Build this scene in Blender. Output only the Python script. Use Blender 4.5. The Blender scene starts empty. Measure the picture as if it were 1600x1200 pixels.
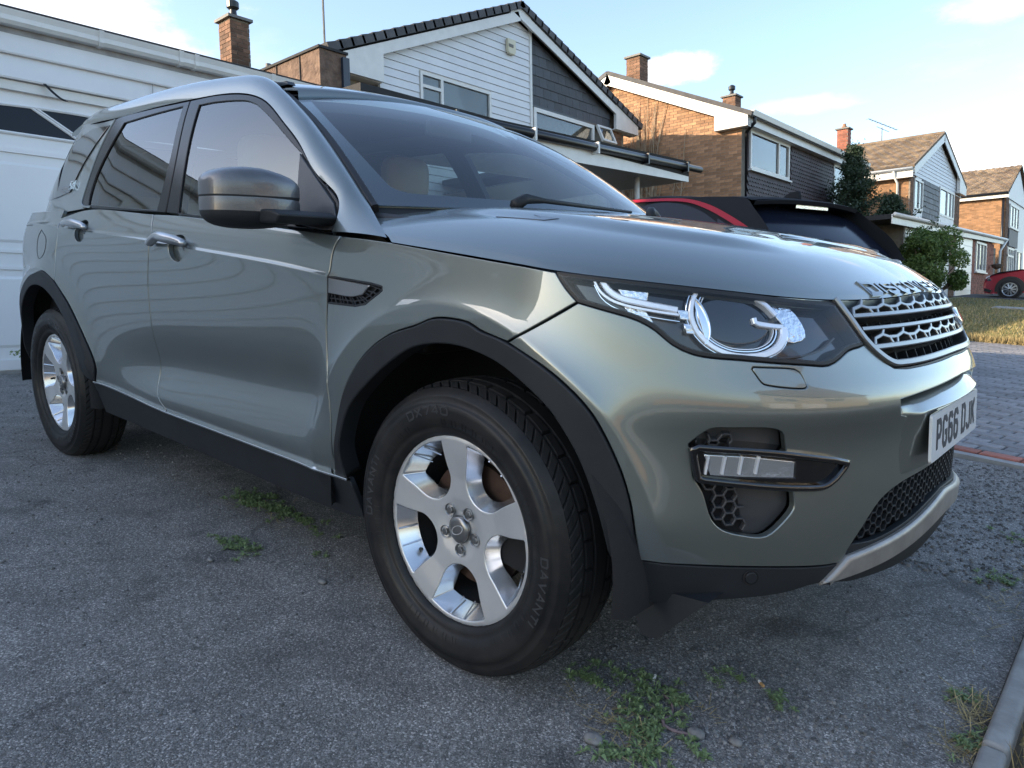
import bpy, math, random
import numpy as np
from mathutils import Vector, Matrix, geometry
sc=bpy.context.scene
COL=sc.collection
random.seed(7); rng=np.random.default_rng(7)
# ------------------------------------------------------------------ camera
# world Z is plumb; the sloping drive (and the car standing on it) is tilted by TILT
TILT=np.array([[0.9965938, 0.0022511, 0.0824359], [-0.0, 0.9996274, -0.0272975], [-0.0824666, 0.0272045, 0.9962224]])
CAM=np.array([1.2945057, -2.1268004, 0.8560056])
RIGHT=np.array([0.7513227, 0.6596933, -0.0178595]);UPV=np.array([-0.0512963, 0.0853591, 0.9950289]);FWD=np.array([-0.6579383, 0.7466717, -0.0979721])
cd=bpy.data.cameras.new('camera');cam=bpy.data.objects.new('camera',cd);COL.objects.link(cam)
cd.sensor_width=36;cd.lens=1151.803/1600*36;cd.clip_start=.05;cd.clip_end=2000
m=Matrix.Identity(4)
for i in range(3):
    m[i][0]=RIGHT[i];m[i][1]=UPV[i];m[i][2]=-FWD[i];m[i][3]=CAM[i]
cam.matrix_world=m
cd.dof.use_dof=False
sc.camera=cam
# ------------------------------------------------------------------ sky, sun, exposure
SUN_EL=math.radians(21); SUN_DIR=np.array([-.62,-.78]);SUN_DIR=SUN_DIR/np.linalg.norm(SUN_DIR)
SKY_STRENGTH=.10; EXPOSURE=2.0
CLOUDS=[((-0.466, 0.8354, 0.2915), 0.085, 0.035, 0.9), ((-0.4945, 0.8229, 0.2797), 0.06, 0.02, 0.7), ((-0.1498, 0.9749, 0.1646), 0.16, 0.045, 0.85), ((-0.1529, 0.9384, 0.3098), 0.1, 0.03, 0.35), ((-0.3372, 0.9109, 0.238), 0.12, 0.02, 0.25), ((-0.9095, 0.2895, 0.2983), 0.35, 0.12, 0.6)]
w=bpy.data.worlds.new('World');sc.world=w;w.use_nodes=True
nt=w.node_tree;N=nt.nodes;L=nt.links;N.clear()
def nd(t,x=None,**k):
    n=N.new(t)
    for a,b in k.items(): setattr(n,a,b)
    return n
outw=nd('ShaderNodeOutputWorld');bg=nd('ShaderNodeBackground');bg.inputs[1].default_value=SKY_STRENGTH
sky=nd('ShaderNodeTexSky',sky_type='NISHITA',sun_disc=False)
sky.sun_elevation=SUN_EL;sky.sun_rotation=math.atan2(SUN_DIR[0],SUN_DIR[1]);sky.altitude=50;sky.air_density=1.0;sky.dust_density=1.2;sky.ozone_density=1.4
tc=nd('ShaderNodeTexCoord');sep=nd('ShaderNodeSeparateXYZ');L.new(tc.outputs['Generated'],sep.inputs[0])
zc=nd('ShaderNodeMath',operation='MAXIMUM');L.new(sep.outputs[2],zc.inputs[0]);zc.inputs[1].default_value=.03
za=nd('ShaderNodeMath',operation='ADD');L.new(zc.outputs[0],za.inputs[0]);za.inputs[1].default_value=.10
dx=nd('ShaderNodeMath',operation='DIVIDE');L.new(sep.outputs[0],dx.inputs[0]);L.new(za.outputs[0],dx.inputs[1])
dy=nd('ShaderNodeMath',operation='DIVIDE');L.new(sep.outputs[1],dy.inputs[0]);L.new(za.outputs[0],dy.inputs[1])
cmb=nd('ShaderNodeCombineXYZ');L.new(dx.outputs[0],cmb.inputs[0]);L.new(dy.outputs[0],cmb.inputs[1])
no=nd('ShaderNodeTexNoise');no.inputs['Scale'].default_value=.62;no.inputs['Detail'].default_value=9;no.inputs['Roughness'].default_value=.58
mp=nd('ShaderNodeMapping');mp.inputs['Location'].default_value=(2.3,1.1,0);L.new(cmb.outputs[0],mp.inputs[0]);L.new(mp.outputs[0],no.inputs['Vector'])
cr=nd('ShaderNodeMapRange');cr.inputs[1].default_value=.56;cr.inputs[2].default_value=.72;cr.interpolation_type='SMOOTHSTEP';L.new(no.outputs[0],cr.inputs[0])
# a few separate clouds low over the houses, besides the general wisps
nrmv=nd('ShaderNodeVectorMath',operation='NORMALIZE');L.new(tc.outputs['Generated'],nrmv.inputs[0])
no2=nd('ShaderNodeTexNoise');no2.inputs['Scale'].default_value=13;no2.inputs['Detail'].default_value=9;no2.inputs['Roughness'].default_value=.62
mp2=nd('ShaderNodeMapping');mp2.inputs['Scale'].default_value=(1,1,2.2);L.new(nrmv.outputs[0],mp2.inputs[0]);L.new(mp2.outputs[0],no2.inputs['Vector'])
acc=None
def m2(op,a,b_):
    n_=nd('ShaderNodeMath',operation=op)
    for i_,q_ in enumerate((a,b_)):
        if isinstance(q_,(int,float)): n_.inputs[i_].default_value=q_
        else: L.new(q_,n_.inputs[i_])
    return n_.outputs[0]
for (cx_,cy_,cz_),sx_,sz_,k_ in CLOUDS:
    sub=nd('ShaderNodeVectorMath',operation='SUBTRACT');L.new(nrmv.outputs[0],sub.inputs[0]);sub.inputs[1].default_value=(cx_,cy_,cz_)
    mu=nd('ShaderNodeVectorMath',operation='MULTIPLY');L.new(sub.outputs[0],mu.inputs[0]);mu.inputs[1].default_value=(1/sx_,1/sx_,1/sz_)
    ln=nd('ShaderNodeVectorMath',operation='LENGTH');L.new(mu.outputs[0],ln.inputs[0])
    fa=nd('ShaderNodeMapRange',interpolation_type='SMOOTHSTEP');fa.inputs[1].default_value=1.0;fa.inputs[2].default_value=.15;fa.inputs[3].default_value=0;fa.inputs[4].default_value=1;L.new(ln.outputs['Value'],fa.inputs[0])
    th=m2('ADD',m2('MULTIPLY',fa.outputs[0],.55),no2.outputs[0])
    mm=nd('ShaderNodeMapRange',interpolation_type='SMOOTHSTEP');mm.inputs[1].default_value=.72;mm.inputs[2].default_value=1.05;L.new(th,mm.inputs[0])
    v_=m2('MULTIPLY',mm.outputs[0],k_);acc=v_ if acc is None else m2('MAXIMUM',acc,v_)
wisp=m2('MULTIPLY',cr.outputs[0],.35)
mul=nd('ShaderNodeMath',operation='MAXIMUM');L.new(acc,mul.inputs[0]);L.new(wisp,mul.inputs[1])
# lit cloud = pale version of the sky behind it
lum=nd('ShaderNodeRGBToBW');L.new(sky.outputs[0],lum.inputs[0])
gain=nd('ShaderNodeMath',operation='MULTIPLY_ADD');L.new(lum.outputs[0],gain.inputs[0]);gain.inputs[1].default_value=1.25;gain.inputs[2].default_value=.9
tint=nd('ShaderNodeCombineXYZ')
for i,kf in enumerate((1.03,.98,.95)):
    q=nd('ShaderNodeMath',operation='MULTIPLY');q.inputs[1].default_value=kf;L.new(gain.outputs[0],q.inputs[0]);L.new(q.outputs[0],tint.inputs[i])
hz=nd('ShaderNodeHueSaturation');hz.inputs['Saturation'].default_value=.94;L.new(sky.outputs[0],hz.inputs['Color'])
mx=nd('ShaderNodeMixRGB');L.new(mul.outputs[0],mx.inputs[0]);L.new(hz.outputs[0],mx.inputs[1]);L.new(tint.outputs[0],mx.inputs[2])
L.new(mx.outputs[0],bg.inputs[0]);L.new(bg.outputs[0],outw.inputs[0])
sl=bpy.data.lights.new('sun','SUN');sl.energy=2.2;sl.angle=math.radians(.53);sl.color=(1,.80,.56)
so=bpy.data.objects.new('sun',sl);COL.objects.link(so)
sd=Vector((SUN_DIR[0]*math.cos(SUN_EL),SUN_DIR[1]*math.cos(SUN_EL),math.sin(SUN_EL)))
so.rotation_euler=sd.to_track_quat('Z','Y').to_euler();so.location=(-20,-10,20)
sc.view_settings.view_transform='Standard';sc.view_settings.look='None';sc.view_settings.exposure=EXPOSURE;sc.view_settings.gamma=1;sc.view_settings.use_curve_mapping=False
sc.render.engine='CYCLES';sc.cycles.max_bounces=8;sc.cycles.transparent_max_bounces=16;sc.cycles.caustics_reflective=False;sc.cycles.caustics_refractive=False
sc.cycles.use_denoising=True
CAR=Matrix.Identity(4)
for i in range(3):
    for j in range(3): CAR[i][j]=TILT[i][j]
def tilt(p): return TILT@np.asarray(p,float)
GN=TILT[:,2]
def gz(x,y): return -(GN[0]*x+GN[1]*y)/GN[2]     # height of the sloping ground
# ------------------------------------------------------------------ materials
MATS={}
def mat(name,col,rough=.5,metal=0.,coat=0.,spec=.5,noise=None,bump=None,coat_rough=.03,coords='Object',ior=1.5,coat_ior=1.5):
    """principled; noise=(scale,amount[,colour2]) mottles the colour, bump=(scale,strength,dist)"""
    m=bpy.data.materials.new(name);m.use_nodes=True;t=m.node_tree;b=t.nodes['Principled BSDF']
    b.inputs['Base Color'].default_value=(*col,1);b.inputs['Roughness'].default_value=rough;b.inputs['Metallic'].default_value=metal
    b.inputs['Coat Weight'].default_value=coat;b.inputs['Coat Roughness'].default_value=coat_rough;b.inputs['Specular IOR Level'].default_value=spec;b.inputs['IOR'].default_value=ior;b.inputs['Coat IOR'].default_value=coat_ior
    tcn=t.nodes.new('ShaderNodeTexCoord')
    if noise:
        n=t.nodes.new('ShaderNodeTexNoise');n.inputs['Scale'].default_value=noise[0];n.inputs['Detail'].default_value=8;n.inputs['Roughness'].default_value=.6
        t.links.new(tcn.outputs[coords],n.inputs['Vector'])
        c2=noise[2] if len(noise)>2 else tuple(c*(1-noise[1]) for c in col)
        r=t.nodes.new('ShaderNodeValToRGB');r.color_ramp.elements[0].position=.35;r.color_ramp.elements[1].position=.68
        r.color_ramp.elements[0].color=(*c2,1);r.color_ramp.elements[1].color=(*col,1)
        t.links.new(n.outputs[0],r.inputs[0]);t.links.new(r.outputs[0],b.inputs['Base Color'])
    if bump:
        n2=t.nodes.new('ShaderNodeTexNoise');n2.inputs['Scale'].default_value=bump[0];n2.inputs['Detail'].default_value=5
        t.links.new(tcn.outputs[coords],n2.inputs['Vector'])
        bp=t.nodes.new('ShaderNodeBump');bp.inputs['Strength'].default_value=bump[1];bp.inputs['Distance'].default_value=bump[2]
        t.links.new(n2.outputs[0],bp.inputs['Height']);t.links.new(bp.outputs[0],b.inputs['Normal'])
    MATS[name]=m;return m
def vary(m,amount=.25,hue=.0):
    """per-object random brightness on a principled material"""
    t=m.node_tree;b=t.nodes['Principled BSDF'];oi=t.nodes.new('ShaderNodeObjectInfo')
    mr=t.nodes.new('ShaderNodeMapRange');mr.inputs[3].default_value=1-amount;mr.inputs[4].default_value=1+amount;t.links.new(oi.outputs['Random'],mr.inputs[0])
    hs=t.nodes.new('ShaderNodeHueSaturation')
    if b.inputs['Base Color'].is_linked:
        s=b.inputs['Base Color'].links[0].from_socket;t.links.new(s,hs.inputs['Color'])
    else: hs.inputs['Color'].default_value=b.inputs['Base Color'].default_value
    t.links.new(mr.outputs[0],hs.inputs['Value']);t.links.new(hs.outputs[0],b.inputs['Base Color']);return m
def attr_vary(m,amount=.3):
    """brightness from the mesh attribute 'shade' (one value per piece)"""
    t=m.node_tree;b=t.nodes['Principled BSDF'];a=t.nodes.new('ShaderNodeAttribute');a.attribute_name='shade'
    mr=t.nodes.new('ShaderNodeMapRange');mr.inputs[3].default_value=1-amount;mr.inputs[4].default_value=1+amount;t.links.new(a.outputs['Fac'],mr.inputs[0])
    hs=t.nodes.new('ShaderNodeHueSaturation')
    if b.inputs['Base Color'].is_linked: t.links.new(b.inputs['Base Color'].links[0].from_socket,hs.inputs['Color'])
    else: hs.inputs['Color'].default_value=b.inputs['Base Color'].default_value
    t.links.new(mr.outputs[0],hs.inputs['Value']);t.links.new(hs.outputs[0],b.inputs['Base Color']);return m
def glass(name,tint,refl=1.0,ior=1.5,rough=0.0):
    m=bpy.data.materials.new(name);m.use_nodes=True;t=m.node_tree;t.nodes.remove(t.nodes['Principled BSDF'])
    o=t.nodes['Material Output'];tr=t.nodes.new('ShaderNodeBsdfTransparent');tr.inputs[0].default_value=(*tint,1)
    g=t.nodes.new('ShaderNodeBsdfGlossy');g.inputs['Roughness'].default_value=rough;g.inputs[0].default_value=(refl,refl,refl,1)
    f=t.nodes.new('ShaderNodeFresnel');ge=t.nodes.new('ShaderNodeNewGeometry');mi=t.nodes.new('ShaderNodeMapRange');mi.inputs[3].default_value=ior;mi.inputs[4].default_value=1/ior;t.links.new(ge.outputs['Backfacing'],mi.inputs[0]);t.links.new(mi.outputs[0],f.inputs[0]);x=t.nodes.new('ShaderNodeMixShader')
    t.links.new(f.outputs[0],x.inputs[0]);t.links.new(tr.outputs[0],x.inputs[1]);t.links.new(g.outputs[0],x.inputs[2]);t.links.new(x.outputs[0],o.inputs[0])
    MATS[name]=m;return m
# ------------------------------------------------------------------ mesh helpers
def mesh_obj(name,verts,faces,material=None,parent=None,smooth=False,normals=None,mw=None,shade=None,mats=None,midx=None):
    me=bpy.data.meshes.new(name);me.from_pydata([tuple(map(float,v)) for v in verts],[],[tuple(map(int,f)) for f in faces]);me.update()
    if mats:
        for q in mats: me.materials.append(q)
        me.polygons.foreach_set('material_index',midx)
    elif material: me.materials.append(material)
    if smooth or normals is not None: me.polygons.foreach_set('use_smooth',[True]*len(me.polygons))
    if normals is not None: me.normals_split_custom_set_from_vertices([tuple(map(float,n)) for n in normals])
    if shade is not None:
        at=me.attributes.new('shade','FLOAT','FACE');at.data.foreach_set('value',shade)
    o=bpy.data.objects.new(name,me);COL.objects.link(o)
    if parent is not None: o.parent=parent
    elif mw is not None: o.matrix_world=mw
    return o
def empty(name,label,cat,mw=None,loc=None,group=None):
    o=bpy.data.objects.new(name,None);COL.objects.link(o);o.empty_display_size=.2
    if mw is not None:o.matrix_world=mw
    if loc is not None:o.location=loc
    o['label']=label;o['category']=cat
    if group:o['group']=group
    return o
def tag(o,label=None,cat=None,group=None,kind=None):
    if label:o['label']=label
    if cat:o['category']=cat
    if group:o['group']=group
    if kind:o['kind']=kind
    return o
class MB:
    """collects boxes, bars and polygons into one mesh"""
    def __init__(s): s.v=[];s.f=[];s.sh=[]
    def add(s,v,f,shade=.5):
        o=len(s.v);s.v+=list(v);s.f+=[tuple(i+o for i in q) for q in f];s.sh+=[shade]*len(f);return s
    def box(s,a,b,shade=.5):
        (x0,y0,z0),(x1,y1,z1)=a,b
        x0,x1=min(x0,x1),max(x0,x1);y0,y1=min(y0,y1),max(y0,y1);z0,z1=min(z0,z1),max(z0,z1)
        return s.add([(x0,y0,z0),(x1,y0,z0),(x1,y1,z0),(x0,y1,z0),(x0,y0,z1),(x1,y0,z1),(x1,y1,z1),(x0,y1,z1)],
            [(0,3,2,1),(4,5,6,7),(0,1,5,4),(1,2,6,5),(2,3,7,6),(3,0,4,7)],shade)
    def prism(s,poly,axis,a,b,shade=.5):
        """poly: 2D points; extruded along axis from a to b. axis 0:(y,z) 1:(x,z) 2:(x,y)"""
        n=len(poly)
        def P(p,t): return (t,p[0],p[1]) if axis==0 else ((p[0],t,p[1]) if axis==1 else (p[0],p[1],t))
        v=[P(p,a) for p in poly]+[P(p,b) for p in poly]
        f=[tuple(range(n)),tuple(range(2*n-1,n-1,-1))]+[(i,i+n,(i+1)%n+n,(i+1)%n) for i in range(n)]
        return s.add(v,f,shade)
    def tube(s,pts,r,n=8,shade=.5,cap=True):
        pts=[np.asarray(p,float) for p in pts];o=len(s.v);R=r if hasattr(r,'__len__') else [r]*len(pts)
        for i,p in enumerate(pts):
            t=pts[min(i+1,len(pts)-1)]-pts[max(i-1,0)];t=t/np.linalg.norm(t)
            a=np.cross(t,(0,0,1.));a=a if np.linalg.norm(a)>1e-3 else np.cross(t,(1.,0,0));a/=np.linalg.norm(a);b=np.cross(t,a)
            for k in range(n):
                th=2*math.pi*k/n;s.v.append(p+R[i]*(math.cos(th)*a+math.sin(th)*b))
        for i in range(len(pts)-1):
            for k in range(n):
                s.f.append((o+i*n+k,o+i*n+(k+1)%n,o+(i+1)*n+(k+1)%n,o+(i+1)*n+k));s.sh.append(shade)
        if cap:
            s.f.append(tuple(o+k for k in range(n))[::-1]);s.sh.append(shade)
            e=o+(len(pts)-1)*n;s.f.append(tuple(e+k for k in range(n)));s.sh.append(shade)
        return s
    def xform(s,fn): s.v=[fn(v) for v in s.v];return s
    def build(s,name,material,parent=None,smooth=False,mw=None):
        o=mesh_obj(name,s.v,s.f,material,parent,smooth,mw=mw,shade=s.sh)
        bm_fix(o);return o
import bmesh
def bm_fix(o):
    bm=bmesh.new();bm.from_mesh(o.data);bmesh.ops.recalc_face_normals(bm,faces=bm.faces);bm.to_mesh(o.data);bm.free()
def bevel(o,w,seg=2,angle=.6):
    b=o.modifiers.new('b','BEVEL');b.width=w;b.segments=seg;b.limit_method='ANGLE';b.angle_limit=angle
    for p in o.data.polygons:p.use_smooth=True
    o.modifiers.new('n','WEIGHTED_NORMAL');return o
def resample(pts,step,smooth=True):
    P=np.asarray(pts,float)
    if len(P)==2 or not smooth:
        out=[]
        for a,b in zip(P[:-1],P[1:]):
            k=max(1,int(math.ceil(np.linalg.norm(b-a)/step)));out+=[a+(b-a)*i/k for i in range(k)]
        return np.array(out+[P[-1]])
    t=np.concatenate([[0],np.cumsum(np.sqrt(np.linalg.norm(np.diff(P,axis=0),axis=1)))])
    m=np.zeros_like(P)
    for i in range(len(P)):
        if i==0:m[i]=(P[1]-P[0])/(t[1]-t[0])
        elif i==len(P)-1:m[i]=(P[-1]-P[-2])/(t[-1]-t[-2])
        else:
            d0=(P[i]-P[i-1])/(t[i]-t[i-1]);d1=(P[i+1]-P[i])/(t[i+1]-t[i]);h0=t[i]-t[i-1];h1=t[i+1]-t[i]
            m[i]=(d0*h1+d1*h0)/(h0+h1)
    out=[]
    for i in range(len(P)-1):
        h=t[i+1]-t[i];k=max(1,int(math.ceil(np.linalg.norm(P[i+1]-P[i])/step)))
        for j in range(k):
            s=j/k;out.append((2*s**3-3*s*s+1)*P[i]+(s**3-2*s*s+s)*h*m[i]+(-2*s**3+3*s*s)*P[i+1]+(s**3-s*s)*h*m[i+1])
    return np.array(out+[P[-1]])
def join_segs(segs,step):
    out=[]
    for s in segs:
        r=resample(s,step)
        if out and np.linalg.norm(r[0]-out[-1])<1e-4: r=r[1:]
        out+=list(r)
    if np.linalg.norm(out[0]-out[-1])<1e-4: out=out[:-1]
    return np.array(out)
def area2(P): return np.sum(P[:,0]*np.roll(P[:,1],-1)-np.roll(P[:,0],-1)*P[:,1])
def ccw(P): return P if area2(P)>0 else P[::-1]
def inset(P,d):
    a=P-np.roll(P,1,0);b=np.roll(P,-1,0)-P
    a/=np.maximum(np.linalg.norm(a,axis=1,keepdims=True),1e-9);b/=np.maximum(np.linalg.norm(b,axis=1,keepdims=True),1e-9)
    na=np.stack([-a[:,1],a[:,0]],1);nb=np.stack([-b[:,1],b[:,0]],1);n=na+nb;l=np.linalg.norm(n,axis=1,keepdims=True);n=n/np.maximum(l,.3)
    c=np.clip((n*na).sum(1,keepdims=True),.55,1);return P+n*d/c
def inside(P,Q):
    x,y=Q[:,0],Q[:,1];r=np.zeros(len(Q),bool);j=len(P)-1
    for i in range(len(P)):
        xi,yi=P[i];xj,yj=P[j]
        if yi!=yj:
            c=((yi>y)!=(yj>y))&(x<(xj-xi)*(y-yi)/(yj-yi)+xi);r^=c
        j=i
    return r
def dist_edge(P,Q):
    d=np.full(len(Q),1e9);A=P;Bp=np.roll(P,-1,0)
    for a,b in zip(A,Bp):
        ab=b-a;t=np.clip(((Q-a)@ab)/max(ab@ab,1e-12),0,1);d=np.minimum(d,np.linalg.norm(Q-(a+t[:,None]*ab),axis=1))
    return d
def nrm_of(S,u,v,h=2e-3):
    a=S(u+h,v)-S(u-h,v);b=S(u,v+h)-S(u,v-h)
    n=np.cross(a,b);return n/np.maximum(np.linalg.norm(n,axis=-1,keepdims=True),1e-12)
def panel(name,S,poly,material,parent,step=.022,off=0.,gap=.0022,bev=.0025,depth=.014,holes=(),mirror=False,label=None,back=False,norm_h=2e-3,creases=()):
    P=ccw(np.asarray(poly,float));P0=inset(P,gap);P1=inset(P,gap+bev)
    H0=[ccw(np.asarray(h,float)) for h in holes];H1=[inset(h,-bev) for h in H0]
    lo=P1.min(0);hi=P1.max(0);gx=np.arange(lo[0],hi[0],step);gy=np.arange(lo[1],hi[1],step*.9)
    Q=np.stack(np.meshgrid(gx,gy,indexing='ij'),-1);Q[:,1::2,0]+=step/2;Q=Q.reshape(-1,2);Q=Q[inside(P1,Q)]
    for h in H1: Q=Q[~inside(h,Q)]
    if len(Q):
        d=dist_edge(P1,Q)
        for h in H1: d=np.minimum(d,dist_edge(h,Q))
        Q=Q[d>step*.4]
    CR=[]
    for c in creases:
        c=np.asarray(c,float);k=inside(P1,c);k&=np.where(k,dist_edge(P1,c)>.005,False)
        for h in H1: k&=~inside(h,c);k&=dist_edge(h,c)>.005
        CR.append((c,k))
        if len(Q) and k.any(): Q=Q[np.min(np.linalg.norm(Q[:,None]-c[k][None],axis=2),axis=1)>step*.35]
    loops=[P1]+H1;allv=[];edges=[]
    for Lp in loops:
        o=len(allv);n=len(Lp);allv+=list(Lp);edges+=[(o+i,o+(i+1)%n) for i in range(n)]
    for c,k in CR:
        last=None
        for pt,ok in zip(c,k):
            if ok:
                allv.append(pt)
                if last is not None: edges.append((last,len(allv)-1))
                last=len(allv)-1
            else: last=None
    allv+=list(Q)
    vs,es,fs,ov,oe,of=geometry.delaunay_2d_cdt([Vector((float(a),float(b))) for a,b in allv],edges,[],0,1e-7)
    V=np.array([(a.x,a.y) for a in vs]);Fc=np.array([f for f in fs if len(f)==3])
    cen=V[Fc].mean(1);ok=inside(P1,cen)
    for h in H1: ok&=~inside(h,cen)
    Fc=Fc[ok]
    a2=np.cross(V[Fc[:,1]]-V[Fc[:,0]],V[Fc[:,2]]-V[Fc[:,0]]);Fc[a2<0]=Fc[a2<0][:,::-1];Fc=Fc[np.abs(a2)>1e-10]
    n3=nrm_of(S,V[:,0],V[:,1],norm_h);X=S(V[:,0],V[:,1])+n3*off
    verts=[X];norms=[n3];faces=[list(f) for f in Fc];cnt=len(X)
    for inn,outl,sgn in [(P1,P0,1)]+[(h1,h0,-1) for h1,h0 in zip(H1,H0)]:
        k=len(inn);ni=nrm_of(S,inn[:,0],inn[:,1],norm_h);xi=S(inn[:,0],inn[:,1])+ni*off
        no_=nrm_of(S,outl[:,0],outl[:,1],norm_h);xo_=S(outl[:,0],outl[:,1]);lat=xo_-(xi-ni*off);lat-=no_*(lat*no_).sum(1,keepdims=True);lat/=np.maximum(np.linalg.norm(lat,axis=1,keepdims=True),1e-9)
        x1=xo_+no_*(off-bev);x2=xo_+no_*(off-bev-depth)
        nm=no_*.5+lat*.85;nm/=np.linalg.norm(nm,axis=1,keepdims=True)
        verts+=[xi,x1,x1,x2];norms+=[ni,nm,lat,lat];o=cnt
        for i in range(k):
            j=(i+1)%k
            for a_,b_ in ((0,k),(2*k,3*k)):
                q=[o+a_+i,o+b_+i,o+b_+j,o+a_+j]
                faces.append(q if sgn>0 else q[::-1])
        cnt+=4*k
    verts=np.concatenate(verts);norms=np.concatenate(norms)
    o=mesh_obj(name,verts,faces,material,parent,normals=norms)
    if label:o['label']=label
    if mirror:
        o2=mesh_obj(name,verts*[1,-1,1],[f[::-1] for f in faces],material,parent,normals=norms*[1,-1,1])
    return o
def ribbon_geo(S,line,width,off,height,step=.012,closed=False,smooth=True,taper=None):
    P=resample(line,step,smooth);n=nrm_of(S,P[:,0],P[:,1]);c=S(P[:,0],P[:,1])
    t=np.gradient(c,axis=0)
    if closed: t=np.roll(c,-1,0)-np.roll(c,1,0)
    t/=np.maximum(np.linalg.norm(t,axis=1,keepdims=True),1e-9);s=np.cross(n,t);s/=np.maximum(np.linalg.norm(s,axis=1,keepdims=True),1e-9)
    wv=np.full(len(P),width) if taper is None else width*np.interp(np.linspace(0,1,len(P)),np.linspace(0,1,len(taper)),taper)
    wv=wv[:,None]/2;ch=np.minimum(wv*.35,height*.4)
    rows=[c-s*wv+n*(off-height),c-s*wv+n*(off-ch),c-s*(wv-ch)+n*off,c+s*(wv-ch)+n*off,c+s*wv+n*(off-ch),c+s*wv+n*(off-height)]
    v=np.stack(rows,1).reshape(-1,3);f=[];k=6;m_=len(P)
    for i in range(m_ if closed else m_-1):
        j=(i+1)%m_
        for a in range(k-1): f.append((i*k+a,j*k+a,j*k+a+1,i*k+a+1))
    if not closed: f+= [tuple(range(k)),tuple((m_-1)*k+a for a in range(k))[::-1]]
    return v,f
def ribbon(name,S,line,width,off,height,material,parent,mirror=False,**k):
    v,f=ribbon_geo(S,line,width,off,height,**k);o=mesh_obj(name,v,f,material,parent);bm_fix(o)
    if mirror:
        o2=mesh_obj(name,v*[1,-1,1],f,material,parent);bm_fix(o2)
    return o
def ribbons(name,S,lines,width,off,height,material,parent,mirror=False,**k):
    b=MB()
    for l in lines:
        v,f=ribbon_geo(S,l,width,off,height,**k);b.add(list(v),f)
    o=b.build(name,material,parent);o['kind']='stuff'
    if mirror:
        c=MB();c.v=[np.asarray(x)*[1,-1,1] for x in b.v];c.f=b.f;c.sh=b.sh;c.build(name,material,parent)
    return o
def grid_geo(X,nor=None):
    a,b=X.shape[:2];f=[(i*b+j,(i+1)*b+j,(i+1)*b+j+1,i*b+j+1) for i in range(a-1) for j in range(b-1)]
    return X.reshape(-1,3),f
# block lettering drawn as strokes on a 4 x 7 grid
GL={'P':[[(0,0),(0,7),(3,7),(4,6),(4,4.2),(3,3.2),(0,3.2)]],'G':[[(4,5.6),(4,6),(3,7),(1,7),(0,6),(0,1),(1,0),(3,0),(4,1),(4,3.2),(2.2,3.2)]],
'6':[[(4,5.6),(4,6),(3,7),(1,7),(0,6),(0,1),(1,0),(3,0),(4,1),(4,3),(3,4),(0,4)]],'D':[[(0,0),(0,7),(3,7),(4,6),(4,1),(3,0),(0,0)]],
'J':[[(0,1.6),(0,1),(1,0),(3,0),(4,1),(4,7)]],'K':[[(0,0),(0,7)],[(4,7),(.3,3.3)],[(1.3,4.3),(4,0)]],'I':[[(0,0),(0,7)]],
'S':[[(4,5.8),(4,6),(3,7),(1,7),(0,6),(0,4.4),(1,3.6),(3,3.4),(4,2.6),(4,1),(3,0),(1,0),(0,1),(0,1.4)]],'C':[[(4,5.6),(4,6),(3,7),(1,7),(0,6),(0,1),(1,0),(3,0),(4,1),(4,1.4)]],
'O':[[(1,0),(0,1),(0,6),(1,7),(3,7),(4,6),(4,1),(3,0),(1,0)]],'V':[[(0,7),(2,0),(4,7)]],'E':[[(4,7),(0,7),(0,0),(4,0)],[(0,3.6),(3.4,3.6)]],
'R':[[(0,0),(0,7),(3,7),(4,6),(4,4.4),(3,3.4),(0,3.4)],[(2,3.4),(4,0)]],'Y':[[(0,7),(2,3.6),(4,7)],[(2,3.6),(2,0)]],
'X':[[(0,0),(4,7)],[(0,7),(4,0)]],'7':[[(0,7),(4,7),(1.6,0)]],'4':[[(3,0),(3,7),(0,2.4),(4.2,2.4)]],'0':[[(1,0),(0,1),(0,6),(1,7),(3,7),(4,6),(4,1),(3,0),(1,0)]],
'A':[[(0,0),(2,7),(4,0)],[(.8,2.2),(3.2,2.2)]],'N':[[(0,0),(0,7),(4,0),(4,7)]],'T':[[(0,7),(4,7)],[(2,7),(2,0)]],'d':[[(4,0),(4,7)],[(4,3.5),(3,4.5),(1,4.5),(0,3.5),(0,1),(1,0),(3,0),(4,1)]]}
def stroke2d(pl,w):
    P=np.array(pl,float);cl=np.linalg.norm(P[0]-P[-1])<1e-6
    if cl:P=P[:-1]
    n=len(P);L_=[];R_=[]
    for i in range(n):
        a=P[i]-P[i-1] if (i>0 or cl) else P[1]-P[0];b=P[(i+1)%n]-P[i] if (i<n-1 or cl) else P[-1]-P[-2]
        a=a/np.linalg.norm(a);b=b/np.linalg.norm(b);na=np.array([-a[1],a[0]]);nb=np.array([-b[1],b[0]]);q=na+nb;q/=max(np.linalg.norm(q),.3);c=max(q@na,.45)
        L_.append(P[i]+q*w/2/c);R_.append(P[i]-q*w/2/c)
    return L_,R_,cl
def text_geo(txt,adv,cw,chh,stroke,spaces=None):
    """list of (L,R,closed) strips in text units already scaled; origin bottom-left"""
    out=[];x=0
    for i,c in enumerate(txt):
        if c==' ': x+=(spaces or adv);continue
        for pl in GL[c]:
            wd=0 if c=='I' else cw
            out.append(stroke2d([(x+p[0]/4*wd,p[1]/7*chh) for p in pl],stroke))
        x+=(adv-cw+stroke*.2) if c=='I' else adv
    return out,x
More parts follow.
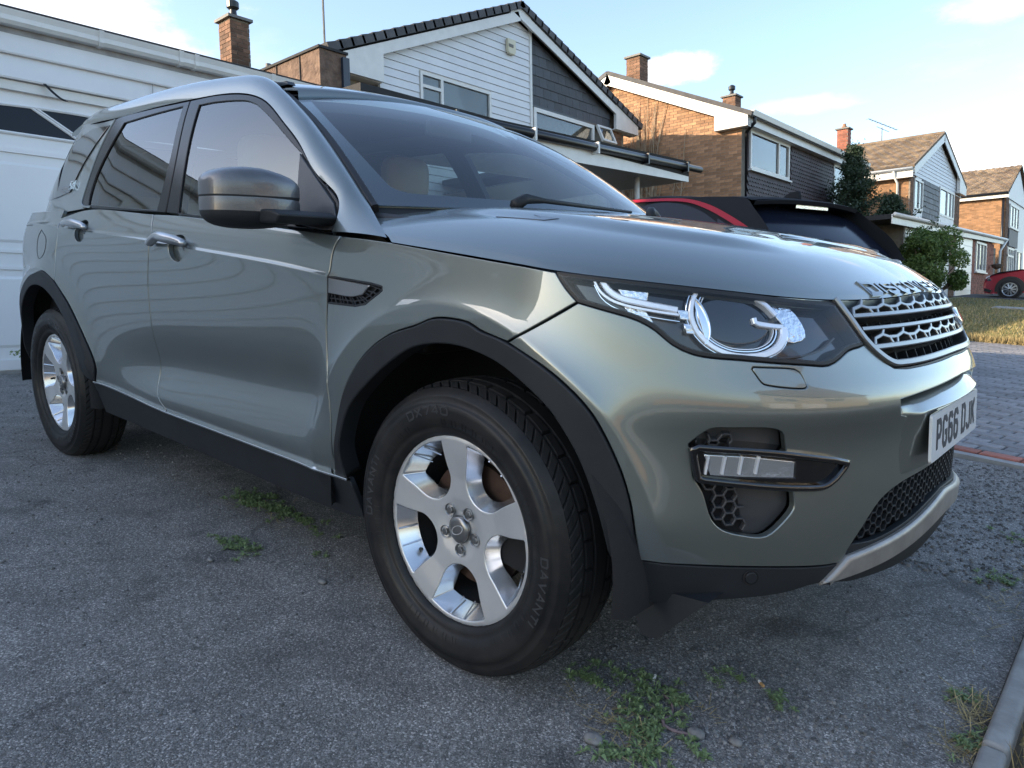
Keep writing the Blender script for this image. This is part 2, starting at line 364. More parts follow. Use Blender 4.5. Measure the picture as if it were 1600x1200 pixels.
def text_mesh(strips,mapf,h,sub=.01):
    """mapf(a,b,h)->3D; strips raised by h"""
    b=MB()
    for L_,R_,cl in strips:
        n=len(L_);o=[];v=[]
        for i in range(n):
            for p,hh in ((L_[i],0),(L_[i],h),(R_[i],h),(R_[i],0)): v.append(mapf(p[0],p[1],hh))
        f=[]
        for i in range(n if cl else n-1):
            j=(i+1)%n
            for a in range(3): f.append((i*4+a,j*4+a,j*4+a+1,i*4+a+1))
        if not cl: f+=[(0,1,2,3),tuple((n-1)*4+a for a in (3,2,1,0))]
        b.add(v,f)
    return b
# ================================================================== MATERIALS OF THE CARS
M_paint=mat('grey_green_paint',(.185,.212,.205),rough=.38,metal=.76,coat=1.0,coat_rough=.006,coat_ior=1.78)
def flake(m,scale=900,strength=.10):
    t=m.node_tree;b=t.nodes['Principled BSDF'];tcn=t.nodes['Texture Coordinate'];n=t.nodes.new('ShaderNodeTexVoronoi');n.inputs['Scale'].default_value=scale
    t.links.new(tcn.outputs['Object'],n.inputs['Vector']);bp=t.nodes.new('ShaderNodeBump');bp.inputs['Strength'].default_value=strength;bp.inputs['Distance'].default_value=.0006
    t.links.new(n.outputs['Color'],bp.inputs['Height']);t.links.new(bp.outputs[0],b.inputs['Normal'])
flake(M_paint)
M_plast=mat('black_textured_plastic',(.019,.022,.026),rough=.55,spec=.32,bump=(700,.15,.0006),noise=(9,.25))
M_satin=mat('satin_grey_plastic',(.055,.057,.062),rough=.42,noise=(12,.2))
M_gloss=mat('gloss_black_trim',(.006,.006,.007),rough=.08,coat=1.0,coat_rough=.01)
M_framek=mat('satin_black_window_frame',(.012,.012,.013),rough=.22,spec=.22)
M_seal=mat('black_rubber_seal',(.010,.010,.011),rough=.5)
M_void=mat('dark_cavity',(.006,.006,.007),rough=.85)
M_well=mat('wheel_arch_liner',(.012,.012,.013),rough=.9,bump=(60,.4,.004))
M_silver=mat('silver_trim',(.50,.51,.52),rough=.28,metal=.9,coat=.4,noise=(14,.12))
M_atlas=mat('grey_silver_trim',(.27,.27,.268),rough=.30,metal=.85,coat=.3)
M_skid=mat('scuffed_silver_skid_plate',(.40,.385,.37),rough=.42,metal=.55,noise=(18,.25))
M_chrome=mat('chrome',(.85,.86,.87),rough=.06,metal=1.0)
M_white=mat('white_light_guide',(.95,.95,.96),rough=.22,metal=.35,coat=1.0)
M_fog=mat('bright_lamp_reflector',(.95,.95,.94),rough=.16,metal=.85,coat=1.0,bump=(22,.30,.008))
M_house=mat('dark_lamp_housing',(.016,.019,.028),rough=.12,coat=.5)
M_refl=mat('rippled_reflector',(.72,.73,.75),rough=.12,metal=1.0,bump=(90,.6,.004))
M_rim=mat('silver_alloy',(.74,.745,.75),rough=.42,metal=.72,coat=.5,coat_rough=.10,noise=(7,.10))
M_rimc=mat('cut_alloy',(.80,.81,.83),rough=.22,metal=.9,coat=.6,noise=(10,.22))
M_tyre=mat('black_tyre_rubber',(.009,.0095,.011),rough=.50,spec=.22,coat=.10,coat_rough=.25,bump=(240,.25,.0012),noise=(14,.35,(.024,.023,.022)))
M_tread=mat('worn_tread_rubber',(.024,.024,.025),rough=.75,spec=.25,bump=(260,.3,.001),noise=(16,.4,(.018,.018,.018)))
M_letter=mat('raised_tyre_lettering',(.036,.037,.040),rough=.45)
M_rust=mat('rusty_brake_disc',(.085,.048,.034),rough=.7,metal=.35,noise=(22,.55))
M_glass_f=glass('clear_car_glass',(.70,.82,.78),ior=2.0)
M_glass_w=glass('windscreen_glass',(.85,.92,.92),ior=1.85)
M_glass_r=glass('tinted_car_glass',(.42,.48,.46),ior=1.9)
M_lens=glass('clear_lamp_lens',(.92,.94,.97),ior=1.36)
M_cream=mat('cream_seat_leather',(.30,.26,.20),rough=.5,bump=(160,.2,.001))
M_dark_in=mat('dark_cabin_trim',(.020,.021,.023),rough=.65)
M_plate=mat('white_plate',(.80,.81,.80),rough=.25,coat=.5)
M_plate_k=mat('black_plate_characters',(.012,.012,.013),rough=.3)
M_emb=mat('badge_letter_gloss',(.060,.068,.07),rough=.2,metal=.7,coat=1.0)
# ================= car body surfaces (metres, car frame: x forward, y left, z up)
# ---------- smooth interpolation ----------
class Spl:
    """natural cubic spline, linear extrapolation"""
    def __init__(s,x,y):
        x=np.asarray(x,float);y=np.asarray(y,float);n=len(x)
        h=np.diff(x);A=np.eye(n);b=np.zeros(n)
        for i in range(1,n-1):
            A[i,i-1]=h[i-1];A[i,i]=2*(h[i-1]+h[i]);A[i,i+1]=h[i]
            b[i]=6*((y[i+1]-y[i])/h[i]-(y[i]-y[i-1])/h[i-1])
        s.x=x;s.y=y;s.h=h;s.m=np.linalg.solve(A,b)
    def __call__(s,t):
        t=np.asarray(t,float);tc=np.clip(t,s.x[0],s.x[-1])
        i=np.clip(np.searchsorted(s.x,tc)-1,0,len(s.x)-2)
        h=s.h[i];a=(s.x[i+1]-tc)/h;b=(tc-s.x[i])/h
        v=a*s.y[i]+b*s.y[i+1]+((a**3-a)*s.m[i]+(b**3-b)*s.m[i+1])*h*h/6
        k0=(s.y[1]-s.y[0])/s.h[0]-s.h[0]*(2*s.m[0]+s.m[1])/6
        k1=(s.y[-1]-s.y[-2])/s.h[-1]+s.h[-1]*(s.m[-2]+2*s.m[-1])/6
        return v+np.where(t<s.x[0],(t-s.x[0])*k0,0)+np.where(t>s.x[-1],(t-s.x[-1])*k1,0)
def sstep(a,b,x):
    t=np.clip((np.asarray(x,float)-a)/(b-a),0,1);return t*t*(3-2*t)
XF=0.22; XR=-3.06      # where the nose / tail corners begin
_W=Spl([.20,.30,.40,.47,.55,.65,.75,.85,.93,1.00,1.05,1.10,1.15,1.20],
       [.86,.890,.908,.918,.921,.924,.928,.930,.930,.926,.917,.900,.879,.858])
_N=Spl([.18,.24,.30,.36,.42,.50,.58,.64,.68,.72,.76,.80,.86,.92,.97,1.02,1.10],
       [.70,.77,.835,.856,.858,.857,.855,.856,.864,.876,.868,.846,.815,.778,.742,.715,.67])
# reference corner shape (superellipse), tabulated by arc length
PP,QQ=2.15,2.3
_th=np.linspace(0,np.pi/2,2001)
_cx=np.sin(_th)**(2/PP); _cy=np.cos(_th)**(2/QQ)
_ax=_cx*.63; _ay=_cy*.92
_al=np.concatenate([[0],np.cumsum(np.hypot(np.diff(_ax),np.diff(_ay)))])
LC=_al[-1]                     # corner length: u in [XF, XF+LC]
def corner(t):
    return np.interp(t,_al,_cx),np.interp(t,_al,_cy)
UF=XF+LC; UR=XR-LC
AX=np.array([0.0,-2.741]); AZ=.352
def arch_d(u,z):
    d=0
    for k,ax in enumerate(AX):
        r=np.hypot(u-ax,z-AZ)
        rc=.555 if k==0 else .55
        A=.026 if k==0 else .030
        g=np.where(r>rc,np.exp(-((r-rc)/.085)**1.3*1.0) if False else np.exp(-np.clip(r-rc,0,None)/.055),1.0)
        # round the crest
        w=sstep(.30,.52,z)
        d=d+A*g*w
    return d
CH=Spl([-3.3,-3.04,-2.467,-2.17,-1.6,-1.276,-.725,-.459],[1.125,1.116,1.087,1.068,1.035,1.011,.974,.950])
def side_d(u,z):
    d=arch_d(u,z)
    # shoulder crease between the handles and the fender vent
    zc=CH(u); m=sstep(-3.3,-2.9,u)*(1-sstep(-.47,-.40,u))
    t=zc-z
    c=np.where(t>=0,.007*np.exp(-np.clip(t,0,None)/.045),.007*np.exp(-np.clip(-t,0,None)/.006))
    d=d+m*c
    # scooped lower doors with a kick-out above the sill
    s=sstep(-2.15,-1.5,u)*(1-sstep(-.62,-.40,u))
    zt=np.interp(u,[-2.2,-1.5,-.5],[.60,.66,.70])
    d=d-.028*s*np.exp(-((z-(zt-.08))/.085)**2)+.012*s*np.exp(-((z-.43)/.05)**2)
    # body is a little slimmer between the arches
    d=d-.012*np.exp(-((u+1.37)/.75)**2)
    return d
def B(u,z):
    """outer skin of the right-hand lower body; u runs along the plan outline, z is height"""
    u=np.asarray(u,float);z=np.asarray(z,float);u,z=np.broadcast_arrays(u,z)
    W=_W(z);N=_N(z)
    tf=np.clip(u-XF,0,LC);tr=np.clip(XR-u,0,LC)
    cxf,cyf=corner(tf);cxr,cyr=corner(tr)
    x=np.where(u>XF,XF+(N-XF)*cxf,np.where(u<XR,XR-(.50-.10*sstep(.55,1.2,z))*cxr,u))
    y=np.where(u>XF,W*cyf,np.where(u<XR,W*cyr,W))
    # tail narrows
    y=y*(1-.030*sstep(-2.6,-3.3,u))
    d=side_d(u,z)
    # outward plan normal of the outline
    nx=np.where(u>XF,sstep(0,.9,tf),np.where(u<XR,-sstep(0,.9,tr),0.));ny=np.sqrt(1-nx*nx)
    x=x+nx*d;y=y+ny*d
    return np.stack([x,-y,z],-1)
def nrm(S,u,v,h=2e-3):
    a=S(u+h,v)-S(u-h,v);b=S(u,v+h)-S(u,v-h)
    n=np.cross(a,b);return n/np.maximum(np.linalg.norm(n,axis=-1,keepdims=True),1e-12)
# ---------- bonnet ----------
ZE=Spl([-.6,-.212,0,.171,.317,.516,.709,.835,.955,1.135,1.355,UF],[1.078,1.041,1.021,1.004,.990,.975,.960,.950,.944,.943,.949,.953])   # height of the shut line
def ztop(x,y):
    c=np.interp(0,[0],[0])
    zc=ZC(x)
    return zc-.058*(np.abs(y)/.85)**2.6
ZC=Spl([-.6,-.3,0,.25,.45,.60,.70,.78],[1.165,1.160,1.143,1.114,1.078,1.038,1.002,.965])
WRIDGE=[.30,.30,.33,.36,.4]
HK=Spl([-1,XF,XF+.3,XF+.7,UF],[.0,.0,.10,.30,.42])
def H(u,w):
    """bonnet skin; w=0 on the shut line, w=1 on the centre line"""
    u=np.asarray(u,float);w=np.asarray(w,float);u,w=np.broadcast_arrays(u,w)
    ze=ZE(u);e=B(u,ze)
    k=np.where(u>XF,HK(u),0)
    x=e[...,0]-k*w; y=e[...,1]*(1-w)
    zt=ztop(x,y)
    wr=np.interp(u,[-.6,.2,.6,1.0,UF],[.24,.26,.34,.42,.46])
    t=np.clip(w/wr,0,1)
    g=(1-(1-t)**2.3)**(1/1.75)
    z=ze+np.maximum(zt-ze,.004)*g
    wc=np.interp(u,[-.3,.1,.45,.8,UF],WRIDGE)
    amp=.013*(1-sstep(.55,.95,u))*sstep(-.5,-.1,u)
    z=z+amp*(sstep(-.085,.02,w-wc)-0*w)-amp*.6*sstep(.02,.35,w-wc)
    return np.stack([x,y,z],-1)
# ---------- glasshouse ----------
_WG=Spl([1.04,1.10,1.15,1.25,1.35,1.45,1.55,1.60,1.66],[.905,.885,.868,.834,.797,.755,.705,.674,.62])
XG=-2.84
def G(u,z):
    """side glass / door frame skin, wrapping round the tail for u<XG"""
    u=np.asarray(u,float);z=np.asarray(z,float);u,z=np.broadcast_arrays(u,z)
    W=_WG(z)-.010*np.clip((u+1.4)/.9,0,1)**2
    t=np.clip(XG-u,0,LC);cx,cy=corner(t)
    xe=np.interp(z,[1.05,1.15,1.35,1.6],[-3.60,-3.58,-3.46,-3.22])
    x=np.where(u<XG,XG+(xe-XG)*cx,u)
    y=np.where(u<XG,W*(.0+1.0*cy),W)*(1-.035*sstep(-2.2,-3.0,np.maximum(u,-3.0)))
    return np.stack([x,-y,z],-1)
def WS(y,s):
    """windscreen; s=0 cowl .. 1 header"""
    y=np.asarray(y,float);s=np.asarray(s,float);y,s=np.broadcast_arrays(y,s)
    xc=-.17-.88*s; zc=1.15+.435*s+.055*np.sin(np.pi*np.clip(s,0,1))
    w=.78-.18*s; xe=-.45-.70*s; ze=1.145+.398*s+.03*np.sin(np.pi*np.clip(s,0,1))
    q=np.abs(y)/w
    return np.stack([xc+(xe-xc)*q**2.1,y,zc+(ze-zc)*q**2.2],-1)
ZR=Spl([-3.4,-3.0,-2.5,-2.0,-1.5,-1.25,-1.05],[1.60,1.665,1.695,1.70,1.675,1.640,1.592])
def roofz(x,y):
    return ZR(x)-.045*(np.abs(y)/.58)**2.4
# ================================================================== MATERIALS OF THE PLACE
def tarmac_mat():
    m=bpy.data.materials.new('worn_tarmac');m.use_nodes=True;t=m.node_tree;b=t.nodes['Principled BSDF'];n=t.nodes;l=t.links
    tc=n.new('ShaderNodeTexCoord')
    vo=n.new('ShaderNodeTexVoronoi');vo.inputs['Scale'].default_value=250;vo.inputs['Randomness'].default_value=1;l.new(tc.outputs['Object'],vo.inputs['Vector'])
    vo2=n.new('ShaderNodeTexVoronoi');vo2.inputs['Scale'].default_value=420;l.new(tc.outputs['Object'],vo2.inputs['Vector'])
    sepc=n.new('ShaderNodeSeparateColor');l.new(vo.outputs['Color'],sepc.inputs[0])
    ra=n.new('ShaderNodeValToRGB');e=ra.color_ramp.elements
    e[0].position=0;e[0].color=(.058,.0555,.0525,1);e[1].position=1;e[1].color=(.265,.25,.235,1)
    x=e.new(.55);x.color=(.100,.096,.091,1);x=e.new(.86);x.color=(.148,.142,.135,1)
    l.new(sepc.outputs[0],ra.inputs[0])
    sep2=n.new('ShaderNodeSeparateColor');l.new(vo2.outputs['Color'],sep2.inputs[0])
    rb=n.new('ShaderNodeMapRange');rb.inputs[3].default_value=.65;rb.inputs[4].default_value=1.35;l.new(sep2.outputs[1],rb.inputs[0])
    n1=n.new('ShaderNodeTexNoise');n1.inputs['Scale'].default_value=.9;n1.inputs['Detail'].default_value=7;n1.inputs['Roughness'].default_value=.65;l.new(tc.outputs['Object'],n1.inputs['Vector'])
    r1=n.new('ShaderNodeMapRange');r1.inputs[1].default_value=.3;r1.inputs[2].default_value=.7;r1.inputs[3].default_value=1.65;r1.inputs[4].default_value=2.35;l.new(n1.outputs[0],r1.inputs[0])
    n2=n.new('ShaderNodeTexNoise');n2.inputs['Scale'].default_value=7;n2.inputs['Detail'].default_value=6;l.new(tc.outputs['Object'],n2.inputs['Vector'])
    r2=n.new('ShaderNodeMapRange');r2.inputs[1].default_value=.35;r2.inputs[2].default_value=.7;r2.inputs[3].default_value=.84;r2.inputs[4].default_value=1.14;l.new(n2.outputs[0],r2.inputs[0])
    a=n.new('ShaderNodeMath');a.operation='MULTIPLY';l.new(r1.outputs[0],a.inputs[0]);l.new(r2.outputs[0],a.inputs[1])
    a2=n.new('ShaderNodeMath');a2.operation='MULTIPLY';l.new(a.outputs[0],a2.inputs[0]);l.new(rb.outputs[0],a2.inputs[1])
    mx=n.new('ShaderNodeMixRGB');mx.blend_type='MULTIPLY';mx.inputs[0].default_value=1;l.new(ra.outputs[0],mx.inputs[1]);l.new(a2.outputs[0],mx.inputs[2])
    dn=n.new('ShaderNodeTexNoise');dn.inputs['Scale'].default_value=2.2;dn.inputs['Detail'].default_value=6;l.new(tc.outputs['Object'],dn.inputs['Vector'])
    dv=n.new('ShaderNodeMixRGB');dv.inputs[0].default_value=.30;l.new(tc.outputs['Object'],dv.inputs[1]);l.new(dn.outputs['Color'],dv.inputs[2])
    vc=n.new('ShaderNodeTexVoronoi');vc.feature='DISTANCE_TO_EDGE';vc.inputs['Scale'].default_value=.85;l.new(dv.outputs[0],vc.inputs['Vector'])
    ck=n.new('ShaderNodeMapRange');ck.inputs[1].default_value=.001;ck.inputs[2].default_value=.007;ck.inputs[3].default_value=.72;ck.inputs[4].default_value=1;l.new(vc.outputs['Distance'],ck.inputs[0])
    pn=n.new('ShaderNodeTexNoise');pn.inputs['Scale'].default_value=.55;pn.inputs['Detail'].default_value=3;l.new(tc.outputs['Object'],pn.inputs['Vector'])
    pk=n.new('ShaderNodeMapRange');pk.inputs[1].default_value=.50;pk.inputs[2].default_value=.62;l.new(pn.outputs[0],pk.inputs[0])
    cm=n.new('ShaderNodeMixRGB');l.new(pk.outputs[0],cm.inputs[0]);l.new(ck.outputs[0],cm.inputs[1]);cm.inputs[2].default_value=(1,1,1,1)
    mx2=n.new('ShaderNodeMixRGB');mx2.blend_type='MULTIPLY';mx2.inputs[0].default_value=1;l.new(mx.outputs[0],mx2.inputs[1]);l.new(cm.outputs[0],mx2.inputs[2])
    st=n.new('ShaderNodeTexNoise');st.inputs['Scale'].default_value=2.6;st.inputs['Detail'].default_value=4;l.new(tc.outputs['Object'],st.inputs['Vector'])
    sk=n.new('ShaderNodeMapRange');sk.interpolation_type='SMOOTHSTEP';sk.inputs[1].default_value=.60;sk.inputs[2].default_value=.70;sk.inputs[3].default_value=1;sk.inputs[4].default_value=.55;l.new(st.outputs[0],sk.inputs[0])
    mx3=n.new('ShaderNodeMixRGB');mx3.blend_type='MULTIPLY';mx3.inputs[0].default_value=1;l.new(mx2.outputs[0],mx3.inputs[1]);l.new(sk.outputs[0],mx3.inputs[2])
    l.new(mx3.outputs[0],b.inputs['Base Color']);b.inputs['Roughness'].default_value=.82
    # stones stand proud of the binder
    rs=n.new('ShaderNodeMapRange');rs.inputs[1].default_value=0;rs.inputs[2].default_value=.7;rs.inputs[3].default_value=1;rs.inputs[4].default_value=0;l.new(vo.outputs['Distance'],rs.inputs[0])
    ad=n.new('ShaderNodeMath');ad.operation='MULTIPLY_ADD';l.new(rs.outputs[0],ad.inputs[0]);l.new(sepc.outputs[1],ad.inputs[1]);l.new(n2.outputs[0],ad.inputs[2])
    bp=n.new('ShaderNodeBump');bp.inputs['Strength'].default_value=.9;bp.inputs['Distance'].default_value=.0045;l.new(ad.outputs[0],bp.inputs['Height']);l.new(bp.outputs[0],b.inputs['Normal'])
    return m
M_tarmac=tarmac_mat()
M_soil=mat('dry_soil',(.13,.105,.075),rough=.95,noise=(3,.5),bump=(40,.6,.02))
M_conc=mat('pale_concrete',(.34,.34,.33),rough=.85,noise=(12,.35),bump=(120,.4,.003))
M_upvc=mat('white_plastic_board',(.74,.745,.755),rough=.42,noise=(2.2,.09),bump=(30,.03,.002))
M_door=mat('white_garage_door',(.76,.77,.785),rough=.32,noise=(1.3,.07),bump=(9,.04,.003))
M_dirt=mat('grimy_grey_board',(.42,.42,.43),rough=.7,noise=(6,.4))
M_trimw=mat('white_painted_trim',(.72,.72,.70),rough=.4,noise=(5,.1))
M_cladg=vary(mat('white_cladding_board',(.70,.72,.75),rough=.45,noise=(2,.08)),.04)
M_mort=mat('mortar',(.28,.25,.21),rough=.95,noise=(9,.3))
M_brick=vary(mat('sunny_brown_brick',(.42,.24,.13),rough=.85,noise=(14,.35,(.29,.16,.09)),bump=(90,.35,.003)),.28)
M_brick2=attr_vary(mat('mixed_brown_brick',(.42,.24,.13),rough=.85,noise=(3,.35,(.29,.16,.09)),bump=(60,.3,.003)),.32)
M_brickd=attr_vary(mat('dark_brown_brick',(.22,.12,.075),rough=.88,noise=(4,.4),bump=(60,.3,.003)),.35)
M_bricko=attr_vary(mat('orange_brown_brick',(.35,.19,.095),rough=.85,noise=(3,.3),bump=(60,.3,.003)),.28)
M_brickr=attr_vary(mat('red_brick',(.36,.13,.085),rough=.85,noise=(3,.35),bump=(60,.3,.003)),.28)
M_felt=mat('brown_mineral_felt',(.10,.066,.052),rough=.95,noise=(7,.5,(.19,.128,.095)),bump=(9,.9,.06))
M_felt2=mat('black_roof_felt',(.028,.029,.032),rough=.85,noise=(6,.4))
M_tile=vary(mat('dark_grey_roof_tile',(.085,.087,.095),rough=.75,noise=(7,.35),bump=(50,.4,.004)),.25)
M_tileb=attr_vary(mat('lichened_brown_roof_tile',(.24,.185,.125),rough=.9,noise=(2,.5,(.13,.095,.07)),bump=(40,.5,.006)),.35)
M_slate=vary(mat('dark_hung_slate',(.055,.060,.072),rough=.6,noise=(6,.25)),.22)
M_slate2=attr_vary(mat('grey_hung_slate',(.12,.13,.15),rough=.6,noise=(3,.3)),.35)
M_hung=attr_vary(mat('dark_plum_hung_tile',(.055,.036,.040),rough=.6,noise=(4,.3)),.3)
M_lead=mat('grey_lead_cap',(.19,.19,.18),rough=.7,noise=(9,.3))
M_blk=mat('black_rainwater_plastic',(.014,.015,.018),rough=.3,noise=(14,.3))
M_blue=mat('dark_blue_post',(.020,.030,.05),rough=.4)
M_soffit=mat('grey_ribbed_soffit',(.32,.33,.34),rough=.35)
M_cream2=mat('cream_box',(.62,.58,.44),rough=.5)
M_pot=mat('clay_chimney_pot',(.30,.17,.11),rough=.8)
M_win=glass('window_glass',(.72,.76,.78),ior=1.6,refl=.95)
M_room=mat('dim_room',(.09,.085,.08),rough=.9)
M_blind=mat('white_blind',(.66,.67,.70),rough=.8)
M_curt=mat('grey_curtain',(.35,.33,.31),rough=.9)
M_dkwin=mat('dark_door_glazing',(.010,.013,.024),rough=.14,spec=.16)
M_pave=vary(mat('grey_block_paver',(.25,.25,.262),rough=.85,noise=(22,.35),bump=(120,.5,.003)),.20)
M_pave2=attr_vary(mat('grey_block_paver_joined',(.25,.25,.262),rough=.85,noise=(22,.35),bump=(120,.5,.003)),.2)
M_paver=vary(mat('red_block_paver',(.36,.135,.10),rough=.85,noise=(20,.3),bump=(120,.5,.003)),.18)
M_joint=mat('sandy_joint',(.050,.047,.042),rough=.95,noise=(30,.4))
M_lawn=mat('parched_lawn_soil',(.20,.165,.085),rough=.95,noise=(1.6,.45,(.10,.105,.045)),bump=(30,.5,.02))
M_road=mat('road_asphalt',(.075,.075,.078),rough=.85,noise=(1.2,.25),bump=(160,.4,.004))
def leafmat(name,col,v=.45):
    m=attr_vary(mat(name,col,rough=.55),v);b=m.node_tree.nodes['Principled BSDF'];b.inputs['Subsurface Weight'].default_value=0
    t=m.node_tree;tr=t.nodes.new('ShaderNodeBsdfTranslucent');tr.inputs[0].default_value=(col[0]*1.4,col[1]*1.5,col[2]*.9,1);mx=t.nodes.new('ShaderNodeMixShader');mx.inputs[0].default_value=.25
    o=t.nodes['Material Output'];t.links.new(b.outputs[0],mx.inputs[1]);t.links.new(tr.outputs[0],mx.inputs[2]);t.links.new(mx.outputs[0],o.inputs[0]);return m
M_leafc=leafmat('dark_conifer_leaf',(.035,.060,.035));M_leafb=leafmat('bush_leaf',(.085,.140,.040));M_bark=mat('grey_bark',(.12,.09,.07),rough=.9,noise=(20,.4))
M_vine=mat('bare_vine_stem',(.50,.39,.27),rough=.9,noise=(10,.4))
M_weed=leafmat('weed_leaf',(.19,.26,.12),.45);M_straw=attr_vary(mat('dry_grass_blade',(.34,.27,.13),rough=.9),.35);M_grass=attr_vary(mat('thin_grass_blade',(.15,.16,.06),rough=.8),.4)
M_stone=attr_vary(mat('loose_chipping',(.215,.212,.208),rough=.85,noise=(60,.3)),.5)
M_redcar=mat('dark_red_paint',(.30,.012,.03),rough=.3,metal=.3,coat=1.0,coat_rough=.02)
M_whitecar=mat('white_car_paint',(.75,.76,.78),rough=.3,coat=1.0,coat_rough=.02)
M_blackcar=mat('black_car_paint',(.020,.022,.026),rough=.75,spec=.06)
M_redstrip=mat('red_roof_strip',(.33,.012,.03),rough=.5,spec=.2)
# ================================================================== GROUND
TL=CAR   # everything lying on the slope uses the tilted frame
g=mesh_obj('ground',[(-300,-300,-.03),(300,-300,-.03),(300,300,-.03),(-300,300,-.03)],[(0,1,2,3)],M_soil,mw=TL);tag(g,'dry bare soil around the drives','ground',kind='structure')
g=mesh_obj('driveway',[(-5.47,-9,0),(1.05,-9,0),(1.05,2.38,0),(-5.47,2.6,0)],[(0,1,2,3)],M_tarmac,mw=TL);tag(g,'worn dark tarmac drive under the grey-green car','driveway',kind='structure')
g=mesh_obj('road',[(5.5,-200,-.06),(11.5,-200,-.06),(11.5,200,-.06),(5.5,200,-.06)],[(0,1,2,3)],M_road,mw=TL)
g.location.z+=.045;tag(g,'plain asphalt road at the foot of the drives','road',kind='structure')
b=MB();b.box((3.6,-60,-.05),(5.3,60,.0));o=b.build('pavement',M_conc,mw=TL);tag(o,'concrete pavement along the road','pavement',kind='structure')
b=MB();b.box((5.3,-60,-.1),(5.45,60,.02));o=b.build('road_kerb',M_conc,mw=TL);tag(o,'long concrete kerb between the pavement and road','kerb',kind='structure')
# edging kerb at the bottom right
kb=empty('edging_kerb','rough pale concrete edging kerb beside the drive, with dry grass along it','kerb',mw=TL)
yy=-2.2
for k in range(5):
    b=MB();b.box((1.055,yy,-.05),(1.105,yy+.905,.035));o=b.build('kerb_stone',M_conc,kb);bevel(o,.012,2);yy+=.915
# block paving of the next drive
pv=empty('block_paving','grey block-paved neighbouring drive edged with a row of red blocks','paving',mw=TL);pv['kind']='structure'
PA=math.radians(-9);pc,ps=math.cos(PA),math.sin(PA)
def PV(x,y,z=0): return (.62+pc*x-ps*y,2.50+ps*x+pc*y,z)
o=mesh_obj('joint_bed',[PV(-9,-.06,.004),PV(4,-.06,.004),PV(4,8.3,.004),PV(-9,8.3,.004)],[(0,1,2,3)],M_joint,pv)
def blockmesh(name,L_,W_,H_,material):
    b=MB();b.box((-L_/2,-W_/2,-.01),(L_/2,W_/2,H_));o=b.build(name,material);bm=bmesh.new();bm.from_mesh(o.data);bmesh.ops.bevel(bm,geom=[e for e in bm.edges if all(v.co.z>H_-.001 for v in e.verts)],offset=.006,segments=1,affect='EDGES');bm.to_mesh(o.data);bm.free();me=o.data;bpy.data.objects.remove(o);return me
bm_g=blockmesh('block',.189,.089,.024,M_pave);bm_r=blockmesh('red_block',.189,.089,.024,M_paver)
def place(name,me,parent,loc,rz,lab=None):
    o=bpy.data.objects.new(name,me);COL.objects.link(o);o.parent=parent;o.location=loc;o.rotation_euler=(random.uniform(-.012,.012),random.uniform(-.012,.012),rz);return o
cand=[]
for j in range(82):
    y=.158+.1*j
    for i in range(-22,16):
        x=i*.2+(.1 if j%2 else 0)
        cand.append((x,y))
def vis_block(x,y):
    p=tilt(PV(x,y));d=p-CAM;zz=d@FWD
    if zz<.5:return 0
    px=800+1151.803*(d@RIGHT)/zz
    lim=np.interp(600-1151.803*(d@UPV)/zz,[530,560,600,660,720],[1480,1490,1500,1490,1440])
    return zz if lim<px<1680 else 0
vis=sorted([(vis_block(*c),c) for c in cand if vis_block(*c)>0])
single=set(c for _,c in vis[:285]);rest=MB()
for c in cand:
    if c in single: place('block',bm_g,pv,PV(c[0],c[1],random.uniform(-.001,.004)),PA)
    else:
        hx_,hy_=.0945,.0445;q=[PV(c[0]+sx*hx_,c[1]+sy*hy_,.021) for sx,sy in((-1,-1),(1,-1),(1,1),(-1,1))];ql=[PV(c[0]+sx*hx_,c[1]+sy*hy_,.004) for sx,sy in((-1,-1),(1,-1),(1,1),(-1,1))]
        rest.add(ql+q,[(4,5,6,7),(0,1,5,4),(1,2,6,5),(2,3,7,6),(3,0,4,7)],random.random())
o=rest.build('distant_blocks',M_pave2,pv);o['kind']='stuff'
for i in range(-8,8): place('red_block',bm_r,pv,PV(i*.2+.05,.048,.002),PA)
b=MB();v=[PV(-9,-.075),PV(4,-.075),PV(4,-.01),PV(-9,-.01)];b.add([(a,c,-.02) for a,c,_ in v]+[(a,c,.018) for a,c,_ in v],[(4,5,6,7),(0,1,5,4),(1,2,6,5),(2,3,7,6),(3,0,4,7)]);b.build('edging_strip',M_conc,pv)
# lawn
LW=[(-4.5,9.62),(4,9.62),(4,25.9),(-4.5,25.4)]
b=MB();b.prism([(9.62,-.02),(9.62,.035),(25.6,.05),(25.6,-.02)],0,-3.9,3.4);o=b.build('lawn',M_lawn,mw=TL);tag(o,'parched yellow-green front lawn beyond the block paving','lawn',kind='structure')
def blades(name,n,area,hh,material,label,dens=None,wid=.006,kindcat='grass',zbase=.0):
    v=[];f=[];sh_=[]
    for k in range(n):
        x,y=area();h=hh*random.uniform(.5,1.4);a=random.uniform(0,6.28);lean=random.uniform(.1,.9)*h;la=random.uniform(0,6.28)
        dx,dy=math.cos(a)*wid,math.sin(a)*wid;o=len(v);v+=[(x-dx,y-dy,zbase),(x+dx,y+dy,zbase),(x+math.cos(la)*lean,y+math.sin(la)*lean,zbase+h)];f.append((o,o+1,o+2));sh_.append(random.random())
    o=mesh_obj(name,v,f,material,mw=TL,shade=sh_);tag(o,label,kindcat,kind='stuff');return o
blades('lawn_grass',26000,lambda:(random.uniform(-3.6,2.2),9.7+15.8*random.random()**1.6),.045,M_grass,'short thin green blades across the parched lawn',wid=.008,zbase=.035)
blades('lawn_straw',22000,lambda:(random.uniform(-3.6,2.2),9.63+15.8*random.random()**1.6),.05,M_straw,'dry yellow blades across the parched lawn',wid=.008,zbase=.035)
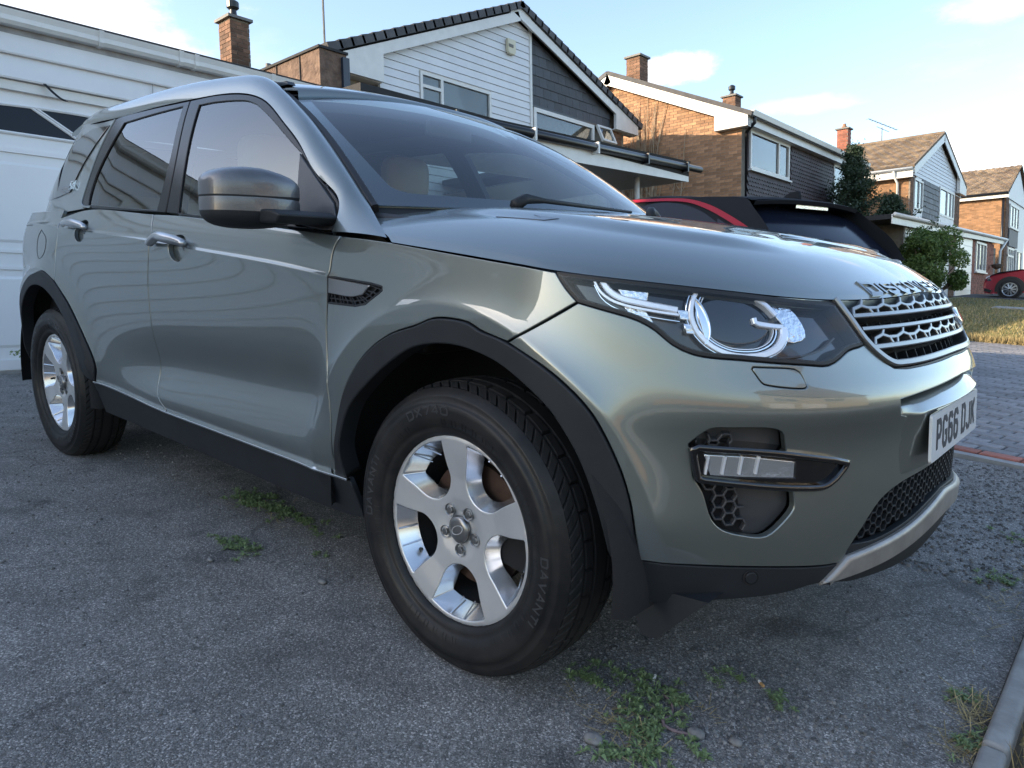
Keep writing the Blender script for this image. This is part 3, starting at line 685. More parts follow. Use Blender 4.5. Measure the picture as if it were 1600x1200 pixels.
blades('lawn_edge_grass',5000,lambda:(random.uniform(-2.2,1.8),9.60+abs(random.gauss(0,.08))),.11,M_straw,'dry overhanging tufts along the lawn edge',wid=.006,zbase=.01)
blades('kerb_grass',1500,lambda:(1.115+abs(random.gauss(0,.10)),random.uniform(-1.2,1.6)),.06,M_straw,'dead grass behind the edging kerb',wid=.003)
b=MB();b.box((-1.9,19.2,.03),(-1.1,20.0,.075));o=b.build('paving_slab',M_conc,mw=TL);tag(o,'single pale flat slab lying in the far lawn','slab')
g=mesh_obj('far_driveway',[(-6.0,25.6,.052),(4,25.9,.052),(4,29.7,.05),(-3.9,29.7,.05)],[(0,1,2,3)],M_road,mw=TL);tag(g,'grey drive under the small red car','driveway',kind='structure')
# ================================================================== BRICKWORK HELPERS
def poly_in(P,x,y): 
    return bool(inside(np.asarray(P,float),np.array([[x,y]]))[0])
def brick_wall(name,parent,axis,val,poly,out,material,holes=(),bw=.215,bh=.065,j=.010,proud=.008,singles=0,single_mat=None,ref=None,mort=None,base=.30):
    """poly in (horizontal, z); axis 0: wall in plane x=val facing out(+1/-1) along x; axis 1: plane y=val"""
    P=np.array(poly,float);lo=P.min(0);hi=P.max(0)
    def W3(h,z,d): return (val+out*d,h,z) if axis==0 else (h,val+out*d,z)
    b=MB();b.prism([tuple(p) for p in P],axis,val-out*base if base else val,val);
    wall=b.build(name,mort or M_mort,parent)
    bb=MB();items=[];r=0;z=math.floor(lo[1]/(bh+j))*(bh+j)
    while z<hi[1]:
        x=lo[0]-(.5*(bw+j) if r%2 else 0)
        while x<hi[0]:
            a,c=max(x,lo[0]+.002),min(x+bw,hi[0]-.002)
            zc_=z+bh/2
            if c-a>.03 and poly_in(P,(a+c)/2,zc_) and poly_in(P,a+.004,zc_) and poly_in(P,c-.004,zc_) and not any(h0-.0<(a+c)/2<h1 and z0<zc_<z1 for h0,h1,z0,z1 in holes): items.append((a,c,z,z+bh))
            x+=bw+j
        z+=bh+j;r+=1
    single=[]
    if singles:
        items.sort(key=lambda q:(ref[0]-(q[0]+q[1])/2)**2+(ref[1]-q[2])**2);full=[q for q in items if abs(q[1]-q[0]-bw)<.004];single=full[:singles];ss=set(single);items=[q for q in items if q not in ss]
    for a,c,z0,z1 in items:
        d=proud+random.uniform(-.002,.003);q=[W3(a,z0,d),W3(c,z0,d),W3(c,z1,d),W3(a,z1,d)];ql=[W3(a,z0,0),W3(c,z0,0),W3(c,z1,0),W3(a,z1,0)]
        bb.add(ql+q,[(4,5,6,7),(0,1,5,4),(1,2,6,5),(2,3,7,6),(3,0,4,7)],random.random())
    if items:
        o=bb.build('brickwork',material,wall);o['kind']='stuff'
    if single:
        q=MB();q.box((-bw/2,-.006,-bh/2),(bw/2,.010,bh/2));me=q.build('brick',single_mat).data;bpy.data.objects.remove(bpy.data.objects['brick'])
        rz=0 if axis==1 else math.pi/2
        for a,c,z0,z1 in single:
            o=bpy.data.objects.new('brick',me);COL.objects.link(o);o.parent=wall;o.location=W3((a+c)/2,(z0+z1)/2,random.uniform(-.002,.003));o.rotation_euler=(0,0,rz)
    return wall
def window(parent,axis,val,out,h0,h1,z0,z1,mulls=(),trans=(),fr=.06,name='window',blind=None,curt=False,sill=True,room=True):
    """framed window; frame, glass and room are its sub-parts"""
    def W3(h,z,d): return (val+out*d,h,z) if axis==0 else (h,val+out*d,z)
    def bx(b,a,c,za,zb,d0,d1): b.box(W3(a,za,d0),W3(c,zb,d1))
    b=MB();bx(b,h0,h1,z0,z0+fr,-.05,.035);bx(b,h0,h1,z1-fr,z1,-.05,.035);bx(b,h0,h0+fr,z0+fr,z1-fr,-.05,.034);bx(b,h1-fr,h1,z0+fr,z1-fr,-.05,.034)
    for m_ in mulls: bx(b,m_-fr*.55,m_+fr*.55,z0+fr,z1-fr,-.05,.033)
    for (a,c,zt) in trans: bx(b,a,c,zt-fr*.5,zt+fr*.5,-.05,.032)
    w=b.build(name,M_trimw,parent)
    q=MB();bx(q,h0+.02,h1-.02,z0+.02,z1-.02,-.012,-.006);q.build('pane',M_win,w)
    if room:
        q=MB();q.v=[W3(h0,z0,-.5),W3(h1,z0,-.5),W3(h1,z1,-.5),W3(h0,z1,-.5),W3(h0,z0,-.04),W3(h1,z0,-.04),W3(h1,z1,-.04),W3(h0,z1,-.04)];q.f=[(0,1,2,3),(0,1,5,4),(1,2,6,5),(2,3,7,6),(3,0,4,7)];q.sh=[.5]*5;q.build('room',M_room,w)
    if blind: q=MB();bx(q,blind[0],blind[1],blind[2],z1-.04,-.10,-.09);q.build('blind',M_blind,w)
    if curt:
        for a,c in ((h0+.03,h0+.18*(h1-h0)),(h1-.18*(h1-h0),h1-.03)):
            q=MB();n_=10
            for k in range(n_): bx(q,a+(c-a)*k/n_,a+(c-a)*(k+.9)/n_,z0+.04,z1-.04,-.15,-.12-.02*(k%2))
            q.build('curtain',M_curt,w)
    if sill: q=MB();bx(q,h0-.05,h1+.05,z0-.05,z0-.002,-.02,.09);q.build('sill',M_trimw,w)
    return w
def chimney(parent,cx,cy,w_,d_,z0,z1,name='chimney',pots=1,cowl=False,bm_=None):
    b=MB();b.box((cx-d_/2,cy-w_/2,z0),(cx+d_/2,cy+w_/2,z1));s=b.build(name,M_mort,parent)
    bb=MB()
    for ax_,o_ in ((0,1),(0,-1),(1,1),(1,-1)):
        L_=w_ if ax_==0 else d_;c0=cy if ax_==0 else cx;r=0;z=z0
        while z<z1-.06:
            x=-L_/2-(.1125 if r%2 else 0)
            while x<L_/2:
                a,c=max(x,-L_/2-.006),min(x+.215,L_/2+.006)
                if c-a>.03:
                    f_=(cx+o_*d_/2) if ax_==0 else (cy+o_*w_/2)
                    P0=lambda h,zz,d:(f_+o_*d,c0+h,zz) if ax_==0 else (c0+h,f_+o_*d,zz)
                    d=.007+random.uniform(-.002,.004)
                    bb.add([P0(a,z,0),P0(c,z,0),P0(c,z+.065,0),P0(a,z+.065,0),P0(a,z,d),P0(c,z,d),P0(c,z+.065,d),P0(a,z+.065,d)],[(4,5,6,7),(0,1,5,4),(1,2,6,5),(2,3,7,6),(3,0,4,7)],random.random())
                x+=.225
            z+=.075;r+=1
    o=bb.build('brickwork',bm_ or M_brickd,s);o['kind']='stuff'
    b=MB();b.box((cx-d_/2-.06,cy-w_/2-.06,z1),(cx+d_/2+.06,cy+w_/2+.06,z1+.05));b.build('chimney_cap',M_lead,s)
    for k in range(pots):
        b=MB();px=cx-(pots-1)*.15+.3*k;b.tube([(px,cy,z1+.06),(px,cy,z1+.12),(px,cy,z1+.13),(px,cy,z1+.22)],[.10,.10,.07,.06],12)
        if cowl: b.tube([(px,cy,z1+.22),(px,cy,z1+.26),(px,cy,z1+.36),(px,cy,z1+.40)],[.06,.11,.11,.05],12)
        b.build('chimney_pot',M_pot if not cowl else M_blk,s,smooth=False)
    return s
# ================================================================== GARAGE
gr=empty('garage','white clad garage with an up-and-over door and arched fan window behind the grey-green car','garage')
GX=-5.45;gz0=.45
def gh(h): return gz0+h          # height above the garage floor
b=MB();b.box((GX-.12,-7.5,.0),(GX-.02,-1.95,gh(2.62)));b.box((GX-.12,2.42,.2),(GX-.02,2.95,gh(2.62)));b.box((GX-.12,-1.95,gh(2.16)),(GX-.02,2.42,gh(2.62)));b.box((GX-6,2.85,.2),(GX-.02,2.95,gh(2.6)));b.build('wall',M_upvc,gr)
# cladding boards left of the door
for k in range(17):
    z0=gh(-.05+.155*k);b=MB();b.prism([(GX-.03,z0),(GX+.022,z0),(GX+.024,z0+.012),(GX+.004,z0+.155),(GX-.03,z0+.155)],1,-7.5,-1.98);b.build('cladding_board',M_upvc,gr)
    if 0<k<14: b=MB();b.prism([(GX-.03,z0),(GX+.022,z0),(GX+.024,z0+.012),(GX+.004,z0+.155),(GX-.03,z0+.155)],1,2.46,2.95);b.build('cladding_board',M_upvc,gr)
# two overlapping boards above the door
for zlo,zhi in ((2.245,2.435),(2.43,2.64)):
    b=MB();b.prism([(GX-.02,gh(zlo)),(GX+.052,gh(zlo)),(GX+.056,gh(zlo+.012)),(GX+.022,gh(zhi)),(GX-.02,gh(zhi))],1,-7.5,2.95);o=b.build('fascia_board',M_upvc,gr)
b=MB();b.box((GX+.0435,.815,gh(2.247)),(GX+.0545,.818,gh(2.43)));b.build('board_joint',M_dirt,gr)
b=MB();b.box((GX-.02,-7.5,gh(2.585)),(GX+.035,2.95,gh(2.66)));b.build('grimy_strip',M_dirt,gr)
# gutter: a square-line profile, with brackets and a union
gp_=[(GX+.03,gh(2.63)),(GX+.105,gh(2.63)),(GX+.125,gh(2.655)),(GX+.125,gh(2.69)),(GX+.14,gh(2.735)),(GX+.03,gh(2.735))]
b=MB();b.prism(gp_,1,-7.6,3.0);gt_=b.build('gutter',M_trimw,gr)
gu=[(x+(.010 if x>GX+.04 else 0),z-(.008 if z<gh(2.7) else -.004)) for x,z in gp_]
for y in (-1.9,-.95,.395,1.05,1.19,1.95,2.7):
    b=MB();b.prism(gu,1,y-.018,y+.018);b.build('gutter_bracket',M_trimw,gr)
b=MB();b.prism([(GX-.05,gh(2.74)),(GX+.10,gh(2.74)),(GX+.10,gh(2.765)),(GX-6,gh(2.95)),(GX-6,gh(2.74))],1,-7.6,3.02);b.build('roof',M_felt2,gr)
b=MB();b.box((GX-.02,-7.6,gh(2.735)),(GX+.10,3.02,gh(2.742)));b.build('roof_edge',M_felt2,gr)
# up-and-over door
DY0,DY1=-1.93,2.40;DCY=.26
dr_=MB();dr_.box((GX-.06,DY0,gh(.01)),(GX-.022,DY1,gh(2.17)));dor=dr_.build('garage_door',M_door,gr)
b=MB();b.box((GX-.03,DY0-.06,gh(0)),(GX+.02,DY0,gh(2.24)));b.box((GX-.03,DY1,gh(0)),(GX+.02,DY1+.06,gh(2.24)));b.box((GX-.03,DY0,gh(2.17)),(GX+.0195,DY1,gh(2.24)));b.build('door_frame',M_trimw,gr)
b=MB();b.box((GX-.023,DY0+.01,gh(.02)),(GX-.008,DY1-.01,gh(.10)));b.box((GX-.023,DY0+.01,gh(1.70)),(GX-.009,DY1-.01,gh(1.735)));b.build('door_rail',M_door,dor)
def raised(y0,y1,z0,z1):
    b=MB();m_=.05
    b.v=[(GX-.0215,y0,z0),(GX-.0215,y1,z0),(GX-.0215,y1,z1),(GX-.0215,y0,z1)]
    i=.022;b.v+=[(GX-.036,y0+i,z0+i),(GX-.036,y1-i,z0+i),(GX-.036,y1-i,z1-i),(GX-.036,y0+i,z1-i)]
    i=.075;b.v+=[(GX-.012,y0+i,z0+i),(GX-.012,y1-i,z0+i),(GX-.012,y1-i,z1-i),(GX-.012,y0+i,z1-i)]
    b.f=[(a+o,(a+1)%4+o,(a+1)%4+o+4,a+o+4) for o in (0,4) for a in range(4)]+[(8,9,10,11)];b.sh=[.5]*9
    return b.build('door_panel',M_door,dor)
# recessed fields are cut by building the door face as rails between them
xs_=np.linspace(DY0+.03,DY1-.03,5)
for k in range(4):
    raised(xs_[k]+.05,xs_[k+1]-.05,gh(.14),gh(.80));raised(xs_[k]+.05,xs_[k+1]-.05,gh(.955),gh(1.68))
b=MB();b.box((GX-.023,DY0+.01,gh(.80)),(GX-.010,DY1-.01,gh(.825)));b.box((GX-.023,DY0+.01,gh(.93)),(GX-.010,DY1-.01,gh(.955)));b.build('door_rail',M_door,dor)
# fan window
arc=[(DCY+1.50*math.cos(t)*1.0,gh(1.85)+.225*math.sin(t)) for t in np.linspace(0,math.pi,41)]
b=MB();b.v=[(GX-.018,y,z) for y,z in arc];b.f=[tuple(range(len(arc)))];b.sh=[.5];b.build('fan_window',M_dkwin,dor)
b=MB();b.tube([(GX-.016,y,z) for y,z in arc]+[(GX-.016,*arc[0])],.013,6);b.build('fan_window_bead',M_door,dor)
for th in (146,34):
    a=math.radians(th);e=(DCY+.42*math.cos(a),gh(1.85)+.30*math.sin(a));k=min(1,.21/(.30*math.sin(a)));e=(DCY+.42*k*math.cos(a)*1.0,gh(1.85)+.212)
    b=MB()
    for off in (-.012,.012): b.tube([(GX-.014,DCY+off*1.6,gh(1.85)),(GX-.014,e[0]+off*1.6,e[1])],.010,6)
    b.build('glazing_bar',M_door,dor)
b=MB();b.box((GX-.06,.02,gh(1.0)),(GX-.0,.16,gh(1.05)));b.build('door_handle',M_blk,dor)
b=MB();b.box((GX-.2,-7.5,-.2),(GX+.01,2.95,gh(.012)));b.build('threshold',M_conc,gr)
# wire loop hanging over the door
b=MB();pts=[];z0=gh(2.245)
for t in np.linspace(0,1,24): 
    s=math.sin(math.pi*t);pts.append((GX+.055+.05*s,-.03+.17*(t if t<.5 else 1-t)*1.6+(.012 if t>.5 else 0),z0-.115*s+.004))
b.tube(pts,.0055,6);o=b.build('cable_loop',M_blk);tag(o,'thin black cable loop hanging from the board over the garage door','cable')
# chimney of the house behind the garage
hs_=empty('house_behind','brick house hidden behind the garage, its tall chimney with a dark cowl showing','house')
chimney(hs_,-11.75,5.15,.36,.40,3.4,6.20,cowl=True)
b=MB();b.box((-13.5,3.2,.5),(-10.4,5.7,4.0));b.build('wall',M_brickd,hs_)
b=MB();b.prism([(-13.6,4.0),(-10.3,4.0),(-11.9,4.6)],1,3.1,5.8);b.build('roof',M_felt2,hs_)
# ================================================================== HOUSE 1 : white gable
h1=empty('white_gable_house','white boarded gable house with a slate-hung panel, behind the grey-green car','house')
X1=-9.6;AP=(10.57,7.47);EL=(5.35,5.27);ER=(15.35,5.78)
def roofz_h1(y): return EL[1]+(y-EL[0])*(AP[1]-EL[1])/(AP[0]-EL[0]) if y<AP[0] else ER[1]+(ER[0]-y)*(AP[1]-ER[1])/(ER[0]-AP[0])
b=MB();b.prism([(5.5,.3),(15.0,.3),(15.0,ER[1]-.1),(AP[0],AP[1]-.28),(5.5,EL[1]-.1)],0,X1-8.5,X1-.10);b.build('wall',M_mort,h1)
bay=MB();bay.prism([(6.75,2.0),(11.06,2.0),(11.06,roofz_h1(11.06)-.30),(AP[0],AP[1]-.30),(6.75,roofz_h1(6.75)-.30)],0,X1-.1,X1-.012);bay.build('gable_wall',M_trimw,h1)
# boards
z=3.1;
while z<AP[1]-.3:
    z1=z+.15
    def ext(zz,side):
        if side<0:
            y=6.75 if roofz_h1(6.75)-.30>zz else EL[0]+(zz+.30-EL[1])*(AP[0]-EL[0])/(AP[1]-EL[1]);return max(6.75,y)
        y=11.0 if roofz_h1(11.0)-.30>zz else ER[0]-(zz+.30-ER[1])*(ER[0]-AP[0])/(AP[1]-ER[1]);return min(11.0,y)
    a0,a1,c0,c1=ext(z,-1),ext(z1,-1),ext(z,1),ext(z1,1)
    segs=[(a0,a1,c0,c1)]
    if z1>4.84 and z<5.47: segs=[(a0,a1,7.70,7.70),(9.73,9.73,c0,c1)]
    for (p0,p1,q0,q1) in segs:
        if q0-p0<.05: continue
        if q1<p1:p1=q1=(p1+q1)/2
        b=MB();v=[(X1-.012,p0,z),(X1-.012,q0,z),(X1+.020,q0,z),(X1+.020,p0,z),(X1-.012,p1,z1-.006),(X1-.012,q1,z1-.006),(X1+.004,q1,z1-.006),(X1+.004,p1,z1-.006)]
        b.add(v,[(0,1,2,3),(4,7,6,5),(3,2,6,7),(0,3,7,4),(1,5,6,2),(0,4,5,1)]);b.build('board',M_cladg,h1)
    z=z1
b=MB();b.box((X1-.02,11.0,3.0),(X1+.035,11.07,7.2));b.build('corner_trim',M_trimw,h1)
window(h1,0,X1,1,7.72,9.71,4.86,5.46,mulls=(8.29,),trans=((7.74,8.29,5.20),),blind=(8.33,9.66,5.02),curt=True)
# slate-hung panel
b=MB();b.prism([(11.07,5.47),(14.22,5.47),(14.22,roofz_h1(14.22)-.3),(11.07,roofz_h1(11.07)-.3)],0,X1-.1,X1-.02);b.build('slate_backing',M_slate,h1)
r=0;z=5.48
while z<7.1:
    y=11.08-(.14 if r%2 else 0)
    while y<14.2:
        a,c=max(y,11.08),min(y+.275,14.2)
        if c-a>.04 and roofz_h1((a+c)/2)-.34>z+.10:
            zt=min(z+.235,roofz_h1(c)-.31);b=MB();b.add([(X1-.02,a,z),(X1-.02,c,z),(X1+.012,c,z),(X1+.012,a,z),(X1-.02,a,zt),(X1-.02,c,zt),(X1-.006,c,zt),(X1-.006,a,zt)],[(0,1,2,3),(4,7,6,5),(3,2,6,7),(0,3,7,4),(1,5,6,2),(0,4,5,1)]);b.build('slate',M_slate,h1)
        y+=.28
    z+=.22;r+=1
b=MB();b.box((X1-.05,11.07,5.43),(X1+.03,14.2,5.475));b.build('window_head',M_blk,h1)
window(h1,0,X1,1,11.12,13.48,4.3,5.43,fr=.09,sill=False)
window(h1,0,X1,1,13.52,14.18,4.55,5.02,fr=.06,sill=False)
# open top light
tl=MB();tl.box((-.03,13.54-13.86,-.46),(.03,14.16-13.86,-.40));tl.box((-.03,-.32,-.06),(.03,.30,0));tl.box((-.03,-.32,-.40),(.0299,-.26,-.06));tl.box((-.03,.24,-.40),(.0299,.30,-.06))
tlo=tl.build('top_light',M_trimw,h1);tlo.location=(X1+.05,13.86,5.45);tlo.rotation_euler=(0,math.radians(-24),0)
q=MB();q.box((-.006,-.28,-.42),(.0,.26,-.04));q.build('pane',M_win,tlo)
b=MB();b.box((X1-.5,13.52,5.02),(X1-.45,14.2,5.45));b.build('room',M_room,h1)
brick_wall('brick_pier',h1,0,X1+.0,[(14.22,2.5),(14.75,2.5),(14.75,5.55),(14.22,5.55)],1,M_brickd,base=.1)
brick_wall('brick_return',h1,0,X1-.35,[(5.55,2.5),(6.75,2.5),(6.75,5.45),(5.55,5.2)],1,M_brickd,base=.1)
b=MB();b.box((X1-.35,6.72,2.5),(X1-.012,6.75,5.6));b.build('side_return',M_mort,h1)
# roof, verge tiles, bargeboards
for (e,s) in ((EL,-1),(ER,1)):
    b=MB();e2=(e[0]+s*(.12 if s>0 else -.15),e[1]-(.05 if s>0 else -.07))
    b.add([(X1-8.7,e2[0],e2[1]),(X1+.18,e2[0],e2[1]),(X1+.18,AP[0],AP[1]),(X1-8.7,AP[0],AP[1]),(X1-8.7,e2[0],e2[1]-.09),(X1+.18,e2[0],e2[1]-.09),(X1+.18,AP[0],AP[1]-.09),(X1-8.7,AP[0],AP[1]-.09)],[(0,1,2,3),(4,7,6,5),(0,4,5,1),(1,5,6,2),(3,2,6,7),(0,3,7,4)]);b.build('roof',M_felt2,h1)
    n_=21;L_=math.hypot(AP[0]-e2[0],AP[1]-e2[1]);ux,uz=(AP[0]-e2[0])/L_,(AP[1]-e2[1])/L_
    for k in range(n_):
        d0=L_*k/n_;d1=L_*(k+1)/n_+.05;nx_,nz_=(-uz*s*-1,ux) if s<0 else (uz,-ux);nx_,nz_=(-uz,ux) if ux>0 else (uz,-ux)
        lift0=.030;lift1=.006
        P=lambda d,t:(e2[0]+ux*d+nx_*t,e2[1]+uz*d+nz_*t)
        prof=[P(d0,lift0+.012),P(d1,lift1+.012),P(d1,lift1-.12),P(d0,lift0-.14)]
        b=MB();b.prism(prof,0,X1-.10,X1+.215);o=b.build('verge_tile',M_tile,h1)
    # bargeboard
    b=MB();dn=.12;P=lambda d,t:(e[0]+ux*d+nx_*t,e[1]+uz*d+nz_*t)
    b.prism([P(.05,-.14),P(L_,-.14),P(L_,-.33),P(.05,-.33)],0,X1+.14,X1+.17);b.build('bargeboard',M_trimw,h1)
    b=MB();b.prism([P(.05,-.15),P(L_,-.15),P(L_,-.17),P(.05,-.17)],0,X1-.06,X1+.15);b.build('verge_soffit',M_trimw,h1)
b=MB();b.prism([(AP[0]-.45,AP[1]-.49),(AP[0],AP[1]-.33),(AP[0]+.45,AP[1]-.49),(AP[0]+.30,AP[1]-.20),(AP[0],AP[1]-.05),(AP[0]-.30,AP[1]-.20)],0,X1+.10,X1+.168);b.build('apex_board',M_trimw,h1)
b=MB();b.prism([(5.35,5.00),(6.72,5.00),(6.72,5.62),(5.35,5.12)],0,X1+.10,X1+.172);b.build('box_end',M_trimw,h1)
b=MB();b.box((X1-.36,5.35,4.99),(X1+.10,6.72,5.02));b.build('soffit',M_trimw,h1)
b=MB();b.prism([(14.25,5.45),(15.3,5.45),(15.3,5.68),(14.25,6.1)],0,X1+.10,X1+.172);b.build('box_end',M_trimw,h1)
b=MB();b.box((X1-.1,14.25,5.44),(X1+.10,15.3,5.47));b.build('soffit',M_trimw,h1)
b=MB();b.tube([(X1-3,7.72,5.8),(X1-3,7.72,9.0)],.025,6);o=b.build('aerial_mast',M_lead,h1)
b=MB();b.prism([(10.20,6.42),(10.24,6.36),(10.42,6.36),(10.46,6.42),(10.46,6.68),(10.20,6.68)],0,X1+.02,X1+.10);o=b.build('alarm_box',M_cream2);bevel(o,.02,2);tag(o,'cream burglar alarm box high on the white boarded gable','alarm box')
b=MB();b.box((X1+.10,10.22,6.50),(X1+.112,10.36,6.56));bx_=b.build('alarm_label',M_lead,o)
# felt-covered side structure
fb=empty('felt_clad_dormer','brown mineral felt box roof with a dark blue corner post beside the white gable','dormer')
XD=-9.0
b=MB();b.box((XD-4.5,5.06,2.6),(XD,5.58,5.09));b.build('felt_wall',M_felt,fb)
b=MB();b.box((XD-4.5,5.03,5.09),(XD+.03,5.60,5.13));b.build('felt_cap',M_felt2,fb)
b=MB();b.box((XD,5.47,2.6),(XD+.06,5.60,5.03));b.build('corner_post',M_blue,fb)
for k in range(5): b=MB();b.box((XD-.55-.7*k,5.042,3.0),(XD-.535-.7*k,5.062,5.09));b.build('felt_lap',M_felt2,fb)
b=MB();b.tube([(XD-1.9,5.3,5.1),(XD-1.9,5.3,5.32)],.05,10);b.build('vent_pipe',M_lead,fb)
# ================================================================== CANOPY
cp_=empty('carport','flat carport canopy with white fascia, black gutter and ribbed grey soffit','carport')
CX=-5.6
for (y0_,y1_,dp) in ((3.2,8.2,1.6),(8.2,10.85,3.95)):
    b=MB();b.prism([(CX+.02,3.34),(CX-dp,3.36),(CX-dp,3.46),(CX+.02,3.44)],1,y0_,y1_-.002);b.build('roof',M_felt2,cp_)
b=MB();b.add([(CX-.02,3.2,2.98),(CX+.015,3.2,2.98),(CX+.015,3.2,3.30),(CX-.02,3.2,3.30),(CX-.02,10.85,3.24),(CX+.015,10.85,3.24),(CX+.015,10.85,3.50),(CX-.02,10.85,3.50)],[(0,1,2,3),(4,7,6,5),(0,4,5,1),(1,5,6,2),(2,6,7,3),(3,7,4,0)]);b.build('fascia',M_trimw,cp_)
for k in range(36):
    x=CX-.06-.108*k;ya=3.2 if k<14 else 8.2;za=3.01+(ya-3.2)*.0328;b=MB();b.add([(x,ya,za),(x-.10,ya,za),(x-.10,10.83,3.26),(x,10.83,3.26),(x-.02,ya,za+.025),(x-.08,ya,za+.025),(x-.08,10.83,3.285),(x-.02,10.83,3.285)],[(0,1,2,3),(0,4,7,3),(1,2,6,5),(4,5,6,7)]);b.build('soffit_strip',M_soffit,cp_)
b=MB();b.prism([(CX-.02,3.26),(CX-3.9,3.26),(CX-3.9,3.5),(CX-.02,3.5)],1,10.85,10.88);b.build('end_fascia',M_trimw,cp_)
b=MB();b.tube([(CX+.075,3.2,3.26),(CX+.075,11.2,3.50)],.062,10);b.build('gutter',M_blk,cp_,smooth=True)
b=MB();b.add([(CX+.01,3.2,3.30),(CX+.03,3.2,3.36),(CX+.03,10.9,3.62),(CX+.01,10.9,3.56),(CX-.1,3.2,3.36),(CX-.1,10.9,3.62)],[(0,1,2,3),(1,4,5,2)]);b.build('felt_drip',M_felt2,cp_)
for y in (4.6,6.15,7.7,9.2,10.6):
    zc=3.26+(y-3.2)*.03;b=MB();b.box((CX+.0,y-.02,zc-.10),(CX+.145,y+.02,zc+.075));b.build('gutter_bracket',M_trimw if y in(6.15,7.7) else M_blk,cp_)
b=MB();b.tube([(CX-.35,9.6,.2),(CX-.35,9.6,3.22)],.05,10);b.build('post',M_trimw,cp_,smooth=True)
# ================================================================== HOUSE 2 : long brick gable
h2=empty('brick_gable_house','brown brick house with sunlit gable wall and plum tile-hung front','house')
Y2=16.0;XF2=-6.85
RG=(-10.74,7.45);EF=(-6.60,5.62);EB=(-14.9,5.55)
brick_wall('gable_wall',h2,1,Y2,[(-14.5,.8),(XF2,.8),(XF2,5.45),(RG[0],7.30),(-14.5,5.6)],-1,M_brick2,singles=290,single_mat=M_brick,ref=(-7.6,4.2))
b=MB();b.prism([(-14.5,.5),(XF2-.02,.5),(XF2-.02,5.5),(RG[0],7.3),(-14.5,5.5)],1,Y2+.3,25.3);b.build('wall',M_brickd,h2)
for e,nm in ((EF,'front'),(EB,'back')):
    L_=math.hypot(RG[0]-e[0],RG[1]-e[1]);ux,uz=(RG[0]-e[0])/L_,(RG[1]-e[1])/L_;nx_,nz_=(uz,-ux) if ux<0 else (-uz,ux)
    P=lambda d,t:(e[0]+ux*d+nx_*t,e[1]+uz*d+nz_*t)
    b=MB();b.prism([P(-.1,.06),P(L_,.06),P(L_,-.05),P(-.1,-.05)],1,Y2-.22,25.5);b.build('roof',M_tile,h2)
    b=MB();b.prism([P(0,-.05),P(L_,-.05),P(L_,-.30),P(0,-.30)],1,Y2-.20,Y2-.17);b.build('bargeboard',M_trimw,h2)
    b=MB();b.prism([P(0,-.06),P(L_,-.06),P(L_,-.08),P(0,-.08)],1,Y2-.17,Y2-.01);b.build('verge_soffit',M_trimw,h2)
b=MB();b.prism([(RG[0]-.4,RG[1]-.47),(RG[0],RG[1]-.30),(RG[0]+.4,RG[1]-.47),(RG[0]+.3,RG[1]-.17),(RG[0],RG[1]-.02),(RG[0]-.3,RG[1]-.17)],1,Y2-.198,Y2-.165);b.build('apex_board',M_trimw,h2)
b=MB();b.prism([(-7.5,5.32),(-6.62,5.32),(-6.62,5.60),(-7.5,5.78)],1,Y2-.202,Y2-.16);b.build('box_end',M_trimw,h2)
b=MB();b.box((-7.5,Y2-.17,5.315),(-6.62,Y2,5.34));b.build('soffit',M_trimw,h2)
b=MB();b.prism([(-6.62,5.56),(-6.50,5.56),(-6.47,5.68),(-6.62,5.68)],1,Y2-.15,25.5);b.build('gutter',M_trimw,h2)
b=MB();b.box((-6.66,Y2-.1,5.36),(-6.63,25.4,5.56));b.box((XF2,Y2,5.36),(-6.64,25.4,5.38));b.build('fascia',M_trimw,h2)
b=MB();b.tube([(-6.55,Y2+.05,5.58),(-6.56,Y2+.08,5.42),(-6.78,Y2+.10,5.22),(-6.78,Y2+.10,.6)],.045,8);b.build('downpipe',M_blk,h2,smooth=True)
window(h2,0,XF2+.02,1,16.42,19.05,4.38,5.36,mulls=(18.30,),fr=.08,curt=True)
window(h2,0,XF2+.02,1,22.78,25.2,3.6,5.36,mulls=(24.4,),fr=.08,curt=True)
bb=MB();z=2.2;r=0
while z<5.34:
    y=16.25-(.085 if r%2 else 0)
    while y<22.75:
        c=y+.165
        if not(z+.05>4.28 and y<19.10) and not y<16.2:
            zt=z+.12;zb=z-.03
            bb.add([(XF2+.045,y,z),(XF2+.045,y+.04,zb),(XF2+.045,c-.045,zb),(XF2+.045,c-.005,z),(XF2+.02,c-.005,zt),(XF2+.02,y,zt),(XF2+.0,y,z),(XF2+.0,y+.04,zb),(XF2,c-.045,zb),(XF2,c-.005,z)],[(0,1,2,3,4,5),(0,6,7,1),(1,7,8,2),(2,8,9,3)],random.random())
        y+=.17
    z+=.105;r+=1
o=bb.build('hung_tiles',M_hung,h2);o['kind']='stuff'
b=MB();b.box((XF2-.01,16.2,2.0),(XF2+.004,25.2,5.4));b.build('tile_backing',M_hung,h2)
chimney(h2,-10.15,16.42,.42,.42,6.7,7.84,pots=0)
chimney(h2,-9.5,21.1,.42,.42,6.6,7.58,pots=1,cowl=True)
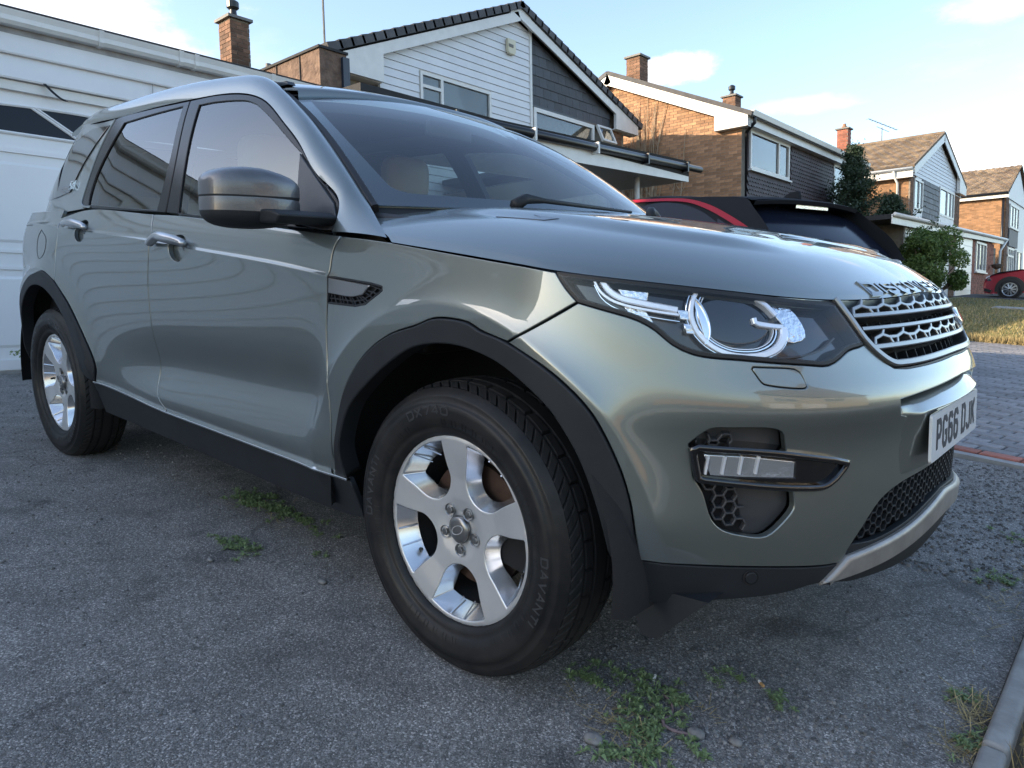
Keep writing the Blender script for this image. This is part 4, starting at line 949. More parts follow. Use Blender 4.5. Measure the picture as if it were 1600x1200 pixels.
# bare climber on the gable
cl=empty('climbing_plant','leafless pale climber fanning up the sunlit brick gable','climber')
b=MB()
for k in range(46):
    x0=-9.9+random.gauss(0,.35);zt=random.uniform(4.6,6.6);x=x0;pts=[]
    drift=random.gauss(.02,.16)
    for s in np.linspace(0,1,9):
        pts.append((x0+drift*s*2.2+.05*math.sin(7*s+k),Y2-.03-.05*random.random(),1.2+(zt-1.2)*s))
    b.tube(pts,[.030*(1-.75*s) for s in np.linspace(0,1,9)],5)
    for q in range(4):
        i=random.randint(3,7);p=np.array(pts[i]);d=random.choice((-1,1));b.tube([p,p+np.array([d*.12,-.01,.18]),p+np.array([d*.17,-.02,.42])],[.009,.007,.003],4)
b.build('stems',M_vine,cl)
# ================================================================== HOUSE 3
h3=empty('brown_roof_house','white gabled house with brown tiled roof and orange brick side','house')
X3,Y3=-6.3,30.0;A3=(34.75,8.05);L3=(29.75,6.02);R3=(39.75,6.30)
brick_wall('side_wall',h3,1,Y3,[(-15,1.0),(X3-.0,1.0),(X3,6.0),(-15,6.0)],-1,M_bricko)
b=MB();b.prism([(Y3+.3,.5),(39.5,.5),(39.5,6.1),(A3[0],A3[1]-.2),(Y3+.3,5.9)],0,-15,X3-.05);b.build('wall',M_brickd,h3)
b=MB();b.prism([(31.0,3.4),(38.0,3.4),(38.0,6.4),(A3[0],A3[1]-.3),(31.0,6.3)],0,X3-.05,X3-.01);b.build('gable_wall',M_cladg,h3)
b=MB();b.prism([(30.02,5.90),(39.4,6.0),(39.4,6.3),(A3[0],A3[1]-.25),(30.02,6.05)],0,X3-.05,X3+.0);b.build('gable_wall',M_cladg,h3)
bb=MB();z=5.9
while z<A3[1]-.3:
    y0=max(30.05,L3[0]+(z+.35-L3[1])*(A3[0]-L3[0])/(A3[1]-L3[1]));y1=min(39.4,R3[0]-(z+.35-R3[1])*(R3[0]-A3[0])/(A3[1]-R3[1]))
    if y1-y0>.2: bb.add([(X3,y0,z),(X3,y1,z),(X3+.022,y1,z),(X3+.022,y0,z),(X3,y0,z+.145),(X3,y1,z+.145),(X3+.004,y1,z+.145),(X3+.004,y0,z+.145)],[(0,1,2,3),(4,7,6,5),(3,2,6,7),(0,3,7,4),(1,5,6,2)],random.random())
    z+=.15
o=bb.build('gable_boards',M_cladg,h3);o['kind']='stuff'
brick_wall('brick_pier',h3,0,X3-.0,[(30.0,1.0),(30.0,5.9),(30.0,5.9),(30.9,5.9),(30.9,1.0)],1,M_brickd,base=.05) if False else None
brick_wall('brick_pier',h3,0,X3+.01,[(37.95,2.5),(39.2,2.5),(39.2,6.0),(37.95,6.0)],1,M_brickd,base=.05)
brick_wall('brick_pier',h3,0,X3+.01,[(29.99,2.5),(30.5,2.5),(30.5,5.98),(29.99,5.98)],1,M_brickd,base=.05)
window(h3,0,X3+.02,1,30.55,31.9,4.60,5.78,mulls=(31.3,),fr=.07,sill=False,curt=True)
window(h3,0,X3+.02,1,34.9,37.85,4.72,5.95,mulls=(36.4,37.2),fr=.09,sill=False,curt=True)
for y0_,y1_,z1_ in ((30.5,31.9,4.6),(34.9,37.9,4.72)): b=MB();b.box((X3-.02,y0_,3.4),(X3+.03,y1_,z1_));b.build('apron_panel',M_cladg,h3)
bb=MB();z=3.3;r=0
while z<5.85:
    y=31.92-(.15 if r%2 else 0)
    while y<34.86:
        a,c=max(y,31.92),min(y+.29,34.86)
        if c-a>.05: bb.add([(X3+.0,a,z),(X3+.0,c,z),(X3+.035,c,z),(X3+.035,a,z),(X3,a,z+.24),(X3,c,z+.24),(X3+.01,c,z+.24),(X3+.01,a,z+.24)],[(0,1,2,3),(4,7,6,5),(3,2,6,7),(0,3,7,4),(1,5,6,2)],random.random())
        y+=.3
    z+=.22;r+=1
o=bb.build('hung_slates',M_slate2,h3);o['kind']='stuff'
def tiled_roof(parent,ya,za,yb,zb,x0,x1,tw=.30,rows_=17):
    """slope from the eave (ya,za) to the ridge (yb,zb), from x0 to x1, real overlapping tiles"""
    b=MB();b.add([(x0,ya,za-.06),(x1,ya,za-.06),(x1,yb,zb-.06),(x0,yb,zb-.06)],[(0,1,2,3)]);b.build('roof',M_felt2,parent)
    L_=math.hypot(yb-ya,zb-za);uy,uz=(yb-ya)/L_,(zb-za)/L_;ny,nz=(-uz,uy) if uy>0 else (uz,-uy);bb=MB();dl=L_/rows_
    P=lambda x,d,t:(x,ya+uy*d+ny*t,za+uz*d+nz*t)
    for r in range(rows_):
        x=x0-(tw/2 if r%2 else 0);d0=dl*r-.04;d1=d0+dl+.07
        while x<x1:
            a,c=max(x,x0),min(x+tw,x1)
            if c-a>.05:
                j=random.uniform(-.006,.006);m_=(a+c)/2
                bb.add([P(a,d0,.035+j),P(m_-.06,d0,.035+j),P(m_,d0,.065+j),P(c,d0,.035+j),P(c,d1,.0),P(m_,d1,.03),P(m_-.06,d1,.0),P(a,d1,0),P(a,d0,-.01),P(c,d0,-.01)],[(0,1,6,7),(1,2,5,6),(2,3,4,5),(8,9,3,2,1,0)],random.random())
            x+=tw+.004
    o=bb.build('roof_tiles',M_tileb,parent);o['kind']='stuff'
tiled_roof(h3,L3[0],L3[1]+.12,A3[0],A3[1]+.1,-15.2,X3+.15)
b=MB();b.add([(-15.2,A3[0],A3[1]+.1),(X3+.15,A3[0],A3[1]+.1),(X3+.15,R3[0],R3[1]+.1),(-15.2,R3[0],R3[1]+.1),(-15.2,A3[0],A3[1]),(X3+.15,A3[0],A3[1]),(X3+.15,R3[0],R3[1]),(-15.2,R3[0],R3[1])],[(0,1,2,3),(4,7,6,5),(1,5,6,2),(2,6,7,3)]);b.build('far_roof_slope',M_tileb,h3)
b=MB();b.tube([(x,A3[0],A3[1]+.10) for x in np.linspace(-15.2,X3+.16,20)],.10,8);b.build('ridge_tiles',M_tileb,h3)
for e,s in ((L3,1),(R3,-1)):
    L_=math.hypot(A3[0]-e[0],A3[1]-e[1]);uy,uz=(A3[0]-e[0])/L_,(A3[1]-e[1])/L_;ny,nz=(-uz,uy) if uy>0 else (uz,-uy);P=lambda d,t:(e[0]+uy*d+ny*t,e[1]+uz*d+nz*t)
    b=MB();b.prism([P(.1,.06),P(L_,.06),P(L_,-.24),P(.1,-.24)],0,X3+.155,X3+.185);b.build('bargeboard',M_trimw,h3)
    b=MB();b.prism([P(0,.16),P(L_,.16),P(L_,.06),P(0,.06)],0,X3+.10,X3+.20);b.build('verge',M_tileb,h3)
b=MB();b.prism([(38.2,6.0),(39.7,6.0),(39.7,6.32),(38.2,6.9)],0,X3+.05,X3+.19);b.build('box_end',M_trimw,h3)
b=MB();b.box((-15,Y3-.28,5.72),(X3+.15,Y3-.25,6.0));b.box((-15,Y3-.25,5.72),(X3+.15,Y3,5.74));b.build('fascia',M_trimw,h3)
b=MB();b.tube([(-15,Y3-.34,6.04),(X3+.15,Y3-.34,6.04)],.06,8);b.build('gutter',M_trimw,h3,smooth=True)
b=MB();b.tube([(X3-.5,Y3-.33,6.0),(X3-.5,Y3-.33,5.82),(X3-.42,Y3-.08,5.55),(X3-.42,Y3-.06,3.6)],.05,8);b.build('downpipe',M_trimw,h3,smooth=True)
chimney(h3,-8.0,27.9,.8,.75,6.0,7.50,pots=1,bm_=M_brickr) if False else None
chimney(h2,-7.6,26.2,.36,.36,5.6,7.10,pots=1,bm_=M_brickr)
ta=empty('tv_aerial','thin rooftop television aerial above the brown tiled roof','aerial')
b=MB();b.tube([(-9.0,36.05,7.9),(-9.0,36.05,9.10)],.022,6);b.build('mast',M_lead,ta)
b=MB();b.tube([(-9,33.9,9.12),(-9,38.6,9.42)],.016,6);b.tube([(-9,35.2,9.0),(-9,37.2,9.1)],.012,6);b.build('boom',M_lead,ta)
b=MB()
for y in np.linspace(34.0,38.4,7): b.tube([(-9.12,y,9.12+(y-33.9)*.064),(-8.88,y,9.12+(y-33.9)*.064)],.008,5)
b.build('elements',M_lead,ta)
# front range with garage and small window
ex=empty('front_garage_range','low flat-roofed brick range with white garage door before the brown-roofed house','garage')
XE=-4.0
b=MB();b.box((-6.25,20.0,.6),(XE-.06,34.6,3.1));b.build('wall',M_mort,ex)
b=MB();b.add([(XE-2.6,18.1,2.98),(XE+.12,18.1,2.98),(XE+.12,35.6,3.38),(XE-2.6,35.6,3.38),(XE-2.6,18.1,3.10),(XE+.12,18.1,3.10),(XE+.12,35.6,3.50),(XE-2.6,35.6,3.50)],[(0,3,2,1),(4,5,6,7),(0,1,5,4),(1,2,6,5),(2,3,7,6)]);b.build('roof',M_felt2,ex)
b=MB();b.add([(XE+.12,18.1,2.86),(XE+.15,18.1,2.86),(XE+.15,35.6,3.30),(XE+.12,35.6,3.30),(XE+.12,18.1,3.09),(XE+.15,18.1,3.09),(XE+.15,35.6,3.51),(XE+.12,35.6,3.51)],[(0,3,2,1),(4,5,6,7),(0,1,5,4),(1,2,6,5),(2,3,7,6)]);b.build('fascia',M_trimw,ex)
b=MB();b.tube([(XE+.2,18.1,3.08),(XE+.2,35.6,3.50)],.055,8);b.build('gutter',M_trimw,ex,smooth=True)
dz=lambda y:.9+.026*(y-27)
b=MB();b.box((XE-.06,26.4,.6),(XE-.0,29.2,3.15));gd=b.build('garage_door',M_door,ex)
for k in range(7): b=MB();b.prism([(XE-.01,1.0+.31*k),(XE+.016,1.0+.31*k+.012),(XE+.016,1.0+.31*k+.285),(XE-.01,1.0+.31*k+.297)],1,26.45,29.15);b.build('door_slat',M_door,gd)
brick_wall('brick_pier',ex,0,XE,[(29.25,.6),(33.7,.6),(33.7,3.22),(29.25,3.15)],1,M_brickr,holes=[(29.72,31.85,2.0,3.2)])
brick_wall('brick_pier',ex,0,XE,[(25.5,.6),(26.35,.6),(26.35,3.1),(25.5,3.1)],1,M_brickd)
b=MB();b.box((XE-.05,20,1),(XE-.01,25.5,2.95));b.build('white_screen',M_trimw,ex)
window(ex,0,XE+.02,1,29.75,31.82,2.02,3.12,mulls=(30.45,31.15),fr=.08,curt=True)
b=MB();b.tube([(XE+.2,35.4,3.45),(XE+.1,34.6,3.0),(XE+.08,34.4,1.1)],.05,8);b.build('downpipe',M_trimw,ex,smooth=True)
hb=empty('hanging_basket','small dark hanging basket on the red brick wall by the window','basket')
v,f=[],[];b=MB();b.tube([(XE+.25,32.9,2.42),(XE+.25,32.9,2.36),(XE+.25,32.9,2.26),(XE+.25,32.9,2.18)],[.02,.20,.17,.05],10);b.build('basket',M_bark,hb);b=MB();b.tube([(XE,32.9,2.75),(XE+.25,32.9,2.76),(XE+.25,32.9,2.40)],.012,5);b.build('bracket',M_blk,hb)
bo=empty('garden_tap_post','thin post with a pale top against the red brick wall','post');b=MB();b.tube([(XE+.25,32.2,.8),(XE+.25,32.2,1.72)],.03,8);b.build('stem',M_lead,bo);b=MB();b.box((XE+.18,32.12,1.70),(XE+.34,32.34,1.82));b.build('head',M_conc,bo)
# ================================================================== HOUSE 4
h4=empty('far_brick_house','farthest brown-roofed house with orange brick side, at the edge of the street','house')
X4,Y4=-5.35,46.0
brick_wall('side_wall',h4,1,Y4,[(-13,1.5),(X4,1.5),(X4,6.7),(-13,6.7)],-1,M_bricko)
b=MB();b.prism([(Y4+.3,.5),(54,.5),(54,6.8),(50,8.3),(Y4+.3,6.6)],0,-13,X4-.05);b.build('wall',M_cladg,h4)
brick_wall('brick_pier',h4,0,X4,[(46.0,1.5),(46.0,6.6),(47.0,6.6),(47.0,1.5)],1,M_brickd,base=.04)
tiled_roof(h4,Y4-.25,6.80,50.2,8.75,-13.2,X4+.15,rows_=15)
b=MB();b.add([(-13,50.2,8.7),(X4+.15,50.2,8.7),(X4+.15,54.5,6.8),(-13,54.5,6.8)],[(0,1,2,3)]);b.build('far_roof_slope',M_tileb,h4)
b=MB();b.box((-13,Y4-.27,6.48),(X4+.15,Y4-.24,6.72));b.build('fascia',M_trimw,h4)
b=MB();b.tube([(-13,Y4-.32,6.72),(X4+.15,Y4-.32,6.72)],.07,8);b.build('gutter',M_blk,h4,smooth=True)
b=MB();b.tube([(X4-.12,Y4-.1,6.7),(X4-.12,Y4-.1,1.5)],.055,8);b.build('downpipe',M_blk,h4,smooth=True)
b=MB();b.prism([(46.2,6.55),(53.8,6.55),(50.2,8.5)],0,X4-.02,X4+.02);b.build('gable_wall',M_cladg,h4)
window(h4,0,X4+.03,1,47.3,50.5,5.0,6.3,mulls=(48.4,49.4),fr=.1,curt=True)
b=MB();b.box((X4,47.3,4.0),(X4+.05,50.5,4.95));b.build('apron_panel',M_slate2,h4)
window(h4,0,X4+.03,1,47.0,49.2,2.4,3.9,mulls=(47.8,48.5),trans=((47.0,49.2,3.45),),fr=.1)
window(h4,0,X4+.03,1,50.2,52.4,2.4,3.9,mulls=(51,),fr=.1)
# ================================================================== TREES
def leaf_cloud(name,parent,n,fn,size,material,up=.3):
    v=[];f=[];sh_=[]
    for k in range(n):
        p,s=fn();p=np.array(p);a=rng.normal(size=3);a/=np.linalg.norm(a);c=np.cross(a,rng.normal(size=3));c/=np.linalg.norm(c);L_=size*random.uniform(.6,1.5)*s;o=len(v)
        v+=[p-a*L_,p+c*L_*.45,p+a*L_,p-c*L_*.45];f.append((o,o+1,o+2,o+3));sh_.append(min(1,max(0,random.gauss(.5,.25))))
    return mesh_obj(name,v,f,material,parent,shade=sh_)
def tree_conifer(loc,h,r,label):
    x,y=loc;z0=gz(x,y)-.1;t=empty('conifer_tree',label,'tree')
    b=MB();b.tube([(x,y,z0),(x+.03,y,z0+h*.5),(x,y,z0+h*.97)],[.11,.06,.015],8)
    tips=[]
    for k in range(150):
        s=random.random()**.8;zz=z0+.25+s*(h*.95-.25);a=random.uniform(0,6.28);L_=(r*(1-s)**1.15+.07)*random.uniform(.7,1.25);p0=np.array([x,y,zz]);p1=p0+np.array([math.cos(a)*L_,math.sin(a)*L_,L_*random.uniform(.25,.8)]);b.tube([p0,(p0+p1)/2+np.array([0,0,-.05]),p1],[.02,.013,.005],4);tips.append((p0,p1))
    b.build('trunk',M_bark,t)
    def fn():
        p0,p1=random.choice(tips);q=random.random()**.6;p=p0+(p1-p0)*q+rng.normal(size=3)*(.07+.06*(1-q));return p,1
    leaf_cloud('crown',t,26000,fn,.040,M_leafc);return t
tree_conifer((-6.05,22.2),4.75,2.0,'dark narrow conifer tree standing between the brick houses')
tree_conifer((-4.7,21.2),3.1,1.8,'shorter dark conifer tree between the tall conifer and round bush')
def bush(loc,h,r,label,n=16000):
    x,y=loc;z0=gz(x,y);t=empty('round_bush',label,'bush')
    b=MB();cs=[]
    for k in range(34):
        a=random.uniform(0,6.28);s=random.random()**.5;zz=z0+h*(.22+.70*random.random());rr=r*math.sqrt(max(.05,1-((zz-z0-h*.5)/(h*.56))**2))*s*.95;c=np.array([x+rr*math.cos(a),y+rr*math.sin(a),zz]);cs.append((c,random.uniform(.16,.34)));b.tube([(x,y,z0),((x+c[0])/2,(y+c[1])/2,(z0+c[2])/2+.1),c],[.03,.018,.006],4)
    b.build('trunk',M_bark,t)
    def fn():
        c,q=random.choice(cs);d=rng.normal(size=3);d/=np.linalg.norm(d);return c+d*q*random.uniform(.55,1.08),1
    leaf_cloud('crown',t,n,fn,.036,M_leafb);return t
bush((-3.35,19.7),1.95,.92,'round bright green bush at the edge of the parched lawn',20000)
# ================================================================== NEIGHBOUR'S CAR
nc=empty('hatchback_car','white hatchback with black roof and red roofline strip, parked on the block paving','car',mw=CAR@Matrix.Translation((-.9,3.3,0))@Matrix.Rotation(math.radians(-17),4,'Z'))
NY=-.15;NW=1.66
def sec(profile,inset_,y0=NY,y1=NY+NW): return [(x,y0+inset_,z) for x,z in profile],[(x,y1-inset_,z) for x,z in profile]
bodyp=[(.10,.35),(.14,.55),(.10,.80),(.04,.98),(-.01,1.07),(-.6,1.04),(-2.3,.98),(-3.2,.88),(-3.6,.74),(-3.7,.45),(-3.6,.28),(.1,.28)]
b=MB();n=len(bodyp)
rows=[(0.10,.93),(.0,1.0),(.0,1.0)]
v=[];
for yy_,k in ((NY+.06,.985),(NY,1.0),(NY+NW,1.0),(NY+NW-.06,.985)):
    v+=[(-1.75+(x+1.75)*k,yy_,.65+(z-.65)*k) for x,z in bodyp]
f=[tuple(range(n))]+[(r*n+i,r*n+(i+1)%n,(r+1)*n+(i+1)%n,(r+1)*n+i) for r in range(3) for i in range(n)]+[tuple(3*n+i for i in range(n))[::-1]]
b.add(v,f);o=b.build('body',M_whitecar,nc);bevel(o,.03,3,.3)
def band(pts_lo,pts_hi,y_lo,y_hi,name,material,parent=nc,both=True,thick=.02):
    """side strip between two profiles; y given as inset from the body side"""
    bb=MB()
    lo=resample(pts_lo,.05);hi=resample(pts_hi,.05);k=60
    def rs(P): s=np.concatenate([[0],np.cumsum(np.linalg.norm(np.diff(P,axis=0),axis=1))]);t=np.linspace(0,s[-1],k);return np.stack([np.interp(t,s,P[:,0]),np.interp(t,s,P[:,1])],1)
    lo=rs(lo);hi=rs(hi)
    def yi(z): return np.interp(z,[1.0,1.3,1.5,1.56],[.0,.09,.17,.22])
    for sg in (0,1):
        v=[];Y=lambda z,e:(NY+yi(z)-e) if sg==0 else (NY+NW-yi(z)+e)
        for p,q in zip(lo,hi): v+=[(p[0],Y(p[1],y_lo),p[1]),(q[0],Y(q[1],y_hi),q[1])]
        bb=MB();bb.add(v,[(2*i,2*i+1,2*i+3,2*i+2) for i in range(k-1)]);o=bb.build(name,material,parent,smooth=True)
    return o
def yi(z): return float(np.interp(z,[1.0,1.3,1.5,1.56],[.0,.09,.17,.22]))
# cabin shell: black, side skin + roof
top=[(-2.7,1.02),(-2.35,1.27),(-1.74,1.548),(-1.12,1.535),(-.46,1.502),(-.38,1.49),(-.34,1.478)]
back=[(-.56,1.43),(-.62,1.395),(-.95,1.40),(-.80,1.33),(-.55,1.178),(-.33,1.04)]
base=[(-3.25,1.0),(-2.6,1.0),(-1.8,1.0),(-1.0,1.02),(-.33,1.04)]
o=band([(-2.7,1.0),(.04,1.06)],[(-2.35,1.27),(-1.74,1.548),(-1.12,1.535),(-.43,1.50),(-.37,1.48),(-.30,1.42),(-.18,1.33),(-.06,1.22),(.02,1.08)],0,0,'cabin_side',M_blackcar)
X=[]
for t in np.linspace(-1,1,17):
    row=[]
    for x,z in resample(top,.08):
        w_=NW/2-yi(z);row.append((x,NY+NW/2+t*w_,z+.030*(1-abs(t)**2.5)))
    X.append(row)
v,f=grid_geo(np.array(X));mesh_obj('roof',v,f,M_blackcar,nc,smooth=True)
X=[]
for t in np.linspace(-1,1,13):
    row=[]
    for x,z in resample([(-.52,1.455),(-.42,1.40),(-.30,1.31),(-.17,1.20),(-.05,1.08)],.06):
        w_=NW/2-yi(z)-.06;row.append((x+.07*(1-abs(t)**2.2),NY+NW/2+t*w_,z))
    X.append(row)
v,f=grid_geo(np.array(X));mesh_obj('tailgate_glass',v,f,M_dkwin,nc,smooth=True)
b=MB();X=[]
sp=[(-.72,1.500),(-.50,1.494),(-.33,1.472),(-.345,1.444),(-.47,1.448),(-.68,1.455)]
for t in np.linspace(-1,1,13):
    w_=NW/2-.19;X.append([(x+.05*(1-abs(t)**2),NY+NW/2+t*w_,z+.028*(1-abs(t)**2.5)) for x,z in sp+[sp[0]]])
v,f=grid_geo(np.array(X));mesh_obj('spoiler',v,f,M_blackcar,nc,smooth=False)
b=MB();b.box((-.39,NY+.66,1.444),(-.325,NY+1.06,1.470));b.build('brake_light',M_refl,nc)
band([(-1.74,1.52),(-1.27,1.512),(-1.0,1.487),(-.78,1.428),(-.57,1.351),(-.37,1.264),(-.27,1.20)],[(-1.78,1.547),(-1.27,1.537),(-1.0,1.514),(-.749,1.457),(-.507,1.369),(-.266,1.263),(-.17,1.20)],.006,.006,'red_roof_strip',M_redstrip)
band([(-2.3,1.06),(-1.4,1.06),(-.68,1.07)],[(-1.95,1.38),(-1.447,1.497),(-1.11,1.482),(-.813,1.405),(-.62,1.32)],.004,.004,'side_window',M_dkwin)
band([(-.60,1.09),(-.40,1.10)],[(-.617,1.345),(-.467,1.285)],.0042,.0042,'quarter_window',M_dkwin)
b=MB();b.prism([(-.62,1.53),(-.52,1.585),(-.44,1.595),(-.42,1.525)],1,NY+NW/2-.02,NY+NW/2+.02);o=b.build('shark_fin_aerial',M_blackcar,nc);bevel(o,.01,2);o.location=(-.0,-.28,-.002) if False else (0,0,.0)
b=MB();b.tube([(-.03,NY+1.28,1.085),(.01,NY+1.25,1.11),(-.01,NY+1.1,1.13),(-.06,NY+.9,1.17),(-.10,NY+.75,1.20)],[.035,.032,.018,.012,.008],8);b.build('rear_wiper',M_blk,nc,smooth=True)
b=MB();b.box((-.1,NY+.02,.78),(.105,NY+.30,.92));b.build('tail_lamp',M_redstrip,nc);b=MB();b.box((-.1,NY+NW-.30,.78),(.105,NY+NW-.02,.92));b.build('tail_lamp',M_redstrip,nc)
def simple_wheel(parent,loc,r,w_=.2):
    root=bpy.data.objects.new('wheel',None);COL.objects.link(root);root.parent=parent;root.location=loc
    b=MB();pts=[(0,-w_/2,0),(0,-w_/2+.02,0),(0,w_/2-.02,0),(0,w_/2,0)];b.tube(pts,[r-.03,r,r,r-.03],28);b.build('tyre',M_tyre,root,smooth=False)
    bb=MB();rr=r*.68
    for k in range(10):
        a=2*math.pi*k/10;
        for d in (-.10,.10): bb.tube([(.03*math.cos(a),-w_/2-.012,.03*math.sin(a)),(rr*math.cos(a+d),-w_/2-.008,rr*math.sin(a+d))],[.016,.011],4)
    t=np.linspace(0,2*math.pi,29);bb.tube([(rr*math.cos(q),-w_/2-.008,rr*math.sin(q)) for q in t],.018,5,cap=False);bb.build('rim',M_silver,root);return root
for x,y in ((-.45,NY+.10),(-2.95,NY+.10),(-.45,NY+NW-.10),(-2.95,NY+NW-.10)):
    q=simple_wheel(nc,(x,y,.33),.33)
    if y>NY+1:q.rotation_euler=(0,0,math.pi)
# ================================================================== SMALL RED CAR
mc=empty('small_red_car','small dark red car with black arches parked nose-in on the far drive','car')
MX,MY=-2.52,27.1;mz=gz(MX,MY)+.02
prof=[(-.72,.22),(-.76,.40),(-.74,.58),(-.66,.72),(-.50,.80),(.0,.90),(.40,.95),(.9,.97),(2.6,.98),(3.0,.90),(3.05,.55),(3.0,.24),(2.8,.20),(-.5,.18)]
b=MB();v=[];n=len(prof)
for yy_,k in ((.05,.98),(0,1),(1.68,1),(1.63,.98)): v+=[(MX+1.1+(x-1.1)*k,MY+yy_,mz+.55+(z-.55)*k) for x,z in prof]
b.add(v,[tuple(range(n))]+[(r*n+i,r*n+(i+1)%n,(r+1)*n+(i+1)%n,(r+1)*n+i) for r in range(3) for i in range(n)]+[tuple(3*n+i for i in range(n))[::-1]]);o=b.build('body',M_redcar,mc);bevel(o,.05,3,.3)
b=MB();cab=[(.35,.95),(.80,1.36),(2.3,1.38),(2.75,.97)];v=[(MX+x,MY+(.02 if z<1 else .16),mz+z) for x,z in cab]+[(MX+x,MY+(1.66 if z<1 else 1.52),mz+z) for x,z in cab];b.add(v,[(0,1,2,3),(7,6,5,4),(0,4,5,1),(1,5,6,2),(2,6,7,3)]);o=b.build('cabin',M_dkwin,mc)
b=MB();b.box((MX+.78,MY+.14,mz+1.355),(MX+2.35,MY+1.54,mz+1.41));o=b.build('roof',M_blackcar,mc);bevel(o,.03,2)
b=MB();b.prism([(MX-.60,mz+.80),(MX-.35,mz+.87),(MX+.30,mz+.955),(MX+.30,mz+.97),(MX-.35,mz+.90),(MX-.66,mz+.78)],1,MY+.22,MY+1.46);b.build('bonnet_stripe',M_blackcar,mc)
for x in (0,2.47):
    t=np.linspace(-.15,math.pi+.15,25);b=MB();pin=[(MX+x+.355*math.cos(q),mz+.31+.355*math.sin(q)) for q in t];pou=[(MX+x+.43*math.cos(q),mz+.31+.43*math.sin(q)) for q in t];b.prism(pin+pou[::-1],1,MY-.012,MY+.03);b.build('arch_cladding',M_plast0 if False else M_blk,mc)
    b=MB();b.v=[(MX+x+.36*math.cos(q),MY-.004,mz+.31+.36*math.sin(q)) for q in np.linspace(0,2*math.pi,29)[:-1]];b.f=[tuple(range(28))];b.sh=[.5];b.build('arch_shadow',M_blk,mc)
    simple_wheel(mc,(MX+x,MY+.04,mz+.31),.31,.18)
v=[];b=MB();b.tube([(MX-.55,MY+.12,mz+.70),(MX-.66,MY+.14,mz+.66)],[.11,.10],16);b.build('headlamp',M_refl,mc)
b=MB();b.box((MX-.775,MY+.35,mz+.46),(MX-.70,MY+1.33,mz+.68));b.build('grille',M_blk,mc)
b=MB();b.prism([(MX-.74,mz+.30),(MX-.55,mz+.22),(MX-.50,mz+.30),(MX-.70,mz+.38)],1,MY-.006,MY+.3);b.build('lower_intake',M_blk,mc)
b=MB();b.box((MX+.55,MY-.14,mz+.97),(MX+.72,MY+.02,mz+1.08));o=b.build('door_mirror',M_whitecar,mc);bevel(o,.03,2)
b=MB();b.box((MX+.42,MY-.008,mz+.74),(MX+.56,MY+.0,mz+.79));b.build('side_marker',M_chrome0 if False else M_refl,mc)
shade_hs=empty('shade_house','unseen brick house added beside the garage to keep the sun off the drive and cars','house')  # added out of view as a sun blocker, so drive and cars stay shaded
b=MB();b.box((-13.5,-15,-.5),(-5.6,-7.62,5.6));b.build('wall',M_brickd,shade_hs)
b=MB();b.prism([(-13.9,5.6),(-5.2,5.6),(-9.55,8.5)],1,-15.3,-7.5);b.build('roof',M_felt2,shade_hs)
for y in (-13.0,-10.2):
    for z in (1.0,3.6): window(shade_hs,0,-5.58,1,y,y+1.9,z,z+1.2,mulls=(y+.95,),fr=.07)
# ================================================================== ACROSS THE ROAD (seen in the car's paint)
M_render=mat('cream_render',(.50,.44,.34),rough=.9,noise=(3,.2))
oh=empty('house_across_road','cream rendered house with two white garage doors across the road, seen mirrored in the bumper','house')
b=MB();b.box((15,-4,-2.5),(22,8,3.0));b.build('wall',M_render,oh)
b=MB();b.prism([(-4.4,3.0),(8.4,3.0),(2,5.4)],0,14.6,22.4);b.build('roof',M_tileb,oh)
for y in (-3.2,.2): b=MB();b.box((14.95,y,-1.8),(14.99,y+2.6,.5));b.build('garage_door',M_door,oh)
for k in range(2):window(oh,0,14.97,-1,-2.6+5.2*k,-.2+5.2*k,1.2,2.4,mulls=(-1.4+5.2*k,),fr=.08)
b=MB();b.box((13.4,-18,-2.4),(13.7,-5,-.2));o=b.build('garden_wall',M_bricko);tag(o,'long low brick garden wall across the road, seen mirrored in the bumper','wall')
